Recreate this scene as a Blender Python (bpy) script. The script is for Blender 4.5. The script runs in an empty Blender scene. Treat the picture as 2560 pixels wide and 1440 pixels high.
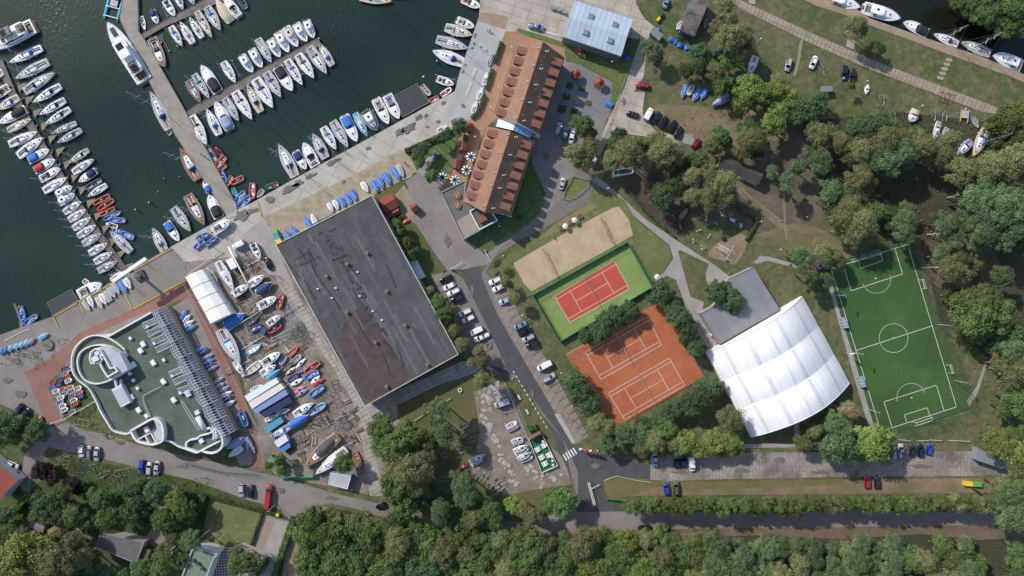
import bpy, bmesh, math, random
import numpy as np
from mathutils import Vector, Matrix
from mathutils.geometry import tessellate_polygon
C = bpy.context.scene.collection
S = 0.1375          # metres per photo pixel on the ground
H = 240.0           # height of the drone
SUN_DIR = (1.0, -0.84)     # ground direction in which shadows fall
SUN_EL = math.radians(38)
# ---------------------------------------------------------------- camera, sky, sun
cam = bpy.data.cameras.new('camera'); co = bpy.data.objects.new('camera', cam); C.objects.link(co)
co.location = (0, 0, H); co.rotation_euler = (0, 0, 0)
cam.sensor_width = 36; cam.lens = 36 * H / (2560 * S); cam.clip_start = 1; cam.clip_end = 3000
bpy.context.scene.camera = co
w = bpy.data.worlds.new('World'); bpy.context.scene.world = w; w.use_nodes = True
nt = w.node_tree; bg = nt.nodes['Background']
sky = nt.nodes.new('ShaderNodeTexSky'); sky.sky_type = 'NISHITA'; sky.sun_disc = False
sky.sun_elevation = SUN_EL
sd = Vector((-SUN_DIR[0], -SUN_DIR[1])).normalized()      # toward the sun
sky.sun_rotation = math.atan2(sd.x, sd.y)
nt.links.new(sky.outputs[0], bg.inputs[0]); bg.inputs[1].default_value = 0.15
sl = bpy.data.lights.new('sun', 'SUN'); so = bpy.data.objects.new('sun', sl); C.objects.link(so)
sl.energy = 3.7; sl.angle = math.radians(0.5); sl.color = (1, 0.94, 0.86)
tosun = Vector((sd.x * math.cos(SUN_EL), sd.y * math.cos(SUN_EL), math.sin(SUN_EL)))
so.rotation_euler = tosun.to_track_quat('Z', 'Y').to_euler(); so.location = tosun * 200
vs = bpy.context.scene.view_settings; vs.view_transform = 'Standard'; vs.look = 'None'; vs.exposure = 0.2; vs.gamma = 1
bpy.context.scene.cycles.use_denoising = True

def P(x, y, z=0.0):
    k = S * (H - z) / H
    return Vector(((x - 1280) * k, (720 - y) * k, z))
def ang(dx, dy): return math.atan2(-dy, dx)

# ---------------------------------------------------------------- materials
MATS = {}
def srgb(h):
    if isinstance(h, str):
        h = h.lstrip('#'); v = [int(h[i:i+2], 16) / 255 for i in (0, 2, 4)]
    else: v = h
    v = [x / 12.92 if x <= .04045 else ((x + .055) / 1.055) ** 2.4 for x in v]; g = v[0]*.3 + v[1]*.59 + v[2]*.11
    return [x + (g - x) * .05 for x in v]
def mat(name, col, rough=0.7, col2=None, scale=1.0, metal=0.0, bump=0.0, brick=None, stain=None, fac=(0.35, 0.65), rnd=0.0, coat=0.0, fine=0.12, trans=0.0):
    """procedural paint: two tones mixed by noise, optional joints (brick=(w,h,angle,width)), optional stains"""
    if name in MATS: return MATS[name]
    m = bpy.data.materials.new(name); m.use_nodes = True; n = m.node_tree.nodes; L = m.node_tree.links
    b = n['Principled BSDF']; b.inputs['Roughness'].default_value = rough; b.inputs['Metallic'].default_value = metal
    if coat: b.inputs['Coat Weight'].default_value = coat
    c1 = srgb(col) + [1]; c2 = (srgb(col2) if col2 else [x * .8 for x in c1[:3]]) + [1]
    g = n.new('ShaderNodeNewGeometry'); pos = g.outputs['Position']
    oi = n.new('ShaderNodeObjectInfo')
    def noise(sc, det=4, r=0.55, src=None):
        t = n.new('ShaderNodeTexNoise'); t.inputs['Scale'].default_value = sc; t.inputs['Detail'].default_value = det; t.inputs['Roughness'].default_value = r
        L.new(src or pos, t.inputs['Vector']); return t.outputs['Fac']
    def mr(v, a, bb, c=0, d=1):
        t = n.new('ShaderNodeMapRange'); t.inputs[1].default_value = a; t.inputs[2].default_value = bb; t.inputs[3].default_value = c; t.inputs[4].default_value = d
        L.new(v, t.inputs[0]); return t.outputs[0]
    def mix(f, a, bcol, mode='MIX'):
        t = n.new('ShaderNodeMix'); t.data_type = 'RGBA'; t.blend_type = mode
        if isinstance(f, float): t.inputs[0].default_value = f
        else: L.new(f, t.inputs[0])
        for i, v in ((6, a), (7, bcol)):
            if isinstance(v, list): t.inputs[i].default_value = v
            else: L.new(v, t.inputs[i])
        return t.outputs[2]
    cur = mix(mr(noise(scale), *fac), c1, c2)
    if fine:
        f2 = noise(scale * 9, 3, 0.7)
        cur = mix(mr(f2, 0.3, 0.7, 0.0, fine * 2.2), cur, [x * .45 for x in c1[:3]] + [1])
    if stain:
        sc_, thr, scol = stain[:3]; sw = stain[3] if len(stain) > 3 else .05
        cur = mix(mr(noise(sc_, 6, 0.65), thr, thr + sw), cur, srgb(scol) + [1])
    if brick:
        bw, bh, ba, jw = brick[:4]
        mp = n.new('ShaderNodeMapping'); mp.inputs['Rotation'].default_value[2] = ba; L.new(pos, mp.inputs[0])
        bt = n.new('ShaderNodeTexBrick'); bt.offset = brick[5] if len(brick) > 5 else 0.0
        bt.inputs['Scale'].default_value = 1; bt.inputs['Brick Width'].default_value = bw; bt.inputs['Row Height'].default_value = bh
        bt.inputs['Mortar Size'].default_value = jw; bt.inputs['Mortar Smooth'].default_value = 0.3
        bt.inputs['Color1'].default_value = (1, 1, 1, 1); bt.inputs['Color2'].default_value = (.86, .86, .86, 1); bt.inputs['Mortar'].default_value = srgb(brick[4] if len(brick) > 4 else '#707070') + [1]
        L.new(mp.outputs[0], bt.inputs[0])
        cur = mix(1.0, cur, bt.outputs[0], 'MULTIPLY')
    if rnd:
        hsv = n.new('ShaderNodeHueSaturation'); L.new(cur, hsv.inputs['Color'])
        L.new(mr(oi.outputs['Random'], 0, 1, 1 - rnd, 1 + rnd), hsv.inputs['Value'])
        L.new(mr(oi.outputs['Random'], 0, 1, .5 + rnd * .07, .5 - rnd * .07), hsv.inputs['Hue']); cur = hsv.outputs[0]
    L.new(cur, b.inputs['Base Color'])
    if bump:
        bp = n.new('ShaderNodeBump'); bp.inputs['Strength'].default_value = 1; bp.inputs['Distance'].default_value = bump
        L.new(noise(scale * 12, 3), bp.inputs['Height']); L.new(bp.outputs[0], b.inputs['Normal'])
    if trans:
        tr = n.new('ShaderNodeBsdfTranslucent'); L.new(cur, tr.inputs[0]); ms = n.new('ShaderNodeMixShader'); ms.inputs[0].default_value = trans
        L.new(b.outputs[0], ms.inputs[1]); L.new(tr.outputs[0], ms.inputs[2]); L.new(ms.outputs[0], n['Material Output'].inputs[0])
    MATS[name] = m; return m
def paint(col, rough=0.35, name=None): return mat(name or 'paint_' + col.strip('#'), col, rough, scale=1.2, fac=(.2, 1.4), fine=.05)

# ---------------------------------------------------------------- mesh builder
class MB:
    def __init__(s): s.v = []; s.f = []
    def add(s, vs, fs):
        o = len(s.v); s.v += [tuple(v) for v in vs]; s.f += [tuple(i + o for i in f) for f in fs]; return s
    def box(s, x, y, z, lx, ly, lz, rz=0.0, taper=0.0, ry=0.0):
        """box centred at x,y with its bottom at z"""
        c, n = math.cos(rz), math.sin(rz); vs = []
        for dz, t in ((0, 0), (lz, taper)):
            for a, b in ((-1, -1), (1, -1), (1, 1), (-1, 1)):
                px, py = a * (lx / 2 - t), b * (ly / 2 - t)
                vs.append((x + px * c - py * n, y + px * n + py * c, z + dz + px * ry))
        return s.add(vs, [(3, 2, 1, 0), (4, 5, 6, 7), (0, 1, 5, 4), (1, 2, 6, 5), (2, 3, 7, 6), (3, 0, 4, 7)])
    def prism(s, pts, z0, z1, cap=True):
        """vertical walls round a polygon of (x,y) or (x,y,z) tops"""
        n = len(pts); A = sum(pts[i][0] * pts[(i+1) % n][1] - pts[(i+1) % n][0] * pts[i][1] for i in range(n))
        if A < 0: pts = pts[::-1]
        tops = [(p[0], p[1], p[2] if len(p) > 2 and z1 is None else z1) for p in pts]
        vs = [(p[0], p[1], z0) for p in pts] + tops
        fs = [(i, (i + 1) % n, n + (i + 1) % n, n + i) for i in range(n)]
        if cap:
            for t in tessellate_polygon([[Vector((p[0], p[1], 0)) for p in pts]]):
                a, b, c = t; 
                cr = (pts[b][0]-pts[a][0])*(pts[c][1]-pts[a][1])-(pts[b][1]-pts[a][1])*(pts[c][0]-pts[a][0])
                if cr < 0: b, c = c, b
                fs.append((n + a, n + b, n + c)); fs.append((a, c, b))
        return s.add(vs, fs)
    def sheet(s, pts, z=None):
        n = len(pts); vs = [(p[0], p[1], z if z is not None else p[2]) for p in pts]; fs = []
        for a, b, c in tessellate_polygon([[Vector((p[0], p[1], 0)) for p in pts]]):
            cr = (pts[b][0]-pts[a][0])*(pts[c][1]-pts[a][1])-(pts[b][1]-pts[a][1])*(pts[c][0]-pts[a][0])
            fs.append((a, b, c) if cr > 0 else (a, c, b))
        return s.add(vs, fs)
    def tube(s, p0, p1, r0, r1=None, n=6, cap=True):
        r1 = r0 if r1 is None else r1; p0, p1 = Vector(p0), Vector(p1); d = p1 - p0
        if d.length < 1e-6: return s
        q = d.to_track_quat('Z', 'Y'); vs = []
        for p, r in ((p0, r0), (p1, r1)):
            for i in range(n):
                a = 2 * math.pi * i / n; vs.append(p + q @ Vector((r * math.cos(a), r * math.sin(a), 0)))
        fs = [(i, (i + 1) % n, n + (i + 1) % n, n + i) for i in range(n)]
        if cap: fs += [tuple(range(n))[::-1], tuple(range(n, 2 * n))]
        return s.add(vs, fs)
    def path(s, pts, r, n=6):
        for a, b in zip(pts[:-1], pts[1:]): s.tube(a, b, r, r, n)
        return s
    def rings(s, rings, close=True, cap0=False, cap1=False):
        n = len(rings[0]); vs = [v for r in rings for v in r]; fs = []
        for k in range(len(rings) - 1):
            for i in range(n if close else n - 1):
                j = (i + 1) % n; fs.append((k*n + i, k*n + j, (k+1)*n + j, (k+1)*n + i))
        if cap0: fs.append(tuple(range(n))[::-1])
        if cap1: fs.append(tuple(range((len(rings)-1)*n, len(rings)*n)))
        return s.add(vs, fs)
    def ball(s, x, y, z, r, n=8, sz=1.0):
        rg = []
        for k in range(5):
            a = -math.pi/2 + math.pi * (k + .001) / 4.002; rr = r * math.cos(a)
            rg.append([(x + rr*math.cos(2*math.pi*i/n), y + rr*math.sin(2*math.pi*i/n), z + r*sz*math.sin(a)) for i in range(n)])
        return s.rings(rg, True, True, True)
    def mesh(s, name, m, smooth=False):
        me = bpy.data.meshes.new(name); me.from_pydata(s.v, [], s.f); me.validate()
        if smooth:
            for p in me.polygons: p.use_smooth = True
        for mm in (m if isinstance(m, (list, tuple)) else [m]): me.materials.append(mm)
        return me
    def build(s, name, m, parent=None, smooth=False):
        o = bpy.data.objects.new(name, s.mesh(name, m, smooth)); C.objects.link(o)
        if parent is not None: o.parent = parent
        return o
def fix_normals(o):
    bm = bmesh.new(); bm.from_mesh(o.data); bmesh.ops.recalc_face_normals(bm, faces=bm.faces); bm.to_mesh(o.data); bm.free(); return o

# ---------------------------------------------------------------- registry of things
REG = []
def reg(o, desc, cat, place, group=None, full=None):
    """place: a phrase locating the cluster; the ordinal is worked out at the end"""
    o['category'] = cat
    if group: o['group'] = group
    if full: o['label'] = full
    else: REG.append((o, desc, place))
    return o
def thing(name, desc, cat, place, loc, rz=0.0, group=None, full=None):
    o = bpy.data.objects.new(name, None); C.objects.link(o); o.location = loc; o.rotation_euler = (0, 0, rz); o.empty_display_size = .3
    return reg(o, desc, cat, place, group, full)
def inst(me, name, parent, loc=None, rz=0.0, scale=None):
    o = bpy.data.objects.new(name, me); C.objects.link(o); o.parent = parent
    if loc is not None: o.location = loc
    o.rotation_euler = (0, 0, rz)
    if scale: o.scale = scale
    return o
def struct(name, mb, m):
    o = mb.build(name, m); o['kind'] = 'structure'; return o
def pp(s_, z=0.0):
    """'x,y x,y' photo pixels -> world points"""
    return [tuple(P(*map(float, t.split(',')), z)) for t in s_.split()]
def pxpts(s_): return [tuple(map(float, t.split(','))) for t in s_.split()]
def smooth_line(pts, k=6):
    out = []; n = len(pts)
    for i in range(n - 1):
        p0, p1, p2, p3 = pts[max(i-1, 0)], pts[i], pts[i+1], pts[min(i+2, n-1)]
        for j in range(k):
            t = j / k
            out.append(tuple(.5*((2*b)+(-a+c)*t+(2*a-5*b+4*c-d)*t*t+(-a+3*b-3*c+d)*t**3) for a, b, c, d in zip(p0, p1, p2, p3)))
    out.append(pts[-1]); return out
# ================================================================ SETTING: land, water, paving
HARB = '1216,-260 1197,48 1150,178 1137,228 700,467 632,506 592,525 427,617 322,677 257,717 195,752 135,790 0,837 -500,1010'
CANAL = '1750,-160 2064,0 2143,24 2175,46 2305,92 2452,141 2555,184 3100,420'
land = pp(HARB + ' -500,1950 3100,1950 3100,420 ' + ' '.join(CANAL.split()[::-1][1:]) + ' 1600,-260')
# a far bank of the canal
bank2 = pp('2362,-40 2385,8 2440,50 2490,72 2530,92 2560,86 3100,300 3100,-300 2300,-300')
wm = bpy.data.materials.new('harbour_water'); wm.use_nodes = True; n = wm.node_tree.nodes; L = wm.node_tree.links; b = n['Principled BSDF']
b.inputs['Roughness'].default_value = 0.16; b.inputs['IOR'].default_value = 1.33
g = n.new('ShaderNodeNewGeometry'); t1 = n.new('ShaderNodeTexNoise'); t1.inputs['Scale'].default_value = .018; t1.inputs['Detail'].default_value = 4; L.new(g.outputs['Position'], t1.inputs['Vector'])
cr = n.new('ShaderNodeValToRGB'); cr.color_ramp.elements[0].color = srgb('#1b2b28') + [1]; cr.color_ramp.elements[1].color = srgb('#283b33') + [1]
cr.color_ramp.elements[0].position = .35; cr.color_ramp.elements[1].position = .7
L.new(t1.outputs[0], cr.inputs[0]); L.new(cr.outputs[0], b.inputs['Base Color'])
mp = n.new('ShaderNodeMapping'); mp.inputs['Rotation'].default_value[2] = .6; mp.inputs['Scale'].default_value = (1, .55, 1); L.new(g.outputs['Position'], mp.inputs[0])
t2 = n.new('ShaderNodeTexNoise'); t2.inputs['Scale'].default_value = 1.1; t2.inputs['Detail'].default_value = 4; t2.inputs['Roughness'].default_value = .62; L.new(mp.outputs[0], t2.inputs['Vector'])
bp = n.new('ShaderNodeBump'); bp.inputs['Strength'].default_value = 1; bp.inputs['Distance'].default_value = .1; t3 = n.new('ShaderNodeTexNoise'); t3.inputs['Scale'].default_value = .03; t3.inputs['Detail'].default_value = 5; L.new(mp.outputs[0], t3.inputs['Vector']); m3 = n.new('ShaderNodeMapRange'); m3.inputs[1].default_value = .42; m3.inputs[2].default_value = .66; m3.inputs[3].default_value = .3; m3.inputs[4].default_value = 1.25; L.new(t3.outputs[0], m3.inputs[0]); L.new(m3.outputs[0], bp.inputs['Strength']); L.new(t2.outputs[0], bp.inputs['Height']); L.new(bp.outputs[0], b.inputs['Normal'])
struct('water', MB().sheet([(-700, -500), (700, -500), (700, 500), (-700, 500)], -1.0), wm)

struct('water', MB().sheet(pp('1600,-260 3100,-260 3100,440 2555,190 2452,146 2305,97 2175,51 2143,29 2064,5 1750,-150'), -.985), mat('canal_water', '#15190f', .22, '#1a1e14', .05, fine=0))
grass_m = mat('dry_grass', '#4f5c31', .95, '#6d6749', .06, stain=(.3, .5, '#7a6d50', .25), fac=(.40, .62), fine=.34, bump=.08)
earth = MB(); earth.prism(land, -3, 0.0); struct('ground', earth, grass_m)
struct('far_bank', MB().prism(bank2, -3, 0.1), mat('bank_earth', '#3d4428', .95, '#54503a', .1, fine=.3))
far = MB(); far.prism([(-700, -640), (700, -640), (700, -169.2), (-700, -169.2)], -3, -.02); struct('ground', far, grass_m)

LAYER = [0]
def sheet(name, s_, m, z=None, smooth=False):
    LAYER[0] += 1
    pts = pxpts(s_)
    if smooth: pts = smooth_line(pts + [pts[0]], 5)[:-1]
    return struct(name, MB().sheet([tuple(P(x, y)) for x, y in pts], z if z is not None else .002 * LAYER[0]), m)
A30 = -math.radians(28.5)
M_slab = mat('concrete_slabs', '#bbb4aa', .9, '#aba398', .15, brick=(6.6, 4.6, A30 * -1 - math.radians(0), .05, '#8a8680'), stain=(.11, .70, '#8d857c'), fine=.10)
M_slab2 = mat('old_slabs', '#b5ada2', .9, '#978d82', .35, brick=(3.0, 1.5, math.radians(-28), .05, '#5d5650'), stain=(.3, .66, '#6f6257'), fine=.22)
M_apron = mat('concrete_apron', '#bcb1a5', .9, '#a4968a', .2, brick=(5.5, 2.9, math.radians(17), .05, '#857c73'), stain=(.2, .68, '#8b7867'), fine=.16)
M_lgrey = mat('grey_blocks', '#a8a9a6', .9, '#9b9b99', .2, fine=.08)
M_tan = mat('tan_blocks', '#bbac95', .95, '#a08f78', .4, fine=.16, brick=(.6, .3, A30, .03, '#a0a0a0', .5))
M_road = mat('grey_paving', '#938b86', .9, '#867c77', .15, fine=.14, stain=(.12, .58, '#7d736e', .15), brick=(.4, .2, .4, .012, '#b0b0b0', .5))
M_path = mat('pale_paving', '#9d9691', .9, '#8f8984', .2, fine=.10)
M_dark = mat('dark_setts', '#626065', .9, '#565458', .3, fine=.26, stain=(.15, .6, '#4d4b4f', .15), brick=(.5, .25, 1.0, .03, '#909090', .5))
M_cob = mat('cobbles', '#8a847e', .95, '#746d66', 1.2, fine=.4)
M_red = mat('red_brick_paving', '#90685e', .9, '#825a50', .2, fine=.10)
M_brown = mat('brown_brick_paving', '#9a7459', .9, '#a27c62', .1, fine=.10)
M_yard = mat('yard_dirt', '#9b8f84', .95, '#6c6156', .16, fac=(.36, .62), stain=(.5, .62, '#a79c8e'), fine=.35)
M_dirt = mat('bare_earth', '#8c7665', .97, '#69653f', .1, fac=(.36, .6), fine=.26, stain=(.3, .56, '#666b3f', .2))
M_lawn = mat('lawn', '#4f6b34', .97, '#6f7344', .1, fine=.28, fac=(.42, .66), stain=(.5, .52, '#7c7a50', .25))
M_lawn2 = mat('yellow_lawn', '#6f7343', .97, '#5a6838', .1, fine=.25, stain=(.4, .55, '#8a7f58', .2))
M_sand = mat('sand', '#bda689', .98, '#aa9273', .15, fine=.16, bump=.12)
M_forest = mat('forest_floor', '#4b4433', .98, '#3a4228', .12, fac=(.4, .6), fine=.3)
M_park = mat('parking_blocks', '#93857b', .95, '#84766b', .3, fine=.12, brick=(2.55, 30, math.radians(-61.5+90), .05, '#4c4744'))

# forest floors and bare earth first (lowest), then paving
sheet('ground', '740,1330 760,1290 830,1270 1000,1300 1100,1335 2500,1330 2700,1330 2700,1700 600,1700 700,1440', M_forest)
sheet('ground', '760,1275 1000,1300 1300,1345 1500,1322 1800,1316 2150,1313 2500,1311 2700,1312 2700,1335 2450,1350 2300,1335 2100,1348 1900,1338 1700,1345 1500,1340 1300,1362 1000,1330 770,1300', mat('verge_earth', '#7d6a5a', .97, '#625544', .15, fine=.28, stain=(.3, .56, '#55603a', .2)))
sheet('ground', '2050,300 2250,280 2700,330 2700,1000 2480,900 2350,800 2300,600 2200,590 2050,520 1990,400', M_forest)
sheet('ground', '1690,330 1980,300 2040,380 2060,560 1960,590 1900,580 1800,560 1650,520 1560,460 1480,425 1500,400 1600,370', mat('brown_earth', '#746557', .97, '#555238', .09, fine=.3, stain=(.4, .58, '#4f5a35', .2)))
sheet('ground', '1640,260 1900,270 1960,330 1900,400 1740,360 1600,330', M_dirt)
sheet('ground', '2470,590 2330,600 2300,640 2350,720 2500,700', mat('needle_floor', '#6d5d49', .97, '#4b4433', .2, fine=.3), smooth=True)
sheet('ground', '1880,590 2000,560 2100,600 2120,650 2070,665 1990,640 1930,600', M_dirt, smooth=True)
sheet('ground', '1430,420 1470,420 1500,470 1475,505 1380,560 1300,600 1240,640 1215,640 1290,560 1340,520 1360,490', M_cob)
sheet('ground', '920,1010 1160,930 1210,935 1290,960 1420,1180 1440,1270 1300,1260 1100,1230 950,1240 925,1080', mat('weedy_yard', '#6d6644', .97, '#4e5a2c', .12, fine=.3))
sheet('ground', '1185,980 1262,955 1410,1150 1430,1210 1330,1225 1260,1240 1180,1180 1200,1080', mat('dirt_yard', '#94877a', .97, '#786b5d', .25, stain=(.35, .6, '#a59c90'), fine=.3))
sheet('ground', '0,1120 60,1240 170,1140 350,1175 480,1200 700,1275 740,1330 735,1440 700,1600 -300,1600 -300,1100', mat('garden_ground', '#4b5a2b', .97, '#3a4324', .14, fine=.3))
sheet('path', '60,1235 95,1245 200,1320 235,1345 228,1352 180,1322 55,1250', M_path)
sheet('path', '408,1215 445,1215 440,1235 420,1265 425,1310 440,1370 420,1395 350,1385 365,1345 395,1290 400,1260', mat('earth_drive', '#93867a', .97, '#7b6e60', .2, fine=.2))
# bottom road and the paved street
sheet('road', '60,1140 130,1062 165,1050 200,1072 290,1092 345,1112 470,1142 560,1160 640,1180 700,1192 830,1232 960,1262 1060,1290 1300,1305 1440,1272 1480,1270 1570,1275 2500,1270 2700,1272 2700,1310 2490,1312 1500,1325 1300,1345 1080,1330 990,1305 900,1275 830,1258 785,1265 755,1290 745,1340 735,1440 700,1600 690,1600 712,1440 735,1310 700,1272 620,1250 480,1200 360,1172 250,1145 170,1128 120,1118 80,1180 75,1235 52,1222', M_road)
sheet('path', '720,1320 745,1290 790,1262 820,1268 780,1300 765,1340 745,1440 730,1600 700,1600 705,1440', mat('sandy_track', '#a08974', .97, '#8a745e', .3, fine=.2))
sheet('pavement', '-500,1010 0,837 135,790 195,752 257,717 322,677 427,617 460,640 465,690 470,740 400,772 270,842 190,900 125,950 120,975 170,1060 130,1068 108,1040 60,1035 0,1010 -500,1200', M_road)
sheet('red_paving', '61,932 125,895 175,855 197,832 270,800 390,745 462,697 475,715 560,850 600,955 640,1075 682,1150 682,1172 636,1166 628,1100 588,1000 540,890 486,772 470,745 340,790 225,842 190,880 182,905 128,945 124,975 150,1040 164,1055 130,1066 110,1040', M_red)
sheet('pavement', '472,742 486,772 540,890 588,1000 628,1100 632,1160 600,1165 560,1080 420,775', mat('walk_grey', '#8d8580', .9, '#7d7671', .2, fine=.1))
# quay
sheet('pavement', '1216,-260 1197,48 1150,178 1137,228 700,467 632,506 592,525 427,617 462,655 480,670 600,640 640,700 690,610 1030,440 1022,383 1130,322 1178,297 1205,262 1263,78 1430,90 1440,0 1420,-260', M_slab)
sheet('pavement', '1194,52 1260,72 1205,262 1178,297 1140,316 1112,290 1137,228 1150,178', M_lgrey)
sheet('pavement', '1216,-260 1197,48 1195,54 1262,74 1290,80 1400,112 1420,60 1600,100 1612,48 1590,10 1560,-260', M_apron)
sheet('slipway', '1202,30 1272,42 1264,74 1193,52', mat('wet_concrete', '#a18b76', .8, '#8b7763', .4, fine=.2))
sheet('pavement', '660,543 880,440 1000,375 1022,384 1043,428 1010,447 935,490 690,606', M_tan)
sheet('ground', '462,655 600,640 640,600 690,608 915,1016 945,1030 965,1180 945,1240 900,1232 690,1188 655,1150 608,950 560,830 466,690', M_yard)
sheet('pavement', '596,640 600,592 660,545 690,608 735,720 700,690 670,685 655,660', mat('smooth_concrete', '#9c9694', .9, '#928b88', .2, fine=.06))
sheet('pavement', '735,720 760,760 830,880 915,1016 990,1010 1000,1060 930,1090 950,1200 962,1240 925,1240 905,1100 880,1000 840,930 770,830 700,720 690,690', M_slab2)
sheet('pavement', '905,1016 1150,905 1190,895 1215,915 1180,935 1090,965 1000,1010 955,1035 960,1060 930,1060', M_slab2)
# hotel surroundings
sheet('brown_paving', '1263,78 1285,80 1412,120 1415,160 1360,330 1330,300 1235,300 1215,320 1165,450 1175,470 1100,490 1075,440 1110,430 1130,440 1150,330 1140,318 1178,297 1205,262', M_brown)
sheet('road', '1330,345 1365,225 1400,140 1500,190 1540,215 1520,290 1500,345 1470,420 1440,430 1410,460 1405,495 1340,560 1250,620 1228,660 1180,668 1150,682 1118,676 1030,555 1042,530 1010,455 1065,420 1108,440 1110,482 1160,592 1212,636 1290,585 1350,545 1372,500 1335,420 1325,380', M_road)
sheet('grass', '1330,400 1350,470 1362,505 1345,540 1290,580 1215,618 1170,605 1165,590 1240,550 1280,540', M_lawn, smooth=False)
sheet('pavement', '1420,165 1445,160 1530,205 1530,262 1525,298 1480,290 1390,262', mat('court_grey', '#7c7d7e', .9, '#737475', .2, fine=.1))
sheet('grass', '1405,462 1432,440 1472,455 1468,465 1445,490 1412,500', M_lawn2)
sheet('grass', '1050,365 1140,322 1148,335 1130,430 1068,446 1055,425 1080,395 1045,400', M_lawn)
sheet('path', '1070,392 1088,388 1075,415 1062,440 1040,432', M_path)
sheet('grass', '1295,70 1408,105 1406,118 1290,78', M_lawn)
sheet('grass', '1412,108 1470,135 1545,155 1600,100 1600,60 1595,110 1560,215 1525,285 1530,205 1460,160 1415,155', M_lawn)
sheet('grass', '935,486 1010,448 1022,470 985,500 1000,540 1040,560 1112,675 1180,672 1165,700 1130,672 1075,690 1010,600', mat('verge', '#4c5c2c', .97, '#6a6338', .2, fine=.25))
sheet('ground', '985,490 1010,462 1036,505 1040,530 1030,555 1005,545', mat('sandy_floor', '#9b8c79', .97, '#8b7b66', .3, fine=.15))
# main road by the car parks
sheet('pavement', '1100,690 1125,672 1165,700 1290,930 1300,960 1268,945 1230,930 1200,890 1120,770', M_cob)
sheet('pavement', '1075,690 1108,680 1150,740 1222,865 1235,905 1195,905 1160,850', M_park)
sheet('pavement', '1220,660 1240,640 1215,680 1240,720 1330,850 1472,1092 1435,1112 1330,935 1245,790 1200,690', M_cob)
sheet('pavement', '1222,700 1258,690 1300,790 1378,920 1472,1092 1435,1112 1330,935 1250,790', M_park)
sheet('road', '1148,676 1198,665 1207,700 1245,790 1330,935 1435,1110 1450,1122 1530,1140 1626,1164 1626,1200 1560,1195 1520,1190 1505,1200 1512,1240 1525,1262 1570,1278 1440,1280 1444,1240 1425,1190 1404,1140 1300,975 1268,945 1215,925 1210,912 1250,918 1272,930 1225,830', M_dark)
sheet('pavement', '1408,1095 1402,1090 1265,935 1285,935 1410,1100 1445,1180 1445,1268 1420,1275 1445,1250 1430,1200', M_cob)
sheet('path', '1386,1035 1400,1035 1437,1104 1430,1110', mat('pale_strip', '#aaa8a4', .9, '#9c9a96', .3, fine=.1))
sheet('grass', '1290,940 1310,962 1378,1075 1400,1135 1320,1070 1270,960', mat('verge2', '#50562f', .97, '#6c623f', .2, fine=.25))
M_plates = mat('concrete_plates', '#aca297', .93, '#8b8077', .12, fac=(.4, .62), brick=(3.0, 1.15, math.radians(90), .04, '#8f8a86', .5), stain=(.13, .5, '#625853', .2), fine=.3)
sheet('road', '1626,1140 1700,1132 2480,1128 2560,1150 2700,1170 2700,1200 2480,1190 2120,1192 1800,1198 1626,1204', M_plates)
sheet('path', '1860,1110 1990,1108 1990,1118 1860,1120', M_path)
sheet('path', '1984,1050 1997,1050 1999,1108 1986,1108', M_path)
sheet('ground', '1512,1200 1626,1206 2480,1194 2480,1232 1570,1240 1530,1238', M_dirt)
sheet('grass', '1508,1198 1530,1190 1700,1205 2110,1198 2110,1212 1800,1222 1640,1218 1570,1240 1530,1252 1512,1230', mat('weedy_grass', '#67683a', .97, '#7b6a49', .15, fine=.25))
# parkland paths
sheet('path', '1490,440 1520,462 1540,480 1610,545 1690,600 1790,665 1822,690 1840,700 1795,760 1790,755 1765,700 1765,682 1772,660 1700,625 1695,628 1726,742 1760,755 1752,790 1775,860 1765,880 1735,830 1710,755 1690,700 1668,690 1632,705 1625,693 1660,680 1683,645 1673,612 1590,545 1530,485 1498,465 1480,452', M_path)
sheet('path', '1790,755 1826,696 1875,668 1884,682 1830,720 1840,760 1800,835 1790,862 1765,880 1752,792', M_path)
sheet('path', '1884,655 1900,640 1920,641 2000,664 1998,672 1920,652 1890,660', M_path)
sheet('path', '2070,712 2082,708 2104,800 2150,940 2188,1075 2172,1070 2128,920 2092,790', M_path)
sheet('path', '2410,1010 2440,968 2462,905 2468,908 2448,972 2420,1025', M_path)
sheet('path', '1830,460 1850,450 1880,490 1940,540 1962,560 2010,570 2060,590 2100,610 2100,620 2050,600 1990,580 1950,575 1900,530 1850,490', M_dirt)
sheet('path', '1954,470 1962,470 1965,560 1970,600 1964,600 1960,560', mat('thin_path', '#857a6e', .97))
sheet('sandy_ground', '1835,590 1850,582 1868,600 1855,640 1835,662 1800,650 1770,640 1790,610', mat('pink_sand', '#836d5a', .98, '#94806c', .2, fine=.15), smooth=True)
sheet('ground', '1555,470 1600,455 1700,520 1740,560 1700,590 1620,545', mat('dark_earth', '#5a4a42', .97, '#493d36', .2, fine=.2))
# car park and track north-east
sheet('road', '1590,60 1612,48 1640,70 1618,100 1610,190 1560,270 1530,330 1505,380 1480,425 1470,420 1500,345 1530,280 1562,215 1600,100', M_apron)
sheet('ground', '1585,230 1612,230 1606,285 1640,330 1700,340 1705,375 1640,345 1530,330 1560,270', M_apron)
sheet('ground', '1700,335 1730,335 1740,365 1705,358', mat('gravel', '#a4a19b', .97, '#8b8882', .5, fine=.3))
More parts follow.
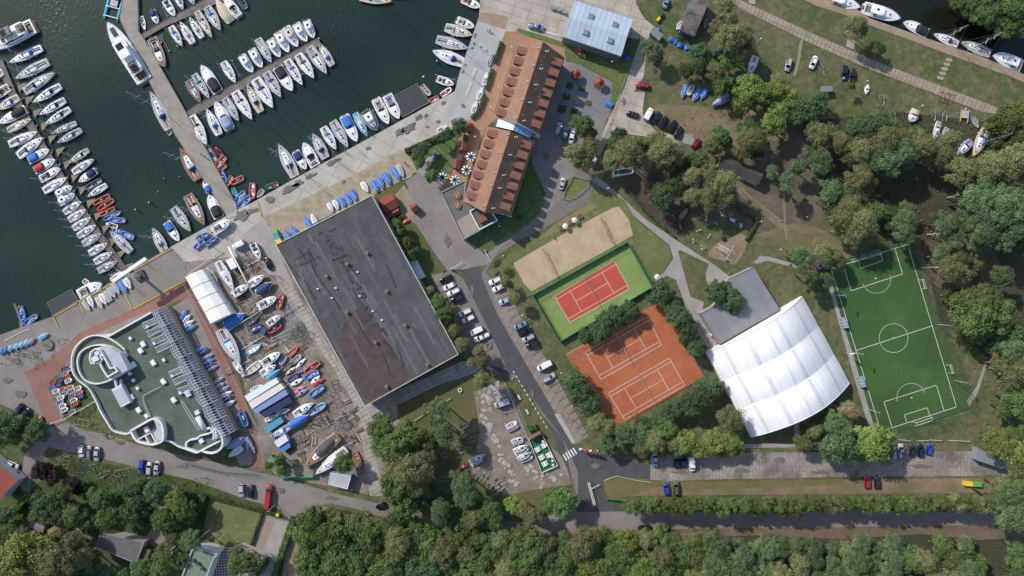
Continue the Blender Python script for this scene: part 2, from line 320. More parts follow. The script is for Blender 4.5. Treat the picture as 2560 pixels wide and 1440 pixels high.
# canal side
sheet('path', '1750,-160 2064,0 2143,24 2175,46 2305,92 2452,141 2555,184 3100,420 3100,442 2541,198 2362,133 2175,64 2113,38 2040,15 1720,-140', mat('quay_path', '#a08c78', .95, '#8d7966', .3, fine=.18))
M_plank = mat('path_plates', '#a69686', .95, '#958675', .3, fine=.16, brick=(1.5, 40, math.radians(24), .06, '#706860'))
sheet('path', '1790,-30 1850,0 2040,88 2180,150 2360,218 2530,283 2520,290 2455,280 2350,240 2170,172 2040,115 1830,12 1760,-25', M_plank)
M_pl2 = mat('stepping_plates', '#a8978a', .95, '#98887a', .3, fine=.15)
sheet('path', '2118,96 2138,104 2133,124 2114,116', M_pl2)
sheet('path', '1872,0 1890,-8 1888,12 1870,8', M_pl2)
for i in range(5):
    x, y = 2372 - i * 5.3, 150 + i * 11.3
    sheet('path', f'{x-8},{y-5} {x+6},{y-4} {x+9},{y+3} {x+4},{y+5} {x-7},{y+3} {x-9},{y-2}', M_pl2)
sheet('path', '1998,108 2004,96 2008,96 2000,150 1990,190 1982,190 1992,150', mat('trodden', '#968672', .97))
# oil and water stains on the quay are wet patches with a shape of their own
M_wet = mat('wet_patch', '#6b625b', .55, '#5f5751', .4, fine=.1)
for k, (cx_, cy_, lx_, ly_) in enumerate([(725, 472, 26, 9), (745, 458, 16, 8), (832, 405, 20, 6), (605, 540, 24, 14), (628, 528, 12, 8), (675, 498, 12, 9), (640, 525, 8, 5), (1020, 322, 26, 13), (1000, 330, 14, 10), (1047, 293, 12, 7), (1065, 289, 7, 4), (1095, 304, 6, 5), (1158, 265, 4, 7), (1068, 317, 5, 3), (921, 370, 8, 4), (1187, 92, 3, 3), (1185, 110, 3, 3), (1188, 86, 4, 2), (1202, 118, 3, 2), (1217, 127, 2.5, 2.5), (1180, 120, 4, 2), (1163, 162, 3, 3), (1157, 180, 4, 2), (775, 440, 18, 5), (1108, 258, 7, 4), (858, 454, 6, 4)]):
    rr_ = random.Random(k); pts = []
    for i in range(14):
        a = i / 14 * 2 * math.pi; q = rr_.uniform(.55, 1.15); x = lx_ * q * math.cos(a); y = ly_ * q * math.sin(a); pts.append((cx_ + x * .88 + y * .47, cy_ - x * .47 + y * .88))
    sheet('wet_patch', ' '.join(f'{x:.1f},{y:.1f}' for x, y in pts), M_wet, z=.255, smooth=True)

for k, (cx_, cy_, lx_, ly_) in enumerate([(300, 1105, 14, 6), (455, 1165, 20, 6), (700, 1225, 16, 7), (830, 1245, 18, 5), (1250, 900, 5, 14), (1330, 985, 5, 16), (1180, 730, 6, 16), (1385, 430, 6, 10), (1365, 390, 8, 12), (1490, 1165, 14, 8), (1700, 1180, 22, 5), (1850, 1175, 26, 7), (1950, 1150, 18, 8), (2050, 1180, 22, 6), (2300, 1165, 30, 6), (50, 985, 16, 10), (20, 950, 14, 8), (1120, 600, 9, 18), (1560, 255, 6, 12)]):
    rr_ = random.Random(k + 90); sheet('asphalt_patch', ' '.join(f'{cx_ + lx_*rr_.uniform(.5, 1.15)*math.cos(i/12*6.283):.1f},{cy_ + ly_*rr_.uniform(.5, 1.15)*math.sin(i/12*6.283):.1f}' for i in range(12)), mat('asphalt_patch', '#776e69', .9, '#665e5a', .3, fine=.2), z=.25, smooth=True)
bs = MB(); rr_ = random.Random(5)
for (xa, ya, xb, yb, wd_, nn_) in ((1195, 992, 1250, 968, 14, 26), (1205, 1020, 1285, 1210, 11, 44), (1225, 1000, 1262, 985, 10, 12), (1340, 1200, 1405, 1195, 14, 12), (1300, 1150, 1345, 1190, 12, 8)):
    for k in range(nn_):
        t_ = rr_.random(); x, y = xa + (xb-xa)*t_ + rr_.gauss(0, wd_*.5), ya + (yb-ya)*t_ + rr_.gauss(0, wd_*.5); s_, a_ = rr_.uniform(3.5, 9), 1.25 + rr_.gauss(0, .08); q = []
        for i in range(4): aa = a_ + i*6.283/4 + rr_.uniform(-.25, .25); q.append(tuple(P(x + s_*math.cos(aa)*rr_.uniform(.6, 1.2), y + s_*.8*math.sin(aa)*rr_.uniform(.6, 1.2))))
        bs.sheet(q, .17 + .0006*len(bs.f) % .02)
struct('pavement', bs, mat('broken_slab', '#b5b0a8', .95, '#9a938a', .8, fine=.2))
# painted lines
M_yel = mat('yellow_line', '#c8a541', .8, '#a98d3c', 1.0); M_whl = mat('white_line', '#e6e4de', .8, '#cfccc4', 2.0)
def line(mb, pts, w, z):
    for (x0, y0), (x1, y1) in zip(pts[:-1], pts[1:]):
        a, b_ = P(x0, y0), P(x1, y1); d = (b_ - a).normalized(); nrm = Vector((-d.y, d.x, 0)) * w / 2; e = d * w / 2
        mb.add([(p.x, p.y, z) for p in (a - nrm - e, b_ - nrm + e, b_ + nrm + e, a + nrm - e)], [(0, 1, 2, 3)])
    return mb
mk = MB()
for s_ in ('315,738 332,774 462,702', '133,792 195,757 257,723 322,683 427,623', '135,792 146,818', '198,756 210,782', '644,503 655,540 672,560', '1065,350 1078,344'):
    line(mk, pxpts(s_), .35, .262)
struct('road_marking', mk, M_yel)
mk = MB()
for s_ in ('12,852 35,840 50,832 75,822', '1345,75 1465,105 1457,128', '1400,92 1345,75 1360,60'): line(mk, pxpts(s_), .15, .266)
for i in range(5):
    cx_, cy_ = 1412 + i * 6.2, 1143 - i * 4; a, b_ = (cx_ - 3.4, cy_ - 6), (cx_ + 4, cy_ + 6); line(mk, [a, b_], .48, .266)
for (x0, y0, x1, y1, k) in ((1181, 193, 1190, 172, 9), (1166, 238, 1178, 208, 10)):
    for i in range(k):
        t = i / (k - 1); x, y = x0 + (x1 - x0) * t, y0 + (y1 - y0) * t; line(mk, [(x - 2.3, y - .9), (x + 2.3, y + .9)], .22, .266)
for i in range(13):
    x, y = 1256 + i * 6.8, 880 + i * 11.4
    line(mk, [(x + 27, y + 48), (x + 29.5, y + 52)], .25, .266)
struct('road_marking', mk, M_whl)

# ---------------------------------------------------------------- sports grounds
def bil(c, u, v):
    a = [c[0][i] + (c[1][i] - c[0][i]) * u for i in (0, 1)]; b_ = [c[3][i] + (c[2][i] - c[3][i]) * u for i in (0, 1)]
    return (a[0] + (b_[0] - a[0]) * v, a[1] + (b_[1] - a[1]) * v)
def tennis(corners, z, wd=.11):
    mb = MB(); q = lambda *uv: [bil(corners, *t) for t in uv]; L_ = 23.77; a = 1.37 / 10.97; s1 = (L_/2 - 6.4) / L_
    line(mb, q((0, 0), (1, 0), (1, 1), (0, 1), (0, 0)), wd, z)
    for v in (a, 1 - a): line(mb, q((0, v), (1, v)), wd, z)
    for u in (s1, 1 - s1): line(mb, q((u, a), (u, 1 - a)), wd, z)
    line(mb, q((s1, .5), (1 - s1, .5)), wd, z); return mb
def net(corners, parent):
    a = P(*bil(corners, .5, -.09)); b_ = P(*bil(corners, .5, 1.09)); d = (b_ - a)
    m = MB()
    for k in range(14): m.tube(a + Vector((0, 0, .1 + k * .07)), b_ + Vector((0, 0, .1 + k * .07)), .012, n=4)
    N = 60
    for k in range(N + 1): m.tube(a + d * k / N + Vector((0, 0, .08)), a + d * k / N + Vector((0, 0, 1.05)), .012, n=4)
    nb = m.build('net', paint('#2c2c30', .8), parent)
    MB().tube(a + Vector((0, 0, 1.05)), b_ + Vector((0, 0, 1.05)), .04).build('net_band', paint('#e8e8e4', .8), parent)
    for p in (a, b_): MB().tube(p, p + Vector((0, 0, 1.15)), .05).build('net_post', paint('#2c2c30', .6), parent)
zc = .26
o = struct('tennis_court', MB().sheet(pp('1331,738 1566,606 1628,717 1398,853'), zc), mat('green_carpet', '#82964f', .95, '#758845', .12, fine=.14, stain=(.15, .6, '#83905c', .25)))
cc = [(1386, 740), (1535, 652), (1573, 722), (1424, 806)]
x = MB().sheet([tuple(P(*c)) for c in cc], zc + .004).build('playing_area', mat('red_carpet', '#be513c', .95, '#ae4a37', .2, fine=.14, stain=(.25, .6, '#a9503f', .25)), o)
tennis(cc, zc + .008).build('court_line', M_whl, o); net(cc, o)
M_clay = mat('clay', '#b56942', .97, '#a65a37', .08, fine=.18, stain=(.2, .58, '#8d4f30', .25))
o = struct('tennis_court', MB().sheet(pp('1415,885 1640,758 1672,750 1757,943 1540,1068 1524,1062'), zc), M_clay)
cc = [(1463, 880), (1617, 792), (1654, 862), (1502, 948)]; tennis(cc, zc + .004).build('court_line', M_whl, o); net(cc, o)
cc = [(1521, 982), (1673, 895), (1711, 963), (1561, 1049)]; tennis(cc, zc + .004).build('court_line', M_whl, o); net(cc, o)
sheet('grass', '1240,668 1268,640 1380,570 1475,500 1480,475 1500,470 1560,500 1590,550 1670,612 1680,645 1660,678 1632,705 1628,717 1398,853 1331,738 1310,745', M_lawn2)
# keep the lawn below the courts
sheet('sand_court', '1283,658 1330,630 1400,590 1470,552 1530,520 1548,517 1572,550 1582,588 1520,624 1440,667 1370,706 1328,728 1308,706', M_sand)
sheet('grass', '1345,600 1385,560 1478,505 1495,515 1450,545 1390,582', mat('worn_green', '#74784c', .97, '#8a7c58', .3, fine=.15))
# football pitch
o = struct('football_pitch', MB().sheet(pp('2066,664 2275,600 2318,740 2424,1022 2205,1090 2190,1085'), zc), mat('artificial_turf', '#40622d', .95, '#375626', .06, fine=.16, stain=(.08, .55, '#4b6637', .3), brick=(60, 5.2, math.radians(-17), .0, '#ffffff')))
pc = [(2077, 672), (2268, 611), (2390, 1017), (2207, 1077)]
fl = MB(); fw = .16; fz = zc + .004
pl = [P(*c) for c in pc]
def fseg(s_, w_=fw): line(fl, pxpts(s_), w_, fz)
fseg('2077,672 2268,611 2390,1017 2201,1078 2077,672'); fseg('2138,876.5 2328,815')
fseg('2107,662 2126.5,727 2255.6,685 2236,620'); fseg('2144,651 2150,671 2206,652 2200,632.5')
fseg('2209,1004 2229,1068'); fseg('2209,1004 2340,963 2359,1027'); fseg('2266,1057 2260,1037 2317,1019 2323,1038')
def farc(cx_, cy_, r, a0, a1, n_=40): line(fl, [(cx_ + r * math.cos(math.radians(a0 + (a1 - a0) * i / n_)), cy_ + r * math.sin(math.radians(a0 + (a1 - a0) * i / n_))) for i in range(n_ + 1)], fw, fz)
farc(2233, 845, 36, 0, 360, 60); farc(2190, 697, 36, -12 + 0, 158); farc(2277, 994, 36, 168, 338)
for c in ((2188, 696), (2278, 994), (2233, 845)): line(fl, [(c[0] - .8, c[1]), (c[0] + .8, c[1])], .35, fz)
fl.build('pitch_line', M_whl, o)
# ================================================================ BUILDINGS
GZ = 0.1
def offs(pts, d, closed):
    n = len(pts); out = []
    for i in range(n):
        p = Vector(pts[i][:2]); a = Vector(pts[(i-1) % n][:2]) if (closed or i > 0) else None; b_ = Vector(pts[(i+1) % n][:2]) if (closed or i < n-1) else None
        d1 = (p - a).normalized() if a is not None else None; d2 = (b_ - p).normalized() if b_ is not None else None
        if d1 is None: d1 = d2
        if d2 is None: d2 = d1
        n1 = Vector((-d1.y, d1.x)); n2 = Vector((-d2.y, d2.x)); m_ = n1 + n2
        if m_.length < .01: m_ = n1
        m_.normalize(); k = d / max(.4, m_.dot(n1)); out.append((p.x + m_.x * k, p.y + m_.y * k))
    return out
def wallpath(mb, pts, wd, z0, z1, closed=False):
    l, r = offs(pts, wd / 2, closed), offs(pts, -wd / 2, closed); n = len(pts); vs = []
    for (a, b_) in zip(l, r): vs += [(a[0], a[1], z0), (a[0], a[1], z1), (b_[0], b_[1], z1), (b_[0], b_[1], z0)]
    fs = []
    for i in range(n if closed else n - 1):
        j = (i + 1) % n
        for k in range(3): fs.append((4*i+k, 4*j+k, 4*j+k+1, 4*i+k+1))
    if not closed: fs += [(0, 1, 2, 3), (4*n-1, 4*n-2, 4*n-3, 4*n-4)]
    return mb.add(vs, fs)
def ctr(pts): return Vector((sum(p[0] for p in pts)/len(pts), sum(p[1] for p in pts)/len(pts), 0))
def root(name, label, cat, pts, group=None):
    c = ctr(pts); c.z = 0; r = thing(name, None, cat, None, c, 0, group, full=label); return r
def rel(pts, r): return [tuple(Vector(p) - r.location) if len(p) > 2 else (p[0]-r.location.x, p[1]-r.location.y) for p in pts]
def windows(par, a, b_, z0, h, n, wd, m=None, out=.04, name='window'):
    """n window panes along the wall a->b (local xy), set into frames"""
    a, b_ = Vector(a[:2]), Vector(b_[:2]); d = b_ - a; rz = math.atan2(d.y, d.x); u = d.normalized(); nn = Vector((u.y, -u.x))
    for i in range(n):
        c = a + d * (i + .5) / n + nn * out
        f = MB().box(c.x, c.y, z0, wd, .12, h, rz).build(name, paint('#d8dadb'), par)
        MB().box(c.x + nn.x * .05, c.y + nn.y * .05, z0 + .12, wd - .24, .08, h - .24, rz).build('pane', GLASS, f)
GLASS = mat('window_glass', '#1d2a36', .08, '#26323c', 2.0, fine=0)
M_wwall = mat('white_render', '#dcdcda', .8, '#cfcfcd', .3, fine=.06)
M_gwall = mat('grey_cladding', '#6f7b78', .6, '#66716f', .3, fine=.06)
M_lilac = mat('pale_roof_sheet', '#b4b4bc', .6, '#a6a6b0', .3, fine=.06)
M_metalw = mat('white_steel', '#d5d8de', .4, '#c5c9d0', 1.0, fine=.05)
def flat_roof(name, label, s_, z, roof_m, wall_m, par=.5, parw=.35, par_m=None, cat='building'):
    pts = pp(s_, z); r = root(name, label, cat, pts); q = [p[:2] for p in rel(pts, r)]
    A = sum(q[i][0] * q[(i+1) % len(q)][1] - q[(i+1) % len(q)][0] * q[i][1] for i in range(len(q)))
    if A < 0: q = q[::-1]
    MB().prism(q, 0, z, cap=False).build('wall', wall_m, r)
    MB().sheet(q, z - .02).build('roof', roof_m, r)
    if par: wallpath(MB(), offs(q, parw / 2 - .05, True), parw, z - .1, z + par, True).build('parapet', par_m or M_wwall, r)
    return r, q
def vent(par, x, y, z, s_=1.0, rz=0, m=None, name='roof_vent'):
    v = MB().box(x, y, z, 1.3*s_, .9*s_, .5*s_, rz).box(x, y, z + .5*s_, 1.5*s_, 1.1*s_, .12*s_, rz, .1).build(name, m or M_metalw, par); return v

# ---- big flat dark hall
M_tar = mat('tar_roof', '#5c5b5d', .9, '#504f52', .18, stain=(.16, .54, '#494447', .2), brick=(1.0, 60, math.radians(28.5), .03, '#7d7d7d'), fac=(.4, .6), fine=.22)
r, q = flat_roof('warehouse', 'large flat dark tar-roofed hall between the boatyard and the car park', '690,612 930,488 1146,886 912,1016', 8, M_tar, mat('hall_wall', '#9aa3a8', .8, '#8d959a', .5), .25, .22, mat('roof_edge', '#c9c3b4', .7, '#b5ae9e', 1))
loc = lambda s_, z, r_: [tuple(Vector(p) - r_.location) for p in pp(s_, z)]
MB().sheet(loc('862,792 905,765 1030,940 1010,958 918,1008 846,880', 8, r), 8.0).build('roof_patch', mat('brown_felt', '#5c4b4d', .9, '#4b3f42', .3, fine=.2, stain=(.3, .55, '#443a3c', .15), brick=(1.0, 60, math.radians(28.5), .03, '#858585')), r)
rf_ = random.Random(21); fs_ = [MB(), MB(), MB()]
for k in range(90):
    u, v = rf_.uniform(.02, .9), int(rf_.uniform(1, 36))/37; du, dv = rf_.uniform(.06, .3), 1/40; A4 = [(690, 612), (912, 1016), (1146, 886), (930, 488)]
    fs_[k % 3].sheet([tuple(Vector(P(*bil(A4, a, b), 8)) - r.location) for a, b in ((u, v), (min(.985, u+du), v), (min(.985, u+du), v+dv), (u, v+dv))], 7.996 + .0012*(k % 3) + .00003*k)
for m_, c_ in zip(fs_, ('#67666a', '#504f52', '#5d5b5c')): m_.build('felt_strip', mat('felt_' + c_[1:], c_, .9, scale=.4, fine=.25), r)
rr = random.Random(4); tb = MB()
for k in range(70):
    t = rr.random(); cx_, cy_ = 815 + 180*t + rr.gauss(0, 5 + 8*(1-t)), 575 + 335*t + rr.gauss(0, 5); n_ = 9; L1, L2 = rr.uniform(2, 11), rr.uniform(1.4, 4.6); a0 = rr.choice([1.07, 1.07, -.5]); pts = []
    for i in range(n_):
        a = 2*math.pi*i/n_; qq = rr.uniform(.5, 1.2); x, y = L1*qq*math.cos(a), L2*qq*math.sin(a); pts.append((cx_ + x*math.cos(a0) - y*math.sin(a0), cy_ + x*math.sin(a0) + y*math.cos(a0)))
    tb.sheet([tuple(Vector(P(*p, 8)) - r.location) for p in pts], 8.012 + .003*k)
for s_ in ('705,640 745,690', '735,650 770,630 790,690', '745,665 800,640', '770,620 790,665', '800,700 850,770', '760,700 790,750', '830,650 860,640', '880,720 905,765', '745,620 765,650', '890,800 925,860', '955,880 975,930', '990,860 1010,915', '965,660 990,720'):
    z_ = 8.16 + .003*len(tb.f) % .1
    pts = [Vector(P(*p, 8)) - r.location for p in pxpts(s_)]
    for a, b_ in zip(pts[:-1], pts[1:]):
        d = (b_-a).normalized(); nn = Vector((-d.y, d.x, 0))*.11; tb.add([(p.x, p.y, z_) for p in (a-nn, b_-nn, b_+nn, a+nn)], [(0, 1, 2, 3)])
tb.build('tar_patch', mat('fresh_tar', '#38363a', .7, '#2f2d31', 1.5, fine=.1), r)
for (x, y) in ((817, 690), (868, 780), (918, 632), (967, 728), (967, 965), (1068, 910), (1013, 812), (939, 855), (868, 660)):
    p = Vector(P(x, y, 8)) - r.location; v = MB().tube((p.x, p.y, 8), (p.x, p.y, 8.9), .45, .4, 10).build('roof_vent', mat('vent_dark', '#4b4a3f', .8), r); MB().tube((p.x, p.y, 8.9), (p.x, p.y, 9.1), .25, .6, 10).build('vent_cap', mat('vent_cap', '#77705c', .7), v)
for (x, y) in ((868, 660), (894, 680), (900, 740), (932, 778), (955, 800), (795, 722), (830, 745), (840, 720)):
    p = Vector(P(x, y, 8)) - r.location; MB().box(p.x, p.y, 8, .7, .5, .45).build('skylight', M_metalw, r)
e0, e1 = q[2] if False else None, None
ea, eb = [Vector(P(*c, 8)) - r.location for c in ((930, 488), (1146, 886))]; windows(r, eb, ea, 4.6, 2.2, 22, 2.0, name='window'); 
fa, fb = [Vector(P(*c, 8)) - r.location for c in ((1146, 886), (912, 1016))]; windows(r, fb, fa, 4.6, 2.0, 12, 2.2)
fa, fb = [Vector(P(*c, 8)) - r.location for c in ((690, 612), (930, 488))]; windows(r, fb, fa, 4.6, 2.0, 12, 2.2)
ra, rb = [Vector(P(*c, 8)) - r.location for c in ((690, 612), (930, 488))]; 
MB().box((ra.x+rb.x)/2 + .35*math.sin(.47) * -1 - .2, (ra.y+rb.y)/2 + .4, 6.8, 8, .12, 1.2, math.atan2(rb.y-ra.y, rb.x-ra.x)).build('fascia_panel', paint('#3f68a0'), r)

# ---- club house with rounded terraces
Z = 7
def Zp(s_, z):     # coordinates read from an enlargement (3.69x from 160,760)
    return [tuple(P(160 + float(a.split(',')[0]) / 3.69, 760 + float(a.split(',')[1]) / 3.69, z)) for a in s_.split()]
M_green = mat('green_felt_roof', '#5f695d', .9, '#515b4f', .15, stain=(.13, .56, '#465044', .12), fine=.2, fac=(.38, .6))
outl = '820,75 420,300 300,285 200,320 120,400 85,500 95,620 150,700 240,770 300,870 350,980 410,1080 470,1165 590,1195 625,1165 680,1255 800,1290 860,1285 920,1250 1000,1270 1120,1330 1230,1370 1290,1350 1380,1370 1440,1340 1475,1280 1440,1235'
pts = Zp(outl, Z); r = root('club_house', 'white club house with green flat roof, round terraces and white truss pergola', 'building', pts)
q = [p[:2] for p in rel(pts, r)]
sm = [tuple(x) for x in smooth_line(q[2:22], 4)]; q2 = q[:2] + sm + q[22:]
if sum(q2[i][0]*q2[(i+1) % len(q2)][1] - q2[(i+1) % len(q2)][0]*q2[i][1] for i in range(len(q2))) < 0: q2 = q2[::-1]
MB().prism(q2, 0, Z, cap=False).build('wall', M_wwall, r); MB().sheet(q2, Z - .02).build('roof', M_green, r)
R = lambda s_, z: [tuple(Vector(p) - r.location) for p in Zp(s_, z)]
wallpath(MB(), [p[:2] for p in R('820,75', Z) + R('420,300', Z)] , .5, Z - .1, Z + 1.2).build('parapet', M_wwall, r)
wallpath(MB(), [tuple(x) for x in smooth_line([p[:2] for p in R('575,420 520,370 420,310 300,287 200,322 122,400 88,500 98,620 152,700 242,770 302,870 352,980 412,1080 472,1163 590,1193 632,1165', Z)], 5)], .42, Z - .1, Z + 1.2).build('parapet', M_wwall, r)
wallpath(MB(), [tuple(x) for x in smooth_line([p[:2] for p in R('925,1252 1000,1268 1060,1305 1120,1328 1230,1368', Z)], 4)], .42, Z - .1, Z + 1.0).build('parapet', M_wwall, r)
# lower half-round terrace ring and the tall storey
t = R('505,455 430,402 330,377 230,395 150,450 125,540 150,640 210,710 300,735 400,712 500,660 590,605', 9)
tt = [tuple(x) for x in smooth_line([p[:2] for p in t], 5)]
MB().prism(tt, Z - .05, 8.3).build('terrace', M_green, r); wallpath(MB(), offs(tt, 0, True), .42, Z, 9.3, True).build('parapet', M_wwall, r)
t = [p[:2] for p in R('355,385 430,402 515,455 590,605 500,655 415,700 375,620 300,545 262,545 250,480 262,440 300,412 330,420 375,470 450,560 480,575 500,600 440,640 390,560 345,500 365,470 330,420', 11)]
t = [p[:2] for p in R('300,405 360,388 430,402 515,455 590,605 500,655 415,695 375,620 300,545 262,545 250,480 262,440', 11)]
up = MB().prism(t, 8.2, 11).build('upper_storey', M_wwall, r); 
MB().sheet(offs(t, .05, True) if False else t, 11.012).build('roof', M_lilac, r)
t = [p[:2] for p in R('325,500 385,490 440,590 480,582 505,618 415,668 372,600', 11)]
MB().sheet(t, 11.03).build('roof_terrace', M_green, r); wallpath(MB(), t, .45, 11.0, 12.0, True).build('parapet', M_wwall, r)
tt = [p[:2] for p in R('250,500 262,440 300,412 345,420 380,480 345,540 265,545', 11)]
wallpath(MB(), tt, .4, 11.0, 12.0, True).build('parapet', M_wwall, r); 
for s_, h, sx in (('310,502', 1.5, 2.2), ('322,450', 1.2, 1.5), ('355,470', 1.0, 1.0)):
    p = R(s_, 11)[0]; MB().box(p[0], p[1], 11.03, sx, sx*.8, h, .5).build('roof_box', M_metalw, r)
# ribbed white cooling unit and ducts
p0, p1 = [Vector(p) for p in R('490,780 560,915', 9)]; d = p1 - p0; rz = math.atan2(d.y, d.x); c = (p0+p1)/2
u = MB().box(c.x, c.y, Z, d.length + 1.2, 3.6, 2.0, rz).build('air_unit', M_metalw, r); rb = MB()
for i in range(9): k = -.5 + (i+.5)/9; rb.box(c.x + d.x*k, c.y + d.y*k, 9.0, .25, 3.7, .12, rz)
rb.build('rib', paint('#b9bcc0'), u)
a, b_ = R('480,700 505,790', 9); MB().path([(a[0]-.5, a[1], 8.6), (b_[0]-.8, b_[1]+.6, 8.6)], .45, 8).path([(a[0]+1.2, a[1], 8.4), (b_[0]+.6, b_[1]+.6, 8.4)], .45, 8).build('duct', M_metalw, r)
# roof boxes
for s_, k in (('622,316', 1), ('738,368', 2), ('715,428', 2), ('570,465', 2), ('832,540', 2), ('930,515', 1), ('645,560', 2.2), ('615,640', 1), ('648,702', 1), ('688,776', 1), ('925,712', 2), ('632,858', 2), ('697,975', 2), ('1020,882', 2), ('770,1028', 1.4), ('1148,822', 2.4), ('780,207', 1.2), ('842,362', 1.2), ('1010,660', 1.2), ('1083,815', 1.2), ('770,1155', 2), ('1272,1255', 2)):
    p = R(s_, Z)[0]; v = MB().box(p[0], p[1], Z, .8*k + .3, .55*k + .4, .8, -1.0).build('skylight', M_metalw if k != 1.2 else paint('#5f7f9c'), r); MB().box(p[0], p[1], Z + .8, .6*k + .2, .4*k + .3, .1, -1.0).build('lid', paint('#eceeee'), v)
# blue kayak stored under the frames
# horizontal louvre frames
for s_ in ('720,180 830,130', '760,255 868,205', '805,330 912,283', '840,400 947,352', '965,630 1075,578', '1003,700 1113,650', '1045,785 1155,745'):
    a, b_ = [Vector(p) for p in R(s_, 8.6)]; d = b_ - a; m_ = MB(); dn = Vector((d.y, -d.x, 0)).normalized() * 1.9
    for o_ in (Vector((0,0,0)), dn): m_.tube(a + o_, b_ + o_, .1)
    for i in range(9): m_.tube(a + d*i/8, a + d*i/8 + dn, .07, n=4)
    for e in (a, a + dn, b_, b_ + dn): m_.tube((e.x, e.y, Z), e, .08)
    m_.build('louvre_frame', M_metalw, r)
# truss pergola
a0, a1 = [Vector(p) for p in R('822,78 1440,1235', 8)]; b0, b1 = [Vector(p) for p in R('942,22 1588,1170', 4)]
lw = [p[:2] for p in R('800,70 945,22 1592,1168 1430,1245', 3.3)]; MB().prism(lw, 0, 3.3, False).build('lower_wall', mat('tan_wall', '#a89a86', .9), r); MB().sheet(lw, 3.29).build('lower_roof', mat('slate_deck', '#4f525e', .7, '#434652', .5, fine=.15), r)
NB = 8; per = []
for bay in range(NB):
    m_ = MB(); K = 6; ta, tb_ = bay / NB, (bay + 1) / NB - .004
    def pt(u, v):    # u along the bay, v across; a swelling wave in height and in plan
        t_ = ta + (tb_ - ta) * u; A, B = a0.lerp(a1, t_), b0.lerp(b1, t_); p = A.lerp(B, v)
        sw = math.sin(math.pi * u); side = (A - B).normalized(); p = p + side * (sw * .9 * (1 - v)); p.z = 8.0 - 4.2*v*v + .8 * math.sin(math.pi * (.1 + .8*v)) + .4 * u
        return p
    for i in range(K + 1):
        for j in range(8): m_.tube(pt(i/K, j/8), pt(i/K, (j+1)/8), .075, n=4, cap=False)
    for j in range(5):
        for i in range(K): m_.tube(pt(i/K, j/4), pt((i+1)/K, j/4), .08, n=4, cap=False)
    for i in range(K):
        for j in range(2): m_.tube(pt(i/K, j/2), pt((i+1)/K, (j+1)/2), .05, n=4, cap=False)
    for v in (0, .5, 1): m_.tube((pt(0, v).x, pt(0, v).y, Z), pt(0, v), .1, n=6)
    m_.build('pergola_bay', M_metalw, r)
# railing, ladder tower, tank
m_ = MB(); t = [Vector(p) for p in R('890,762 722,850 735,920 790,1040', 8)]
for h in (7.5, 8.0): m_.path([(p.x, p.y, h) for p in t], .08, 4)
for s_ in ('890,762', '805,805', '722,850', '735,920', '762,980', '790,1040'): p = R(s_, 8)[0]; m_.tube((p[0], p[1], Z), (p[0], p[1], 8), .06, n=4)
m_.build('railing', M_metalw, r)
m_ = MB(); a, b_ = [Vector(p) for p in R('1080,890 1245,1160', 8)]; d = b_ - a; nn = Vector((-d.y, d.x, 0)).normalized()*.45
m_.tube(a + d*.12 + nn, b_ + nn, .07).tube(a + d*.12 - nn, b_ - nn, .07).tube(a, a + d*.12 + nn, .07).tube(a, a + d*.12 - nn, .07)
for i in range(14): k = .12 + .88*i/13; m_.tube(a + d*k + nn, a + d*k - nn, .05, n=4)
m_.build('lattice_mast', M_metalw, r)
a, b_ = [Vector(p) for p in R('1232,1040 1300,1160', 8.2)]; MB().tube(a, b_, .9, .9, 12).build('tank', M_metalw, r, True); p = R('1228,1000', 8)[0]; MB().box(p[0], p[1], Z, 1.6, 1.4, 1.2, .4).build('roof_box', M_metalw, r)
m_ = MB(); t = [Vector(p) for p in R('1300,1165 1350,1140 1385,1200 1380,1250', 8)]; m_.path([(p.x, p.y, 8) for p in t], .4, 8); t = [Vector(p) for p in R('1370,1130 1405,1170 1410,1240', 8)]; m_.path([(p.x, p.y, 8.2) for p in t], .35, 8); m_.build('duct', M_metalw, r)
# south bastions
w2 = MB(); 
wallpath(w2, [tuple(x) for x in smooth_line([p[:2] for p in R('625,1165 760,1088 830,1055 890,1075 918,1130 920,1248 860,1285 800,1290 680,1255 625,1165', 8.5)], 3)], .6, Z-.1, 9.4)
w2.build('bastion_wall', M_wwall, r)
for s_ in ('692,1245 815,1180', '760,1218 795,1282', '805,1175 855,1275'): wallpath(MB(), [p[:2] for p in R(s_, 8.5)], .4, Z-.1, 9.2).build('cross_wall', M_wwall, r)
MB().prism([p[:2] for p in R('838,1062 886,1078 912,1130 914,1245 866,1270 835,1190 868,1150 855,1100', 8.5)], Z, 9.36).build('bastion_roof', M_lilac, r)
wallpath(MB(), [tuple(x) for x in smooth_line([p[:2] for p in R('1130,1320 1128,1285 1160,1255 1230,1240 1255,1215 1330,1195 1400,1160', 8)], 3)], .5, Z-.1, 8.4).build('bastion_wall', M_wwall, r)
wallpath(MB(), [p[:2] for p in R('1132,1325 1232,1368 1440,1262', 8)], .55, Z+.02, 8.43).build('bastion_wall', M_wwall, r)
wallpath(MB(), [tuple(x) for x in smooth_line([p[:2] for p in R('1275,1352 1320,1368 1385,1372 1445,1335 1465,1280 1450,1200 1400,1140', 8)], 4)], .6, Z-.15, 8.37).build('bastion_wall', M_wwall, r)

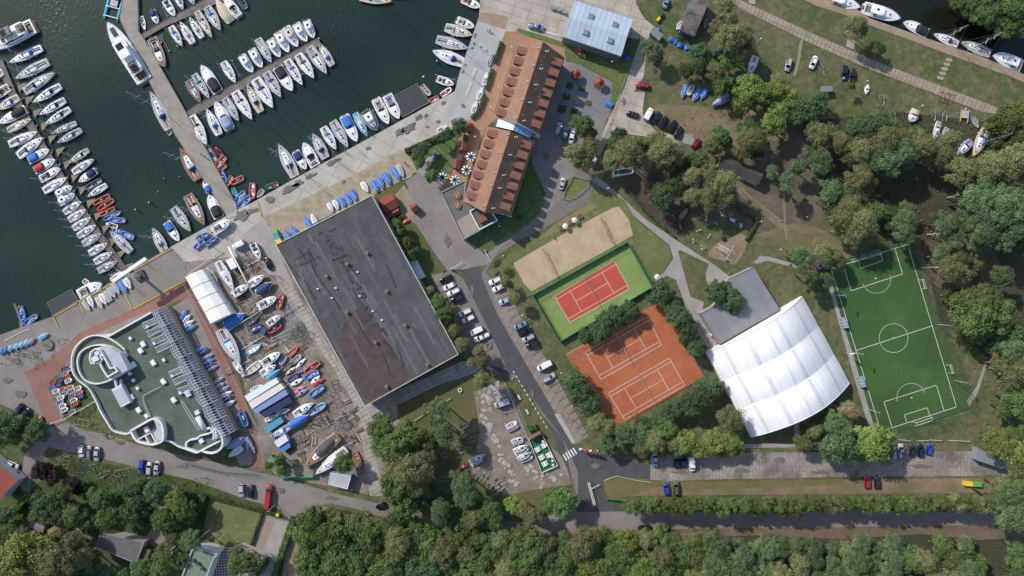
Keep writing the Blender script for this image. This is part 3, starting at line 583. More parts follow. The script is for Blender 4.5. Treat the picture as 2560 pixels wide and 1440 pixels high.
# ---- hotel: two long gabled wings with dormers
M_tile = mat('roof_tile', '#9f785f', .8, '#8c6652', .25, brick=(.34, 30, math.radians(-18), .03, '#b8b8b8'), stain=(.16, .63, '#a4724f', .15), fine=.24, fac=(.35, .65))
M_dorm = mat('dormer_tile', '#935f50', .8, '#855446', .6, brick=(.34, 30, math.radians(72), .03, '#a8a8a8'), fine=.15)
ze, zr = 7.0, 13.6
def lerp3(a, b_, t_): return tuple(a[i] + (b_[i] - a[i]) * t_ for i in range(3))
def wing(label, W0, R0, E0, W1, R1, E1, hipN, dw, de, chim):
    w0, e0_, w1, e1_ = [P(*p, ze) for p in (W0, E0, W1, E1)]; r0, r1 = P(*R0, zr), P(*R1, zr)
    r_ = root('hotel_wing', label, 'building', [w0, e0_, e1_, w1], 'hotel wings'); o_ = r_.location
    w0, e0_, w1, e1_, r0, r1 = [p - o_ for p in (w0, e0_, w1, e1_, r0, r1)]
    MB().add([w0, r0, r1, w1], [(0, 1, 2, 3)][::1]).build('roof_slope', M_tile, r_); MB().add([r0, e0_, e1_, r1], [(0, 1, 2, 3)]).build('roof_slope', M_tile, r_)
    c = (w0 + e0_ + w1 + e1_)/4; q_ = [((p.x-c.x)*.965+c.x, (p.y-c.y)*.985+c.y) for p in (w0, w1, e1_, e0_)]
    MB().prism(q_, 0, ze - .15).build('wall', M_wwall, r_)
    gm = MB(); gm.add([(w0.x, w0.y, ze-.1), (e0_.x, e0_.y, ze-.1), (r0.x, r0.y - .2, zr - .1)], [(0, 2, 1)]); gm.add([(w1.x, w1.y, ze-.1), (e1_.x, e1_.y, ze-.1), (r1.x, r1.y + .2, zr-.1)], [(0, 1, 2)]); gm.build('gable', M_wwall, r_)
    MB().tube(r0, r1, .16, n=6).build('ridge_cap', mat('ridge_tile', '#8d5a44', .8), r_)
    nE, nW = (e0_ - r0), (w0 - r0)
    axis = (r1 - r0).normalized(); 
    for side, lst in ((-1, dw), (1, de)):
        for (x, y) in lst:
            out = Vector((axis.y, -axis.x, 0)); out = out if (out.x > 0) == (side > 0) else -out; out.normalize(); al = Vector((axis.x, axis.y, 0)).normalized()
            p = P(x, y, 11.6) - o_; hw = 1.05; f_ = p + out*1.7; bk = p - out*1.9; D_ = abs(((e0_ if side > 0 else w0) - r0).dot(out)) * .98
            slz = lambda q: zr - (zr - ze)*max(0, (q - r0).dot(out))/D_
            hd = slz(bk) + .03
            def v(base, s2, z): return (base.x + al.x*s2, base.y + al.y*s2, z)
            rf = MB(); rf.add([v(bk, -hw-.15, hd), v(bk, 0, hd+.08), v(bk, hw+.15, hd), v(f_, -hw-.15, hd-.3), v(f_, 0, hd-.15), v(f_, hw+.15, hd-.3)], [(0, 1, 4, 3), (1, 2, 5, 4)]); rf.build('dormer_roof', M_dorm, r_)
            g_ = f_ - out*.3; zf = slz(g_) - .1; zb_ = slz(bk) - .5
            bx = MB(); bx.add([v(bk, -hw, zb_), v(bk, hw, zb_), v(g_, hw, zf), v(g_, -hw, zf), v(bk, -hw, hd-.05), v(bk, hw, hd-.05), v(g_, hw, hd-.42), v(g_, -hw, hd-.42), v(g_, 0, hd-.2)], [(0, 4, 7, 3), (1, 2, 6, 5), (3, 7, 8, 6, 2)])
            d_ = bx.build('dormer', mat('dormer_wall', '#4a332c', .8, '#3f2b26', 1.0), r_)
            cpt = f_ - out*.27; MB().box(cpt.x, cpt.y, hd-1.8, 1.4, .08, 1.2, math.atan2(al.y, al.x)).build('window', GLASS, d_)
    for k, t_ in enumerate(chim):
        for sd_, vz in ((-1, .06), (1, .12)):
            base = r0.lerp(r1, t_) + (nW if sd_ < 0 else nE) * (.1 if sd_ < 0 else .22); cb = MB().box(base.x, base.y, base.z - .3, .5, .35, .9).build('vent_pipe', paint('#c7c2ba', .7), r_)
            MB().box(base.x + .75, base.y + .1, base.z - .3, .35, .35, .8).build('vent_pipe', paint('#c7c2ba', .7), r_)
    rs = random.Random(len(label))
    for k in range(9):
        t_ = rs.random(); vv = rs.uniform(.1, .7); sd_ = rs.random() < .5; base = r0.lerp(r1, t_).lerp(w0.lerp(w1, t_) if sd_ else e0_.lerp(e1_, t_), vv); MB().tube(base + Vector((0, 0, -.1)), base + Vector((0, 0, .45)), .1, n=6).build('flue', paint('#d9d6cf', .6), r_)
    # eaves gutter and window rows
    for a, b_ in ((w0, w1), (e0_, e1_)):
        MB().tube((a.x, a.y, ze-.05), (b_.x, b_.y, ze-.05), .12, n=6).build('gutter', paint('#4c3a34', .5), r_)
    for (i0, i1) in ((2, 3),):
        for zz in (1.0, 4.0):
            windows(r_, q_[2], q_[3], zz, 1.5, 13, 1.3)
    windows(r_, q_[0], q_[1], 4.0, 1.5, 13, 1.3); windows(r_, q_[1], q_[2], 4.0, 1.5, 4, 1.4)
    return r_
wn = wing('northern hotel wing, long tiled gable roof with rows of dormers beside the garden court', (1292, 112), (1358, 104), (1411, 144), (1232, 295), (1292, 305), (1351, 338), False,
     [(1305 - 8.7*i, 122 + 26*i) for i in range(7)], [(1394 - 8.8*i, 150 + 26*i) for i in range(7)], [.08, .3, .5, .72, .95])
wsth = wing('southern hotel wing, long tiled gable roof with dormers above the wooden terrace', (1217, 316), (1277, 328), (1338, 352), (1158, 502), (1212, 531), (1279, 540), False,
     [(1230 - 8.6*i, 331 + 26*i) for i in range(7)], [(1316 - 8.7*i, 359 + 26*i) for i in range(7)], [.05, .27, .52, .68, .93])
# glazed link between the wings
pts = [P(1246, 298, 9), P(1289, 306, 10.4), P(1330, 322, 8), P(1325, 345, 8), P(1283, 326, 10.4), P(1240, 316, 9)]
r = root('glass_link', 'glazed link roof, white and blue, joining the two hotel wings', 'glass roof', pts); q = [p - r.location for p in pts]
MB().add([q[0], q[1], q[4], q[5]], [(0, 3, 2, 1)]).build('roof_pane', mat('opal_sheet', '#dfe6ea', .3, '#d0d9de', 1.0, fine=.03), r); MB().add([q[1], q[2], q[3], q[4]], [(0, 3, 2, 1)]).build('roof_pane', mat('blue_sheet', '#5f8fbf', .15, '#6d9cc8', .8, fine=.03), r)
MB().prism([(p.x, p.y) for p in q], 0, 7.6, False).build('wall', M_gwall, r); m_ = MB()
for k in range(6): t_ = k/5; m_.tube(q[0].lerp(q[1], t_), q[5].lerp(q[4], t_), .06, n=4).tube(q[1].lerp(q[2], t_), q[4].lerp(q[3], t_), .06, n=4)
m_.build('glazing_bar', M_metalw, r)
# wooden terrace building at the south end
r, q = flat_roof('terrace_building', 'low terrace building with grey deck and benches at the hotel\'s south end', '1102,481 1165,450 1160,503 1226,528 1243,551 1158,599', 3.6, mat('deck_boards', '#77716c', .85, '#6a645f', .4, brick=(30, .3, math.radians(28), .03, '#909090'), fine=.12), mat('pale_wall', '#b9bdbb', .8), .35, .3, paint('#8f9698', .6))
MB().sheet(loc('1142,552 1175,532 1198,572 1160,596', 3.6, r), 3.62).build('gravel_roof', mat('terrace_tile', '#9c8f83', .9, '#8f8277', .5, fine=.12), r)
x_ = [p[:2] for p in loc('1175,529 1195,516 1227,527 1243,551 1199,574', 5.5, r)]
s3 = MB().prism(x_, 3.5, 5.5).build('stair_head', M_wwall, r); MB().sheet(x_, 5.52).build('roof', M_green, s3); wallpath(MB(), x_, .35, 5.4, 6.1, True).build('parapet', M_wwall, s3)
p = Vector(P(1206, 546, 6.5)) - r.location; MB().box(p.x, p.y, 5.5, 2.8, 2.3, 1.5, .45).build('lift_housing', M_dorm, r)
for k, (x, y) in enumerate(((1144, 488), (1144, 514))):
    c = P(x, y, 3.9); t_ = thing('picnic_table', None, 'table', None, (c.x, c.y, 3.65), math.radians(62), 'wooden tables on the hotel terrace', full='wooden table with benches on the grey terrace deck, ' + ('upper' if k == 0 else 'lower') + ' one')
    MB().box(0, 0, .7, 2.0, .9, .07).build('tabletop', mat('deck_wood', '#a3815c', .8, '#8e6e4d', 1), t_)
    for s2 in (-1, 1): MB().box(0, s2*.95, .42, 2.0, .35, .06).build('bench', MATS['deck_wood'], t_)
    for s2 in (-1, 1): MB().box(s2*.8, 0, 0, .1, 1.6, .7, 0).build('leg', MATS['deck_wood'], t_)

# ---- metal hall in the north
ze2, zr2 = 6.2, 7.4
c4 = [P(*p, ze2) for p in ((1438, 0), (1583, 47), (1553, 141), (1407.5, 92))]; rg = [P(1423, 43, zr2), P(1568, 91, zr2)]
r = root('metal_hall', 'pale blue metal-roofed hall beside the slipway with four roof cowls', 'building', c4); q = [p - r.location for p in c4]; g2 = [p - r.location for p in rg]
M_mroof = mat('pale_metal_roof', '#b8c6d3', .35, '#aebdcb', .2, metal=.1, brick=(1.8, 60, math.radians(18), .05, '#8d8d8d'), fine=.03)
MB().add([q[0], q[1], g2[1], g2[0]], [(0, 3, 2, 1)]).build('roof_slope', M_mroof, r); MB().add([g2[0], g2[1], q[2], q[3]], [(0, 3, 2, 1)]).build('roof_slope', M_mroof, r)
cc_ = ctr(q); q_ = [((p.x-cc_.x)*.985+cc_.x, (p.y-cc_.y)*.975+cc_.y) for p in (q[3], q[2], q[1], q[0])]
MB().prism(q_, 0, ze2-.05).build('wall', M_gwall, r)
gm = MB(); gm.add([(q_[0][0], q_[0][1], 6), (q_[3][0], q_[3][1], 6), (g2[0].x+.3, g2[0].y, 7.3)], [(0, 2, 1)]); gm.add([(q_[1][0], q_[1][1], 6), (q_[2][0], q_[2][1], 6), (g2[1].x-.3, g2[1].y, 7.3)], [(0, 1, 2)]); gm.build('gable', M_gwall, r)
aa, ab = Vector(q_[0]), Vector(q_[1]); windows(r, aa.lerp(ab, .38), aa.lerp(ab, .56), 3.4, 1.4, 4, .95)
for (x, y) in ((1477, 39), (1537, 59), (1464, 79), (1525, 99)):
    p = P(x, y, 7.6) - r.location; cw = MB().box(p.x, p.y, 6.3, 1.8, 1.6, 1.2, -.33).build('roof_cowl', paint('#a9b2b8', .5), r); l_ = MB()
    for k in range(3): l_.box(p.x + .1, p.y - .5 + k*.5, 7.5, 1.7, .2, .12, -.33)
    l_.build('slat', paint('#6f7880', .5), cw)
MB().tube((q[0].x, q[0].y, ze2), (q[1].x, q[1].y, ze2), .1).build('gutter', paint('#7e8890'), r); MB().tube((q[3].x, q[3].y, ze2), (q[2].x, q[2].y, ze2), .1).build('gutter', paint('#7e8890'), r)

# ---- generic gabled shed
def gable(name, label, corners, ze_, zr_, roof_m, wall_m, along=0, cat='building', win=0, group=None):
    """corners: 4 px at eave height, order round; ridge runs parallel to side 0-1 (along=0) or 1-2 (along=1)"""
    c_ = [P(*p, ze_) for p in corners]
    if along: c_ = c_[1:] + c_[:1]
    r_ = root(name, label, cat, c_, group); q = [p - r_.location for p in c_]
    A = sum(q[i].x*q[(i+1) % 4].y - q[(i+1) % 4].x*q[i].y for i in range(4))
    if A < 0: q = [q[1], q[0], q[3], q[2]]
    g0, g1 = (q[0] + q[3])/2, (q[1] + q[2])/2; g0.z = g1.z = zr_
    MB().add([q[0], q[1], g1, g0], [(0, 1, 2, 3)]).build('roof_slope', roof_m, r_); MB().add([q[3], q[2], g1, g0], [(0, 3, 2, 1)]).build('roof_slope', roof_m, r_)
    MB().tube(g0, g1, .08).build('ridge_cap', roof_m, r_)
    cc = (q[0]+q[1]+q[2]+q[3])/4; w_ = [(cc.x + (p.x-cc.x)*.95, cc.y + (p.y-cc.y)*.95) for p in q]
    MB().prism(w_, 0, ze_-.04).build('wall', wall_m, r_)
    gm = MB(); gi0 = g0.lerp(cc, .05); gi1 = g1.lerp(cc, .05)
    gm.add([(*w_[0], ze_-.04), (*w_[3], ze_-.04), (gi0.x, gi0.y, zr_-.05)], [(0, 2, 1)]); gm.add([(*w_[1], ze_-.04), (*w_[2], ze_-.04), (gi1.x, gi1.y, zr_-.05)], [(0, 1, 2)]); gm.build('gable', wall_m, r_)
    if win: windows(r_, w_[0], w_[1], .9, 1.1, win, 1.0); windows(r_, w_[2], w_[3], .9, 1.1, win, 1.0)
    MB().box((w_[1][0]+w_[2][0])/2, (w_[1][1]+w_[2][1])/2, 0, .12, .95, 2.0, math.atan2(w_[2][1]-w_[1][1], w_[2][0]-w_[1][0]) - math.pi/2).build('door', paint('#5a4a40', .7), r_)
    return r_
M_redr = mat('red_shingle', '#8a4338', .85, '#783a31', .8, fine=.12); M_wood = mat('wood_wall', '#6d4a38', .85, '#5c3e30', 1.0)
gable('red_shed', 'largest red-roofed wooden shed behind the dark hall', ((945, 500), (980, 482), (998, 514), (965, 535)), 2.6, 3.6, M_redr, M_wood, win=2)
gable('red_shed', 'low red-roofed lean-to directly below the largest red shed', ((966, 537), (995, 520), (1001, 532), (971, 547)), 2.2, 2.8, M_redr, M_wood)
gable('red_shed', 'small square red-roofed hut alone beside the paved yard', ((1022, 514), (1037, 507), (1047, 523), (1033, 532)), 2.4, 3.1, M_redr, M_wood)
for nm, cx_, cy_ in (('topmost', 1174, 319), ('middle', 1158, 366), ('lowest', 1142, 411)):
    gable('market_kiosk', f'red-roofed garden kiosk west of the hotel, {nm} of three', ((cx_-8, cy_-13), (cx_+10, cy_-9), (cx_+7, cy_+12), (cx_-10, cy_+8)), 2.4, 3.1, M_redr, M_wood, 1, 'kiosk', group='red-roofed garden kiosks')
gable('green_shed', 'green-roofed shed among bushes at the yard\'s southern gate', ((667, 1150), (677, 1139), (708, 1157), (700, 1170)), 2.5, 3.2, mat('green_sheet', '#4b7462', .6, '#41685a', .5), M_wood)
gable('blue_barrack', 'long blue barrack with patched dark roof at the top edge', ((1700, 76), (1730, -12), (1773, 0), (1737, 90)), 4.0, 5.2, mat('patched_roof', '#5b4c49', .9, '#77746c', .25, fac=(.45, .55), fine=.3), mat('blue_wall', '#4a74a5', .7, '#41689a', .6), 1, win=7)
gable('brown_barrack', 'long brown rusty-roofed barrack among the pines', ((1803, 387), (1908, 430), (1897, 462), (1796, 412)), 3.6, 4.6, mat('rusty_roof', '#47413f', .9, '#5d5049', .25, stain=(.3, .62, '#83796e'), fine=.3, brick=(30, 1.1, math.radians(-20), .05, '#808080')), mat('pale_boards', '#bcb6aa', .85), 0, win=6)
gable('white_house', 'white house with red roof at the lower left edge', ((-50, 1120), (45, 1202), (5, 1250), (-95, 1175)), 5.0, 7.0, mat('house_tile', '#8b4238', .8, '#8d4033', .6), M_wwall, 0, win=3)
gable('garden_shed', 'small grey-roofed garden shed with ochre wall among hedges', ((78, 1300), (113, 1313), (108, 1333), (70, 1317)), 2.5, 2.9, mat('grey_felt', '#777a80', .9), mat('ochre', '#9a7b45', .8), 0)
gable('garden_shed', 'brown-roofed garden shed right of the grey-roofed one', ((118, 1325), (155, 1304), (166, 1322), (128, 1345)), 2.5, 3.0, mat('brown_felt2', '#7d6a62', .9), M_wood, 0)
gable('playground_hut', 'small dark hut in the playground under the pines', ((1630, 430), (1650, 440), (1641, 458), (1622, 447)), 2.3, 3.0, mat('dark_shingle', '#4a4140', .9), M_wood)
gable('garden_hut', 'green garden hut half hidden under trees below the blue barrack', ((1786, 122), (1808, 120), (1806, 138), (1785, 138)), 2.3, 3.0, mat('teal_felt', '#3e5452', .9), M_wood)
gable('terrace_hut', 'brown hut with solar panel at the head of the green cafe terrace', ((1322, 1094), (1350, 1078), (1355, 1086), (1328, 1103)), 2.4, 2.9, mat('brown_sheet', '#6b5046', .7), M_wood)
for s_, lb, gr in (('1428,178 1440,172 1451,178 1451,190 1440,197 1428,191', 'hexagonal red-roofed gazebo nearest the hotel in the garden court', 0), ('1486,202 1498,192 1510,200 1511,210 1500,218 1487,212', 'hexagonal red-roofed gazebo in the right corner of the garden court', 0)):
    pts = pp(s_, 2.6); r_ = root('gazebo', lb, 'gazebo', pts, 'garden gazebos'); q = rel(pts, r_)
    for i in range(6):
        a, b_ = q[i], q[(i+1) % 6]; MB().add([a, b_, (0, 0, 4.0)], [(0, 1, 2) if a[0]*b_[1]-a[1]*b_[0] > 0 else (1, 0, 2)]).build('roof_panel', mat('gazebo_tile', '#9a4a3a', .8, '#8a4235', .8), r_); MB().tube((a[0]*.9, a[1]*.9, 0), (a[0]*.9, a[1]*.9, 2.6), .08).build('post', M_wood, r_)
    MB().prism([(p[0]*.9, p[1]*.9) for p in q], 0, .2).build('floor', M_wood, r_)
flat_roof('grey_house', 'flat grey-roofed house with chimney in the lower left garden', '252,1330 361,1355 340,1408 241,1368', 4, mat('grey_flat', '#6d6a6c', .9, '#5b585a', .25, fine=.2), mat('cream_wall', '#bdb5a6', .8), .2, .3, paint('#8a8c90', .6))
r, q = flat_roof('green_annex', 'green ribbed annex on the right end of the grey flat house', '361,1370 377,1376 362,1414 347,1408', 3, mat('green_rib', '#4f6b4b', .7, '#466143', .5, brick=(.7, 30, .3, .05, '#909090')), M_wood, 0)
r, q = flat_roof('sports_building', 'grey ribbed-roof sports building against the white arched hall', '1820,698 1883,668 1950,774 1800,860 1752,783 1788,764', 4.6, mat('grey_rib_roof', '#8b8d93', .6, '#82848b', .2, brick=(.45, 60, math.radians(-31), .05, '#8f8f8f'), fine=.05), mat('sb_wall', '#a9a7a2', .8), .12, .18, paint('#777a80', .5))
p = P(1777, 836) - r.location; MB().box(p.x, p.y, 0, 1.2, .8, 1.4, .5).build('air_unit', M_metalw, r)
r, q = flat_roof('green_roof_house', 'white house with green flat roof and paved patio at the bottom edge', '494,1366 546,1384 535,1398 500,1490 440,1490 455,1440 480,1374', 6, mat('green_flat', '#72836a', .85, '#677861', .4, fine=.08), M_wwall, .5, .5, mat('lilac_trim', '#a6a8b6', .6))
for x, y in ((507, 1420), (485, 1400), (497, 1408)): p = P(x, y, 6) - r.location; MB().box(p.x, p.y, 5.98, .9, .7, 1.1, .3).build('chimney', paint('#3f4240', .8), r)
flat_roof('playground_kiosk', 'small white-edged kiosk under the trees above the playground', '1533,426 1582,418 1583,432 1536,440', 3, mat('mossy', '#5b6349', .9), M_wwall, .3, .25)
flat_roof('pale_kiosk', 'pale-roofed kiosk at the right side of the big dark hall', '1020,658 1040,650 1062,692 1042,701', 3, mat('pale_sheet', '#c3cdd2', .5, '#b8c3c9', .5, fine=.03), M_wwall, 0)
flat_roof('white_cabin', 'white flat-roofed cabin under a tree at the bottom of the boatyard', '826,1182 878,1190 868,1223 821,1210', 3.2, mat('pale_flat', '#aeb1b8', .7, '#9c9fa6', .4, fine=.1), paint('#7896b4', .7), .1, .2)
flat_roof('hidden_pavilion', 'small pale pavilion half hidden by a birch near the hotel parking', '1462,385 1488,383 1492,402 1466,405', 3, paint('#c9cdd0', .7), M_wwall, .2, .2)
flat_roof('pitch_cabin', 'dark blue cabin under pines at the upper left corner of the football pitch', '2030,640 2062,632 2074,662 2046,675', 2.8, mat('slate_sheet', '#4b566a', .7), M_wood, 0)
flat_roof('blue_shelter', 'blue tarpaulin shelter behind the cream yacht among the trees', '2468,383 2490,372 2497,388 2476,396', 2.2, mat('blue_tarp_dark', '#26415e', .7), M_wood, 0)
flat_roof('grey_shelter', 'grey-roofed shelter beside the two dark cars near the forest', '2052,216 2080,214 2083,228 2050,232', 2.4, mat('grey_sheet2', '#7a838a', .6), M_wood, 0)

# ---- white arched hall
A_, B_, C_, D_ = [P(*p, 2.0) for p in ((1766, 881), (2006, 741), (2124, 957), (1879, 1093))]
r = root('arched_hall', 'large white arched membrane hall between clay courts and football pitch', 'building', [A_, B_, C_, D_]); A_, B_, C_, D_ = [p - r.location for p in (A_, B_, C_, D_)]
M_mem = mat('white_membrane', '#ecedec', .6, '#e2e3e4', .12, fine=.03, stain=(.1, .6, '#e0e0dc', .3)); M_band = mat('membrane_band', '#d2d3d2', .6, '#c9cac9', .3, fine=.02)
NU, NV = 48, 36
def dome(u, v, dz=0):
    p = A_.lerp(B_, u).lerp(D_.lerp(C_, u), v); prof = math.sin(math.pi * u) ** .9 if 0 < u < 1 else 0
    bay = v * 3 % 1 if v < 1 else 1; p.z = 2.0 + 9.4 * prof + .9 * math.sin(math.pi * bay) * (.3 + .7*prof) + dz; return p
for bay in range(3):
    m_ = MB(); bd = MB(); nv = 12
    for part, mb_ in ((0, m_),):
        mb_.rings([[tuple(dome(i/NU, (bay + j/nv)/3)) for i in range(NU+1)] for j in range(nv+1)], close=False)
    o_ = m_.build('membrane_bay', M_mem, r, True)
    for uc, wd_ in ((.13, .014), (.32, .018), (.5, .008), (.62, .018), (.85, .016)):
        bd.rings([[tuple(dome(uc + wd_*k, (bay + .03 + .94*j/nv)/3, .035)) for k in (-1, 0, 1)] for j in range(nv+1)], close=False)
    bd.build('membrane_band', M_band, o_, True); sm_ = MB()
    for uc in [i/14 + .02 for i in range(14)]: sm_.rings([[tuple(dome(uc + .0012*k, (bay + .02 + .96*j/nv)/3, .03)) for k in (-1, 1)] for j in range(nv+1)], close=False)
    sm_.build('seam', mat('membrane_seam', '#d2d3d3', .6), o_, True)
m_ = MB()
for v_, s_ in ((0, 1), (1, -1)):
    rim = [dome(i/NU, v_) for i in range(NU+1)]; m_.add([(p.x, p.y, p.z-.03) for p in rim] + [(p.x, p.y, 0) for p in rim], [((i, i+1, NU+2+i, NU+1+i) if s_ < 0 else (i+1, i, NU+1+i, NU+2+i)) for i in range(NU)])
m_.build('end_wall', M_mem, r)
m_ = MB(); m_.add([(A_.x, A_.y, 0), (D_.x, D_.y, 0), (D_.x, D_.y, 2), (A_.x, A_.y, 2), (B_.x, B_.y, 0), (C_.x, C_.y, 0), (C_.x, C_.y, 2), (B_.x, B_.y, 2)], [(0, 1, 2, 3), (4, 7, 6, 5)]); m_.build('side_wall', M_mem, r)
m_ = MB()
for v_ in (0, 1): m_.path([dome(i/NU, v_, .05) for i in range(NU+1)], .12, 5)
m_.build('rim', M_metalw, r)

# ---- white storage tent
pts = [P(*p, 3.2) for p in ((464, 694), (511, 672), (584, 784), (527, 811))]; r = root('storage_tent', 'white faceted storage tent beside the red brick lane', 'tent', pts); q = [p - r.location for p in pts]
M_tent = mat('tent_canvas', '#efede7', .7, '#e2dfd8', .3, fine=.05)
prof = [(0, 3.2), (.06, 4.2), (.38, 5.2), (.62, 5.2), (.94, 4.2), (1, 3.2)]
def tp(t_, v): a = q[0].lerp(q[3], v).lerp(q[1].lerp(q[2], v), t_[0]); return (a.x, a.y, t_[1])
for k in range(4):
    MB().rings([[tp(t_, v) for t_ in prof] for v in (k/4, (k+1)/4 - .006)], close=False).build('canvas_bay', M_tent, r)
for v in (0, 1): MB().add([tp(t_, v) for t_ in prof] + [(*tp(prof[-1], v)[:2], 0), (*tp(prof[0], v)[:2], 0)], [tuple(range(8))]).build('end_wall', M_tent, r)
m_ = MB(); m_.prism([p[:2] for p in [tuple(x) for x in q]], 0, 3.2, False); m_.build('side_wall', M_tent, r)
for v in (.25, .5, .75): MB().path([(x[0], x[1], x[2]+.04) for x in [tp(t_, v) for t_ in prof]], .06, 4).build('seam', paint('#8f8d88', .8), r)

# ---- boxes, containers
def container(name, label, s_, z, col, cat='container', stripes=None, group=None):
    pts = pp(s_, z); r_ = root(name, label, cat, pts, group); q = [p[:2] for p in rel(pts, r_)]; m_ = col if not isinstance(col, str) else paint(col, .55)
    MB().prism(q, .15, z).build('body', m_, r_)
    e = MB(); wallpath(e, offs(q, -.02, True), .12, z - .08, z + .06, True); e.build('top_rail', m_, r_)
    a, b_ = Vector(q[0]), Vector(q[1]); c_, d_ = Vector(q[3]), Vector(q[2]); rb = MB(); n_ = max(3, int((b_-a).length/.9)); zz = z + .012
    for i in range(1, n_):
        p0_, p1_ = a.lerp(b_, i/n_), c_.lerp(d_, i/n_); rb.tube((p0_.x, p0_.y, zz), (p1_.x, p1_.y, zz), .04, n=4)
    rb.build('rib', m_, r_)
    m2 = (Vector(q[1]) + Vector(q[2]))/2; dr = Vector(q[2]) - Vector(q[1]); MB().box(m2.x, m2.y, .2, dr.length*.85, .1, z-.4, math.atan2(dr.y, dr.x)).build('door', m_, r_)
    return r_
container('storage_box', 'long white storage box, uppermost of the parallel boxes in the boatyard', '611,990 690,944 697,956 620,1004', 3.0, '#dde2ea')
container('storage_box', 'cream topped storage box between the white and the lavender ones', '621,1006 701,958 711,970 630,1022', 3.0, '#dcd3cc')
container('storage_box', 'lavender blue storage box below the cream topped one', '631,1024 712,972 720,986 640,1034', 2.7, '#7f8fbd')
container('tarpaulin_stack', 'dark navy tarpaulin covered stack below the lavender box', '650,1031 722,990 732,1004 666,1043', 2.2, mat('navy_tarp', '#1d2d52', .8, '#24365e', 1.0), 'tarpaulin')
container('storage_container', 'teal blue shipping container in the south of the boatyard', '657,1069 701,1042 709,1055 669,1082', 2.6, '#4f93ad')
container('storage_cabin', 'small white and blue ribbed cabin south of the teal container', '685,1104 712,1085 721,1101 695,1118', 2.6, '#d3d6da', 'cabin')
container('blue_tarpaulin', 'blue covered stack right against the white ribbed cabin', '696,1119 721,1102 726,1117 706,1131', 2.0, '#4a7db8', 'tarpaulin')
container('white_trailer', 'white box trailer with roof hatch at the top of the boatyard', '564,650 581,643 592,667 577,674', 2.4, '#e4e6e8', 'trailer')
container('storage_crate', 'navy crate in the middle of the boatyard', '648,832 655,817 668,822 660,838', 1.5, '#2e4a78', 'crate')
container('lorry_box', 'grey lorry box body under the trees at the right edge', '2446,1120 2512,1160 2506,1172 2440,1150', 3.2, '#7b858d', 'lorry')
container('blue_mat', 'small bright blue square box on the lawn beside the metal hall', '1563,141 1574,139 1575,149 1565,151', .7, '#3968c4', 'box')
for s_, col, lb in (('680,577 690,573 694,583 683,588', '#5fb56e', 'green beach locker at the corner of the dark hall, topmost of three'), ('683,588 694,583 699,594 688,599', '#3f8fc4', 'blue beach locker between the green and yellow ones'), ('688,600 699,595 705,606 694,612', '#e0c62e', 'yellow beach locker at the corner of the dark hall, lowest of three')):
    container('locker', lb, s_, 1.6, col, 'locker', group='coloured lockers by the dark hall')
container('waste_container', 'green part of the long yellow and green bin by the right edge hedge', '2433,1205 2455,1206 2455,1217 2433,1216', 1.4, '#5fa83c', 'bin', group='bins by the hedge'); container('waste_container', 'yellow part of the long yellow and green bin by the right edge hedge', '2410,1204 2432,1205 2432,1216 2411,1214', 1.4, '#e3c51e', 'bin', group='bins by the hedge')
container('yellow_bin', 'yellow recycling bin by the garden hedge gate', '690,1284 697,1286 696,1292 689,1290', 1.1, '#d8c32c', 'bin')
container('yellow_skip', 'yellow skip on the grass left of the blue barrack', '1640,48 1648,40 1652,46 1645,53', 1.2, '#d8b52c', 'bin'); container('green_skip', 'dark green bins above the yellow skip', '1647,30 1656,26 1657,38 1650,41', 1.2, '#2f5540', 'bin')
container('work_cabin', 'open-topped green cabin left of the blue tarpaulins', '1625,82 1634,68 1658,86 1648,102', 2.4, '#7b827c', 'cabin')
for k, (x, y) in enumerate(((1382, 18), (1396, 22), (1410, 28))):
    container('pallet_stack', f'grey stack of pallets near the metal hall, {["left","middle","right"][k]} of three', f'{x-6},{y-5} {x+3},{y-3} {x+6},{y+7} {x-4},{y+4}', 1.0, '#83888a', 'pallets', group='pallet stacks by the metal hall')
for k, (x, y) in enumerate(((1165, 345), (1151, 394))):
    container('garden_box', f'dark garden box between the red-roofed kiosks, {["upper","lower"][k]} one', f'{x-6},{y-9} {x+6},{y-6} {x+3},{y+8} {x-8},{y+4}', 1.6, '#4a4a4c', 'box', group='dark boxes between kiosks')
# ================================================================ BOATS
COL = dict(W='#e9eaec', G='#a9abae', T='#a8794f', C='#cfc1a5', N='#27376d', B='#3a78cc', R='#b5383a', K='#22242a', O='#c9552f', E='#2f7d70', L='#6fb2d6', D='#4c4f57', P='#8f86a8', Y='#d8b52c', A='#3aa9c6', M='#d77a95', V='#9aa6c9')
CN = dict(W='white', G='grey', T='wooden', C='cream', N='navy', B='blue', R='red', K='black', O='orange', E='green', L='light blue', D='dark grey', P='lilac', Y='yellow', A='turquoise', M='pink', V='pale blue')
def bm_(c, kind='gel'):
    if kind == 'gel': return mat('gelcoat_' + c, COL[c], .3, scale=.9, fac=(.2, 1.6), fine=.04)
    if kind == 'cloth': return mat('canvas_' + c, COL[c], .8, scale=2.0, fine=.16, bump=.03)
    if kind == 'rub': return mat('rubber_' + c, COL[c], .55, scale=1.5, fine=.06)
M_deckw = mat('deck_white', '#dcdcdc', .6, '#c9c9cb', 1.2, fine=.1); M_deckg = mat('deck_grey', '#b3b4b8', .7, '#9fa1a6', 1.0, fine=.12)
M_teak = mat('teak', '#a8805c', .8, '#93694a', 1.5, brick=(3, .12, 0, .015, '#808080'), fine=.12); M_ckpt = mat('cockpit_floor', '#8d8780', .8, '#726c66', 1.5, fine=.2)
M_dglass = mat('dark_glass', '#141a22', .1, '#1c232d', 1, fine=0); M_alu = mat('mast_metal', '#c5c8cc', .35, '#b3b7bc', 1, metal=.3, fine=.03); M_motor = mat('outboard_black', '#2a2c31', .4, fine=.05)
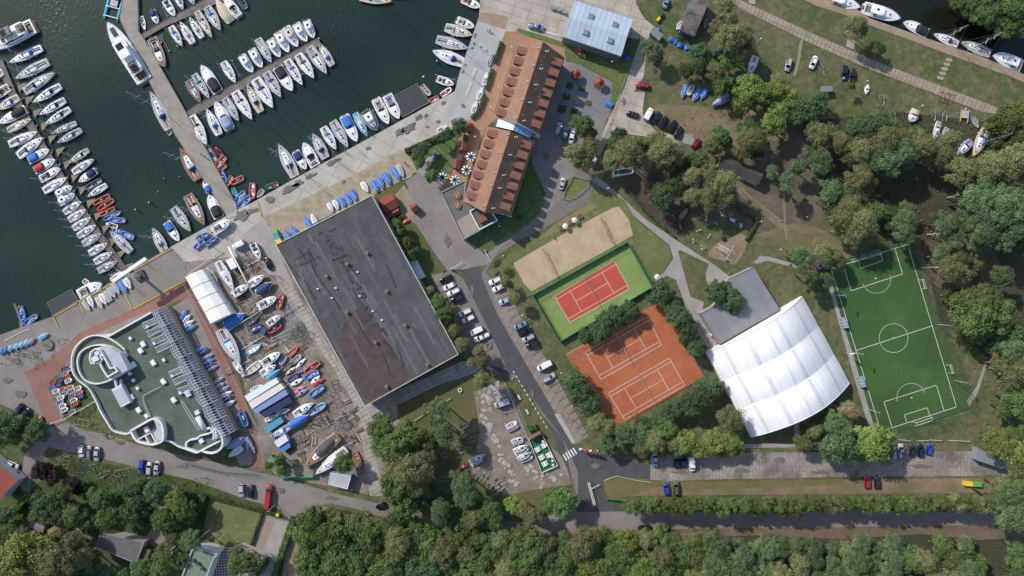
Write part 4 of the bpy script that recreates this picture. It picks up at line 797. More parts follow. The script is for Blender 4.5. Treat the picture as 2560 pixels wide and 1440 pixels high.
def prof_sail(t):
    t = min(1, max(0, t)); return (.74 + .26 * min(1, t / .38) ** .7) if t < .38 else max(0, 1 - ((t - .38) / .62) ** 2.0) ** .92
def prof_motor(t):
    t = min(1, max(0, t)); return .93 + .07 * min(1, t/.3) if t < .45 else max(0, 1 - ((t - .45) / .55) ** 2.5) ** .8
def prof_dbl(t): return max(0.02, 1 - abs(2*t - 1) ** 2.2)
def prof_round(t):
    t = min(1, max(0, t)); return (.8 + .2*min(1, t/.35)) if t < .5 else max(0, 1 - ((t - .5) / .5) ** 3.2) ** .6
PROF = dict(s=prof_sail, m=prof_motor, d=prof_dbl, r=prof_round)
TS = [0, .04, .10, .18, .28, .38, .48, .58, .68, .77, .85, .91, .955, .985, 1.0]
def hull(L_, W_, F, pf, zo, hm, dm, par, ck=None, camber=.06, depth=.5):
    """hull shell + deck with a real cockpit opening ck=(t0,t1,frac)"""
    ts = sorted(set(TS + ([ck[0], ck[1]] if ck else []))); rg = []
    for t in ts:
        x = (t - .5) * L_; b_ = max(.004, pf(t) * W_ / 2); zs = F * (.88 + .22 * t * t) + zo; zk = zo - depth * (1 - t ** 4)
        rg.append([(x, -b_ * .93, zs), (x, -b_, zs - .02), (x, -b_ * .98, zs - .18), (x, -b_ * .80 , zo + .02), (x, 0, zk), (x, b_ * .80, zo + .02), (x, b_ * .98, zs - .18), (x, b_, zs - .02), (x, b_ * .93, zs)])
    MB().rings(rg, close=False).add([p for p in rg[0]], [tuple(range(9))[::-1]]).build('hull', hm, par, True)
    fr = ck[2] if ck else .5; m_ = MB(); rows = []
    for t in ts:
        x = (t - .5) * L_; b_ = max(.004, pf(t) * W_ / 2) * .94; zs = F * (.88 + .22*t*t) + zo - .01; rows.append([(x, s_ * b_, zs + camber * W_/3 * (1 - s_*s_)) for s_ in (-1, -fr, 0, fr, 1)])
    vs = [v for r_ in rows for v in r_]; fs = []
    for i in range(len(ts) - 1):
        for j in range(4):
            if ck and ck[0] - 1e-6 <= ts[i] and ts[i+1] <= ck[1] + 1e-6 and j in (1, 2): continue
            a = i*5 + j; fs.append((a, a+5, a+6, a+1)[::-1])
    MB().add(vs, fs).build('deck', dm, par)
    return ts
def deckz(t, F, zo): return F * (.88 + .22*t*t) + zo
def cockpit(L_, W_, F, pf, zo, ck, m_in, par, d=.45, bench=True):
    m_ = MB(); ts = [ck[0] + (ck[1]-ck[0])*i/4 for i in range(5)]; A = []; 
    for t in ts: x = (t-.5)*L_; y = pf(t)*W_/2*.94*ck[2]; A.append((x, y, deckz(t, F, zo)))
    for sg in (-1, 1):
        for p, q in zip(A[:-1], A[1:]): 
            f = [(p[0], sg*p[1], p[2]), (q[0], sg*q[1], q[2]), (q[0], sg*q[1]*.95, q[2]-d), (p[0], sg*p[1]*.95, p[2]-d)]; m_.add(f, [(0, 1, 2, 3) if sg > 0 else (3, 2, 1, 0)])
    for p in (A[0], A[-1]): m_.add([(p[0], -p[1], p[2]), (p[0], p[1], p[2]), (p[0], p[1]*.95, p[2]-d), (p[0], -p[1]*.95, p[2]-d)], [(0, 1, 2, 3)])
    fl_ = [(p[0], -p[1]*.95, p[2]-d) for p in A] + [(p[0], p[1]*.95, p[2]-d) for p in A[::-1]]; m_.add(fl_, [tuple(range(len(fl_)))])
    o_ = m_.build('cockpit', m_in, par)
    if bench:
        for sg in (-1, 1): MB().box((A[0][0]+A[-1][0])/2, sg*(A[2][1]*.95 - .2), A[2][2]-d, (A[-1][0]-A[0][0])*.92, .36, d*.6).build('bench', M_deckw, par)
    return A
def blob(L_, W_, F, pf, zo, t0, t1, fr, h, m_, par, name, nose=.15, tail=.06, top=.8, sm=False, z0=0.0, wmax=99):
    rg = []; N = 9
    for i in range(N + 1):
        u = i / N; t = t0 + (t1 - t0) * u; x = (t-.5)*L_; y = min(pf(t) * W_/2 * fr, wmax); k = min(1, u/tail if tail else 1, (1-u)/nose if nose else 1); k = max(k, .02) ** .6; zb = deckz(t, F, zo) - .03 + z0
        rg.append([(x, -y*(.6+.4*k), zb), (x, -y*top*(.55+.45*k), zb + h*k), (x, 0, zb + h*k*1.12), (x, y*top*(.55+.45*k), zb + h*k), (x, y*(.6+.4*k), zb)])
    return MB().rings(rg, close=False).add([p for p in rg[0]], [(0, 1, 2, 3, 4)[::-1]]).add([p for p in rg[-1]], [(0, 1, 2, 3, 4)]).build(name, m_, par, sm)
def rail(L_, W_, F, pf, zo, par, t0=0.0, t1=1.0, h=.6):
    m_ = MB(); ts = [t0 + (t1-t0)*i/10 for i in range(11)]
    for sg in (-1, 1):
        pts = [((t-.5)*L_, sg*max(.05, pf(t)*W_/2*.93), deckz(t, F, zo)+h) for t in ts]; m_.path(pts, .022, 3)
        for p in pts[::2]: m_.tube((p[0], p[1], p[2]-h), p, .022, n=3)
    p = [((ts[-1]-.5)*L_, s_*max(.05, pf(ts[-1])*W_/2*.93), deckz(ts[-1], F, zo)+h) for s_ in (-1, 1)]; m_.tube(*p, .03, n=4); return m_.build('guard_rail', M_alu, par)
def outboard(L_, F, zo, par, y=0, s_=1.0, col=None):
    x = -.5*L_ - .25*s_; o_ = MB().box(x, y, zo + F*.7, .55*s_, .36*s_, .42*s_, 0, .06).build('outboard', col or M_motor, par); MB().box(x - .02, y, zo - .3, .16*s_, .1*s_, F*.7 + .3).build('engine_leg', M_motor, o_)
def mast_(L_, F, zo, par, boomc, mh=1.25, mt=.56, two=False, rng=None):
    x = (mt-.5)*L_; zb = deckz(mt, F, zo) + .3; h = mh*L_; mm = MB().tube((x, 0, zb - .3), (x, 0, zb + h), .10, .065, 6).build('mast', M_alu, par)
    sp = MB()
    for k, wd in ((.42, .11), (.70, .085)): sp.tube((x, -wd*L_, zb + k*h), (x, wd*L_, zb + k*h), .045, n=4)
    sp.build('spreader', M_alu, mm); MB().tube((x-.5, 0, zb+h), (x+.2, 0, zb+h+.15), .03, n=4).build('wind_vane', M_alu, mm)
    st = MB(); wr = .016; st.tube(((.99-.5)*L_, 0, deckz(1, F, zo)), (x, 0, zb + h*.97), wr, n=3).tube((-.49*L_, 0, deckz(0, F, zo)), (x, 0, zb + h), wr, n=3)
    for sg in (-1, 1): st.path([(x, sg*.16*L_*.8, zb-.3), (x, sg*.11*L_, zb + .42*h), (x, 0, zb + .95*h)], wr, 3)
    st.build('rigging', M_alu, mm)
    bz = zb + .75; bl = .42*L_; b_ = MB().tube((x, 0, bz), (x-bl, 0, bz+.08), .06, n=6).build('boom', M_alu, mm)
    if boomc:
        rg = []
        for i in range(7):
            u = i/6; xx = x - .1 - (bl-.3)*u; r_ = .24*(1-.45*u); rg.append([(xx, r_*.6*math.cos(a), bz + .1 + .08*u + r_*math.sin(a)*(1.1)) for a in [2*math.pi*j/6 for j in range(6)]])
        MB().rings(rg, True, True, True).build('sail_cover', bm_(boomc, 'cloth'), b_, True)
def stands(L_, W_, par, zo):
    m_ = MB()
    for x in (-.28*L_, .22*L_):
        for sg in (-1, 1): m_.tube((x, sg*W_*.42, 0), (x, sg*W_*.34, zo + .15), .07, n=4)
        m_.box(x, 0, 0, .2, W_*.9, .15)
    m_.build('cradle', mat('rusty_steel', '#6f5547', .8, '#574338', 1.5), par)
BN = [0]
GRP = {'S': ('sailing_yacht', 'sailing yacht'), 'M': ('motorboat', 'motorboat'), 'H': ('cabin_cruiser', 'cabin cruiser'), 'U': ('motorboat', 'motorboat'), 'R': ('inflatable_boat', 'inflatable boat'), 'D': ('sailing_dinghy', 'sailing dinghy'), 'o': ('small_dinghy', 'dinghy'), 'K': ('kayak', 'kayak'), 'W': ('covered_boat', 'covered boat'), 'w': ('rowing_boat', 'rowing boat'), 'Z': ('sailing_dinghy', 'sailing dinghy')}
def boat(kind, bx, by, sx, sy, wpx, c, cv, place, land=False, mh=None, full=None, group=None, zo_=None):
    L_ = math.hypot(bx-sx, by-sy)*S; W_ = wpx*S; rz = ang(bx-sx, by-sy); BN[0] += 1; rn = random.Random(BN[0]*7)
    name, cat = GRP[kind]; deep = kind in 'SMHUW'
    zw = GZ if land else -1.0; zo = 0.0
    if land: zo = (.75 if deep and L_ > 5 else .28)
    if zo_ is not None: zo = zo_
    base = P((bx+sx)/2, (by+sy)/2, zw + zo + .6); base.z = zw
    hc, dc = c[0], (c[1] if len(c) > 1 else c[0]); dm = {'W': M_deckw, 'G': M_deckg, 'T': M_teak, 'C': mat('deck_cream', '#cdbfa4', .7, '#bdae93', 1)}.get(dc) or bm_(dc)
    cvn = CN.get(cv, '')
    colour = CN[hc] if hc == dc or dc in 'WG' and hc == 'W' and dc == 'W' else (f'{CN[hc]}' if dc == hc else f'{CN[hc]}-{CN[dc]}')
    desc = {'S': f'{colour} sailing yacht' + (f' with {cvn} sail cover' if cv else ''), 'M': f'{colour} open motorboat' + (f' with {cvn} seats' if cv else ''), 'H': f'{colour} cabin cruiser with {cvn or "white"} hardtop', 'U': f'{colour} motorboat under {cvn} canopy', 'R': f'{CN[hc]} inflatable boat', 'D': f'{CN[cv] if cv else CN[hc]} covered sailing dinghy', 'Z': f'{CN[hc]} sailing dinghy with bare mast', 'o': f'{CN[hc]} dinghy', 'K': f'{CN[hc]} kayak', 'W': f'boat wrapped in {cvn} tarpaulin', 'w': f'{CN[hc]} open rowing boat'}[kind]
    r_ = thing(name, desc, cat, place, base, rz, group or (f'{cat}s {place}' if not full else None), full)
    if kind == 'S':
        F = .85 + .018*L_; ck = (.05, .33, .5); hull(L_, W_, F, prof_sail, zo, bm_(hc if hc != 'W' or full else rn.choice('WWWWWVCG')), dm if dc != 'W' else rn.choice([M_deckw, M_deckw, M_deckw, M_deckg]), r_, ck, depth=.5 if not land else .9)
        cockpit(L_, W_, F, prof_sail, zo, ck, M_teak if rn.random() < .5 or dc == 'T' else M_ckpt, r_)
        cr = blob(L_, W_, F, prof_sail, zo, .34, .76, .58, .34, bm_('W') if dc != 'G' else M_deckw, r_, 'coachroof', .3, .05)
        for sg in (-1, 1): MB().box(-.02*L_ + .01, sg*W_*.235, deckz(.5, F, zo)+.1, .22*L_, .05, .14).build('cabin_window', M_dglass, cr)
        for t_ in (.66, .56): MB().box((t_-.5)*L_, 0, deckz(t_, F, zo)+.33, .5, .5, .06).build('hatch', M_dglass, cr)
        MB().box(.36*L_, 0, deckz(.86, F, zo)+.03, .45, .45, .05).build('hatch', M_dglass, r_)
        if cv and rn.random() < .75: blob(L_, W_, F, prof_sail, zo, .29, .40, .60, .75, bm_(cv, 'cloth'), r_, 'sprayhood', .5, .3, .75, True)
        elif rn.random() < .5: blob(L_, W_, F, prof_sail, zo, .29, .39, .58, .7, bm_(rn.choice('NGKN'), 'cloth'), r_, 'sprayhood', .5, .3, .75, True)
        MB().tube((-.40*L_, 0, deckz(.1, F, zo)-.4), (-.40*L_, 0, deckz(.1, F, zo)+.45), .06).build('wheel_pedestal', M_alu, r_)
        wl = MB()
        for i in range(10): a, b_ = 2*math.pi*i/10, 2*math.pi*(i+1)/10; wl.tube((-.42*L_, .38*math.cos(a), deckz(.1, F, zo)+.45+.38*math.sin(a)), (-.42*L_, .38*math.cos(b_), deckz(.1, F, zo)+.45+.38*math.sin(b_)), .03, n=3)
        wl.build('wheel', M_alu, r_); rail(L_, W_, F, prof_sail, zo, r_)
        if mh != 0: mast_(L_, F, zo, r_, cv or rn.choice('WGW'), mh or rn.uniform(1.15, 1.35))
        for k in range(3):
            for sg in (-1, 1):
                t_ = .25 + .22*k; MB().tube(((t_-.5)*L_, sg*(prof_sail(t_)*W_/2+.08), zo+.25), ((t_-.5)*L_, sg*(prof_sail(t_)*W_/2+.08), zo+.8), .11, n=6).build('fender', bm_('W' if rn.random() < .6 else 'N'), r_)
    elif kind in 'MHU':
        F = .8 + .03*L_; ck = (.06, .42, .72) if kind != 'H' else (.05, .30, .75); hull(L_, W_, F, prof_motor, zo, bm_(hc), dm, r_, ck, depth=.5 if not land else .7)
        cockpit(L_, W_, F, prof_motor, zo, ck, M_ckpt if rn.random() < .6 else M_teak, r_, .5)
        t0, t1 = (.42, .80) if kind != 'H' else (.30, .80)
        cb = blob(L_, W_, F, prof_motor, zo, t0, t1, .68, .45 if kind != 'H' else .75, bm_('W'), r_, 'cabin', .45, .04, .82)
        ws = blob(L_, W_, F, prof_motor, zo, t0 + .0, t0 + .15, .72, .62 if kind != 'H' else 1.2, M_dglass, r_, 'windscreen', .8, .1, .72)
        MB().box((t1-.10-.5)*L_, 0, deckz(t1-.1, F, zo) + (.33 if kind != 'H' else .5), .5, .5, .06).build('hatch', M_dglass, cb); MB().box((.86-.5)*L_, 0, deckz(.86, F, zo)+.02, .4, .4, .05).build('hatch', M_dglass, r_)
        if kind == 'M':
            sc = bm_(cv or rn.choice('WGC'), 'cloth')
            for sg in (-1, 1): MB().box(-.14*L_, sg*W_*.17, deckz(.3, F, zo)-.45, .6, .5, .7, 0, .06).build('seat', sc, r_)
            MB().box(-.41*L_, 0, deckz(.1, F, zo)-.45, .5, W_*.6, .55, 0, .04).build('stern_bench', sc, r_)
        if kind == 'H':
            blob(L_, W_, F, prof_motor, zo, .16, .54, .7, .16, bm_(cv or 'W'), r_, 'hardtop', .2, .1, .85, z0=1.35); pst = MB()
            for t_ in (.19, .48):
                for sg in (-1, 1): pst.tube(((t_-.5)*L_, sg*W_*.3, deckz(t_, F, zo)), ((t_-.5)*L_, sg*W_*.29, deckz(t_, F, zo)+1.4), .05, n=4)
            pst.build('pillar', M_alu, r_); MB().box((.34-.5)*L_, 0, deckz(.34, F, zo)+1.52, .8, .7, .05).build('roof_hatch', M_dglass, r_)
        if kind == 'U': blob(L_, W_, F, prof_motor, zo, .02, .46, .9, .85, bm_(cv, 'cloth'), r_, 'canopy', .12, .12, .85, True)
        if kind != 'U' and L_ > 6.5:
            m_ = MB(); xx = -.30*L_; zt = deckz(.2, F, zo) + 1.3; m_.path([(xx, -W_*.42, deckz(.2, F, zo)), (xx-.2, -W_*.38, zt), (xx-.2, W_*.38, zt), (xx, W_*.42, deckz(.2, F, zo))], .08, 5); m_.build('radar_arch', bm_('W'), r_)
        MB().box(-.5*L_-.25, 0, zo+.25, .6, W_*.75, .08).build('swim_platform', M_teak if rn.random() < .5 else M_deckg, r_)
        outboard(L_, F, zo, r_, 0 if L_ < 8 else .35, 1.1); 
        if L_ >= 8: outboard(L_, F, zo, r_, -.35, 1.1)
        rail(L_, W_, F, prof_motor, zo, r_, .45, 1.0, .5)
    elif kind == 'R':
        F = .45; rt = W_*.135; ts = [i/14 for i in range(15)]; side = []
        for t in ts: side.append(((t-.5)*L_, max(.0, prof_round(t)) * (W_/2 - rt)))
        pts = [(x, -y, zo + .35 + (.22*max(0, x/L_)*2)) for x, y in side[:-1]] + [(L_/2 - rt, 0, zo + .58)] + [(x, y, zo + .35 + (.22*max(0, x/L_)*2)) for x, y in side[:-1][::-1]]
        rg = []
        for i, p in enumerate(pts):
            a = Vector(pts[max(0, i-1)]); b_ = Vector(pts[min(len(pts)-1, i+1)]); d = (b_-a).normalized(); nn = Vector((-d.y, d.x, 0)); k = 1 if 0 < i < len(pts)-1 else .35
            rg.append([tuple(Vector(p) + nn*rt*k*math.cos(q) + Vector((0, 0, rt*k*math.sin(q)))) for q in [2*math.pi*j/8 for j in range(8)]])
        MB().rings(rg, True, True, True).build('tube', bm_(hc, 'rub'), r_, True)
        MB().sheet([(x*.94, y*.9) for x, y in side] + [(x*.94, -y*.9) for x, y in side[::-1][1:]], zo+.22).build('floor', bm_(dc) if dc != hc else M_deckg, r_)
        MB().box(-.46*L_, 0, zo+.1, .12, W_*.6, .55).build('transom', M_deckg, r_)
        if L_ > 4.2: cs = MB().box(.0, 0, zo+.2, .6, .55, .8, 0, .08).build('console', bm_('W') if hc not in 'KD' else bm_('D'), r_); MB().box(.15, 0, zo+.95, .1, .5, .3).build('windscreen', M_dglass, cs); MB().box(-.85, 0, zo+.2, .5, .55, .5).build('seat', bm_(cv or 'K'), r_)
        else: MB().box(-.12*L_, 0, zo+.35, .3, W_*.7, .08).build('thwart', bm_(cv or 'D'), r_)
        outboard(L_, .7, zo, r_, 0, .95, bm_('Y') if cv == 'Y' else None)
    elif kind in 'DZ':
        F = .42; hull(L_, W_, F, prof_sail, zo, bm_(hc), dm, r_, (.1, .52, .6), depth=.12)
        cockpit(L_, W_, F, prof_sail, zo, (.1, .52, .6), M_ckpt, r_, .3, False)
        if kind == 'D':
            c_ = blob(L_, W_, F, prof_sail, zo, .0, .97, 1.04, .22, bm_(cv or hc, 'cloth'), r_, 'boat_cover', .5, .08, .5, True)
            m_ = MB(); m_.tube((-.42*L_, .04, deckz(.1, F, zo)+.32), (.2*L_, .0, deckz(.6, F, zo)+.3), .06, n=5)
            for k in (-.25, 0, .22): m_.path([(k*L_, -W_*.42, deckz(.3, F, zo)+.06), (k*L_ + .05, 0, deckz(.3, F, zo)+.29), (k*L_, W_*.42, deckz(.3, F, zo)+.06)], .03, 3)
            m_.build('lashing', bm_('W' if (cv or hc) != 'W' else 'P'), c_)
        else:
            MB().box(-.05*L_, 0, deckz(.4, F, zo)-.1, .25, W_*.66, .06).build('thwart', bm_('P'), r_)
        if mh or kind == 'Z':
            h = mh or 1.25*L_; x = .14*L_; m_ = MB().tube((x, 0, F+zo), (x, 0, F+zo+h), .045, .03, 5).build('mast', M_alu, r_); MB().tube((x, 0, F+zo+.7), (x-.5*L_, .0, F+zo+.75), .04, n=5).build('boom', M_alu, m_); s_ = MB()
            for q_ in ((.48*L_, 0), (-.05*L_, .4*W_), (-.05*L_, -.4*W_)): s_.tube((q_[0], q_[1], F+zo), (x, 0, F+zo+h*.85), .012, n=3)
            s_.build('rigging', M_alu, m_)
        if land: MB().box(-.1*L_, 0, 0, .5*L_, .5, .12).tube((-.1*L_, -W_*.4, .2), (-.1*L_, W_*.4, .2), .14).build('launching_trolley', M_motor, r_)
    elif kind in 'ow':
        pf = prof_round if kind == 'o' else prof_dbl if False else prof_sail; ck = (.07, .80, .78); F = .45; hull(L_, W_, F, pf, zo, bm_(hc), bm_(hc), r_, ck, depth=.1)
        cockpit(L_, W_, F, pf, zo, ck, bm_(dc) if dc != hc else mat('inner_'+hc, COL[hc], .7, '#8f8d88', 2.2, fac=(.4, .6), fine=.15), r_, .3, False)
        for t_ in (.3, .55) if L_ > 2.6 else (.45,): MB().box((t_-.5)*L_, 0, F*.9+zo-.12, .22, pf(t_)*W_*.74, .05).build('thwart', bm_(cv) if cv else M_teak, r_)
    elif kind == 'K':
        rg = [[((t-.5)*L_, max(.01, prof_dbl(t))*W_/2*math.cos(a), zo+.2+max(.02, prof_dbl(t))*.2*math.sin(a)) for a in [2*math.pi*j/8 for j in range(8)]] for t in [i/12 for i in range(13)]]
        MB().rings(rg, True, True, True).build('hull', bm_(hc), r_, True); rg = []
        for i in range(12): a = 2*math.pi*i/12; rg.append((.1*L_*math.cos(a)*.9, W_*.27*math.sin(a)))
        MB().prism(rg, zo+.3, zo+.43).build('cockpit_rim', M_motor, r_)
        if cv: MB().rings([[((t-.5)*L_, prof_dbl(t)*W_/2*1.02*math.cos(a), zo+.205+prof_dbl(t)*.205*math.sin(a)) for a in [math.pi*j/6 for j in range(7)]] for t in (.62, .72, .82, .92, .99)], False).build('bow_panel', bm_(cv), r_, True)
    elif kind == 'W':
        F = .8; hull(L_, W_, F, prof_sail, zo, bm_(hc), dm, r_, None, depth=.6); c_ = blob(L_, W_, F, prof_sail, zo, -.01, 1.0, 1.06, .9, bm_(cv, 'cloth'), r_, 'tarpaulin', .55, .15, .35, True); m_ = MB()
        for k in (-.3, -.12, .06, .24): m_.path([(k*L_, -W_*.5, F+zo-.1), (k*L_, -W_*.2, F+zo+.78), (k*L_, 0, F+zo+1.02), (k*L_, W_*.2, F+zo+.78), (k*L_, W_*.5, F+zo-.1)], .015, 3)
        m_.build('rope', bm_('W'), c_)
    if land and deep and L_ > 4: stands(L_, W_, r_, zo)
    if full and 'cutter' in full: blob(L_, W_, F, prof_sail, zo, .12, .66, .98, .9, mat('black_tarp', '#33343a', .7, '#5b5550', 1.2, fine=.2), r_, 'tarpaulin', .3, .2, .3, True)
    return r_
def fleet(place, rows, **kw):
    for s_ in rows.strip().split('\n'):
        t = s_.split('|')[0].split(); 
        if not t: continue
        k, v, c = t[0], list(map(float, t[1:6])), t[6]; cv = t[7] if len(t) > 7 and t[7] != '-' else None
        q = dict(kw)
        if len(t) > 8: q['mh'] = float(t[8])
        boat(k, *v, c, cv, place, full=(s_.split('|')[1].strip() if '|' in s_ else None), **q)
fleet('east of the west pier', '''
S 25 158 106 120 24 W B
S 40 198 122 155 26 WG N
S 138 182 62 230 25 W K
S 84 257 153 215 22 W N
S 100 288 164 250 22 W B
S 115 311 176 273 20 W K
S 130 335 192 308 16 G W
S 145 358 204 325 18 W E
S 173 408 222 375 17 C -
S 236 398 183 432 20 W G
U 199 455 241 427 20 W N
R 212 473 254 449 17 DD -
S 221 492 267 463 17 W -
R 232 511 275 488 15 OD -
R 243 526 284 499 15 OD -
R 247 540 287 520 13 OD -
R 258 550 300 530 14 BG Y
R 272 549 314 552 15 BG R
o 264 559 293 567 12 WT -
o 278 574 304 579 10 B W
R 302 581 334 596 17 BG W
S 277 578 328 629 24 WG -''')
fleet('west of the west pier', '''
S -25 200 8 179 20 W E
M -22 247 24 218 24 W T
S -6 275 48 243 24 WC B
U 0 309 66 273 24 W K
S 81 298 20 327 19 CC -
S 96 330 24 362 24 W N
S 110 344 46 391 26 W D
U 125 374 73 402 23 W B
U 140 399 88 427 23 W R
M 153 421 102 449 22 W K
S 169 445 110 478 23 W B
H 182 466 142 489 21 W -
H 188 485 149 508 21 W -
S 205 504 161 532 20 W P 1.7
S 217 524 173 551 20 W P 1.7
S 229 544 184 572 20 W P 1.7
S 242 563 196 591 20 W P 1.7
S 254 585 208 611 20 W P 1.7
S 270 609 224 634 20 W P 1.7
S 283 631 237 656 20 W P 1.7
S 295 653 246 678 20 W P 1.7
R 298 667 273 689 13 DG -
M 316 680 280 704 20 W N''', )
fleet('along the middle pier', '''
S 378 229 424 324 30 WG N 1.35
S 453 371 497 449 32 TT N 1.35
U 511 452 524 480 18 W B
U 524 487 549 544 29 W K
S 513 563 470 487 31 WT - 1.3
S 478 579 434 519 27 GG N 1.25
U 449 603 417 556 22 W B
S 384 570 413 629 26 W R 1.3
M 412 168 381 97 27 WT K
o 403 108 393 94 9 O K
U 395 60 381 27 17 W N
w 362 75 352 40 13 W -
o 428 329 418 334 14 G -
R 514 363 540 403 21 DG -
R 530 360 556 391 17 KR -
R 539 420 563 391 20 OG -
R 545 425 566 414 13 RR -
R 564 459 550 426 18 BG -
R 566 465 580 440 14 OG -
R 577 459 609 443 17 OD B
o 578 495 576 477 10 A -
o 592 492 582 470 11 A -
R 589 508 611 479 18 BG Y
R 594 521 628 490 19 BG -
R 631 499 631 456 19 RW O
w 642 494 658 474 14 G -
R 663 470 697 460 16 DG O''')
fleet('at the upper pontoon', '''
M 438 41 413 1 20 W N
S 459 25 438 -22 19 W -
S 486 13 466 -32 20 W C
S 456 116 428 66 20 W B
S 452 55 483 108 21 W R
S 475 44 506 94 19 W B
S 531 95 493 29 21 CC -
S 552 77 518 17 25 W B
W 540 -2 577 55 27 C C
M 561 -8 598 41 24 W -
R 589 -22 616 22 20 DN -''')
fleet('above the long pontoon', '''
S 503 257 471 201 23 TT B .8
S 525 247 486 186 23 EG E
U 505 164 547 231 29 W K
S 590 208 559 155 23 W W
H 633 182 604 139 23 W W
H 656 170 629 124 23 W W
S 680 158 645 97 24 WG -
H 701 144 675 99 23 W W
H 723 132 694 81 24 W W
H 745 118 715 69 25 W C
H 768 105 740 60 24 W W
H 785 96 766 52 22 W W''')
fleet('below the long pontoon', '''
S 518 363 479 290 29 W -
S 518 272 549 337 25 W B
U 540 255 576 323 29 W V
S 598 303 562 246 24 WG -
S 631 300 588 229 29 W -
S 619 212 653 280 24 CC N
S 683 271 639 197 33 W N
S 703 244 666 181 27 WG N
U 732 228 694 168 29 W K
S 757 214 718 150 25 W B
S 786 197 745 136 28 W D
S 818 186 773 118 29 W -
S 798 108 831 164 22 WC B''')
fleet('along the main quay', '''
S 698 360 739 442 31 W - 1.3
U 766 424 739 380 23 W N
M 760 357 790 416 29 W K
S 783 334 815 396 28 WG N 1.25
S 841 375 808 318 25 W B .9
S 871 369 832 303 27 WG - .9
U 893 355 861 290 28 W B
S 919 342 888 283 21 LL - .5
H 944 327 913 279 28 WD W
M 972 311 940 248 27 W C
M 998 298 968 238 28 W B
M 257 709 197 738 30 W C
S 980 4 900 -7 26 WC - 1.2
S 1040 -16 960 -18 24 C -
M 1201 19 1156 -2 22 W T
M 1186 69 1142 50 21 W W
S 1181 89 1113 69 27 WC B 1.2
S 1171 122 1091 99 28 CG - 1.2
S 1081 128 1159 158 32 W B 1.2
M 1135 212 1093 197 20 W V
R 1076 239 1054 212 15 GG O
R 1129 221 1102 239 15 WR O
R 1073 255 1097 243 15 OG W''')
R_ = boat
fleet('by the lower left jetty', '''
R 58 803 48 766 21 BG Y
R 60 812 92 789 17 BG Y
o 222 712 207 700 14 W O''')
fleet('on the main quay paving', '''
M 576 551 533 580 24 W -
R 522 584 491 597 15 BG -
R 541 593 513 614 13 BG -
R 484 622 511 600 14 BG -
M 651 646 631 609 18 W N''', land=True)
fleet('beside the dark hall', '''
D 832 530 820 507 13 WP W
D 846 524 833 500 13 WP W
D 862 519 847 494 15 WB B
D 878 512 861 486 15 WB B
D 891 504 876 475 15 WN B
D 920 480 904 455 15 W W
D 945 481 929 453 16 WN B
D 958 470 942 443 17 WB B
D 976 461 958 432 18 WB B
D 999 448 980 420 18 WB B
D 1008 442 994 412 15 W G
D 760 540 776 569 15 WB B
D 777 534 791 564 14 W W
D 711 573 725 601 14 WB B
D 727 563 742 592 15 WB B''', land=True)
fleet('along the hotel promenade', '''
Z 1232 132 1221 162 13 WP - 4
Z 1219 178 1210 212 13 W - 4
Z 1207 217 1195 247 13 W - 4
Z 1192 252 1182 282 13 W - 4
Z 1154 291 1126 306 13 WP - 4
Z 1119 314 1093 328 13 W - 4''', land=True)
fleet('by the square black dock', '''
D 223 776 205 754 13 W G
D 232 768 219 742 14 W W
D 254 770 239 744 12 W C
D 264 761 249 735 15 W W
D 259 727 274 753 17 W G
D 286 743 269 719 15 W G
D 297 735 280 708 15 WG G
D 314 732 297 704 16 WB B
D 326 722 310 696 16 W W''', land=True)
fleet('by the round planter', '''
D 6 867 -2 886 13 WB B
D 18 866 9 884 12 WN N
D 30 862 20 878 12 WL L
D 44 858 35 873 12 WL L
D 57 854 48 869 12 WL L
D 70 848 60 864 13 WL L
D 84 846 70 860 12 WN P
D 118 834 96 847 13 WL L''', land=True)
rows = []
for (x, y, c) in ((131, 956, 'R'), (162, 922, 'N'), (162, 934, 'G'), (167, 943, 'R'), (150, 950, 'N'), (170, 952, 'W'), (145, 962, 'N'), (129, 970, 'B'), (139, 978, 'W'), (155, 973, 'M'), (175, 969, 'C'), (194, 971, 'W'), (160, 984, 'G'), (178, 979, 'V'), (197, 982, 'M'), (180, 989, 'P'), (201, 991, 'N'), (142, 987, 'G'), (151, 995, 'W'), (149, 1006, 'V'), (184, 1001, 'W'), (187, 1010, 'R'), (156, 1015, 'W'), (160, 1025, 'W'), (180, 1030, 'V'), (176, 911, 'V'), (178, 921, 'W')):
    rows.append(f'o {x+9} {y-4} {x-9} {y+4} 11 {c} -')
fleet('left of the club house', '\n'.join(rows), land=True)
fleet('beside the pergola', '''
D 466 772 451 800 13 WN B
D 475 786 458 806 11 W W
D 484 800 459 816 12 WP W
D 490 811 463 829 12 WN B
D 514 866 488 880 11 WB B
D 522 870 498 886 11 WN N
D 531 885 504 899 10 W P
D 535 897 506 911 11 WB B
D 537 907 512 920 10 WN N
D 543 913 516 929 10 W P
D 557 943 533 960 10 W P
D 559 957 536 972 12 W P
D 571 966 545 982 12 WP P
D 579 978 551 993 12 W W
D 581 988 556 1005 12 WN N
D 586 1001 560 1017 12 W W
o 595 1035 581 1052 10 P -''', land=True)
fleet('south of the pergola', '''
R 617 1067 602 1028 19 BD W
D 564 1122 610 1097 21 V V
D 569 1143 606 1119 17 V W
D 637 1133 616 1092 11 V G
D 620 1128 615 1094 8 V V''', land=True)
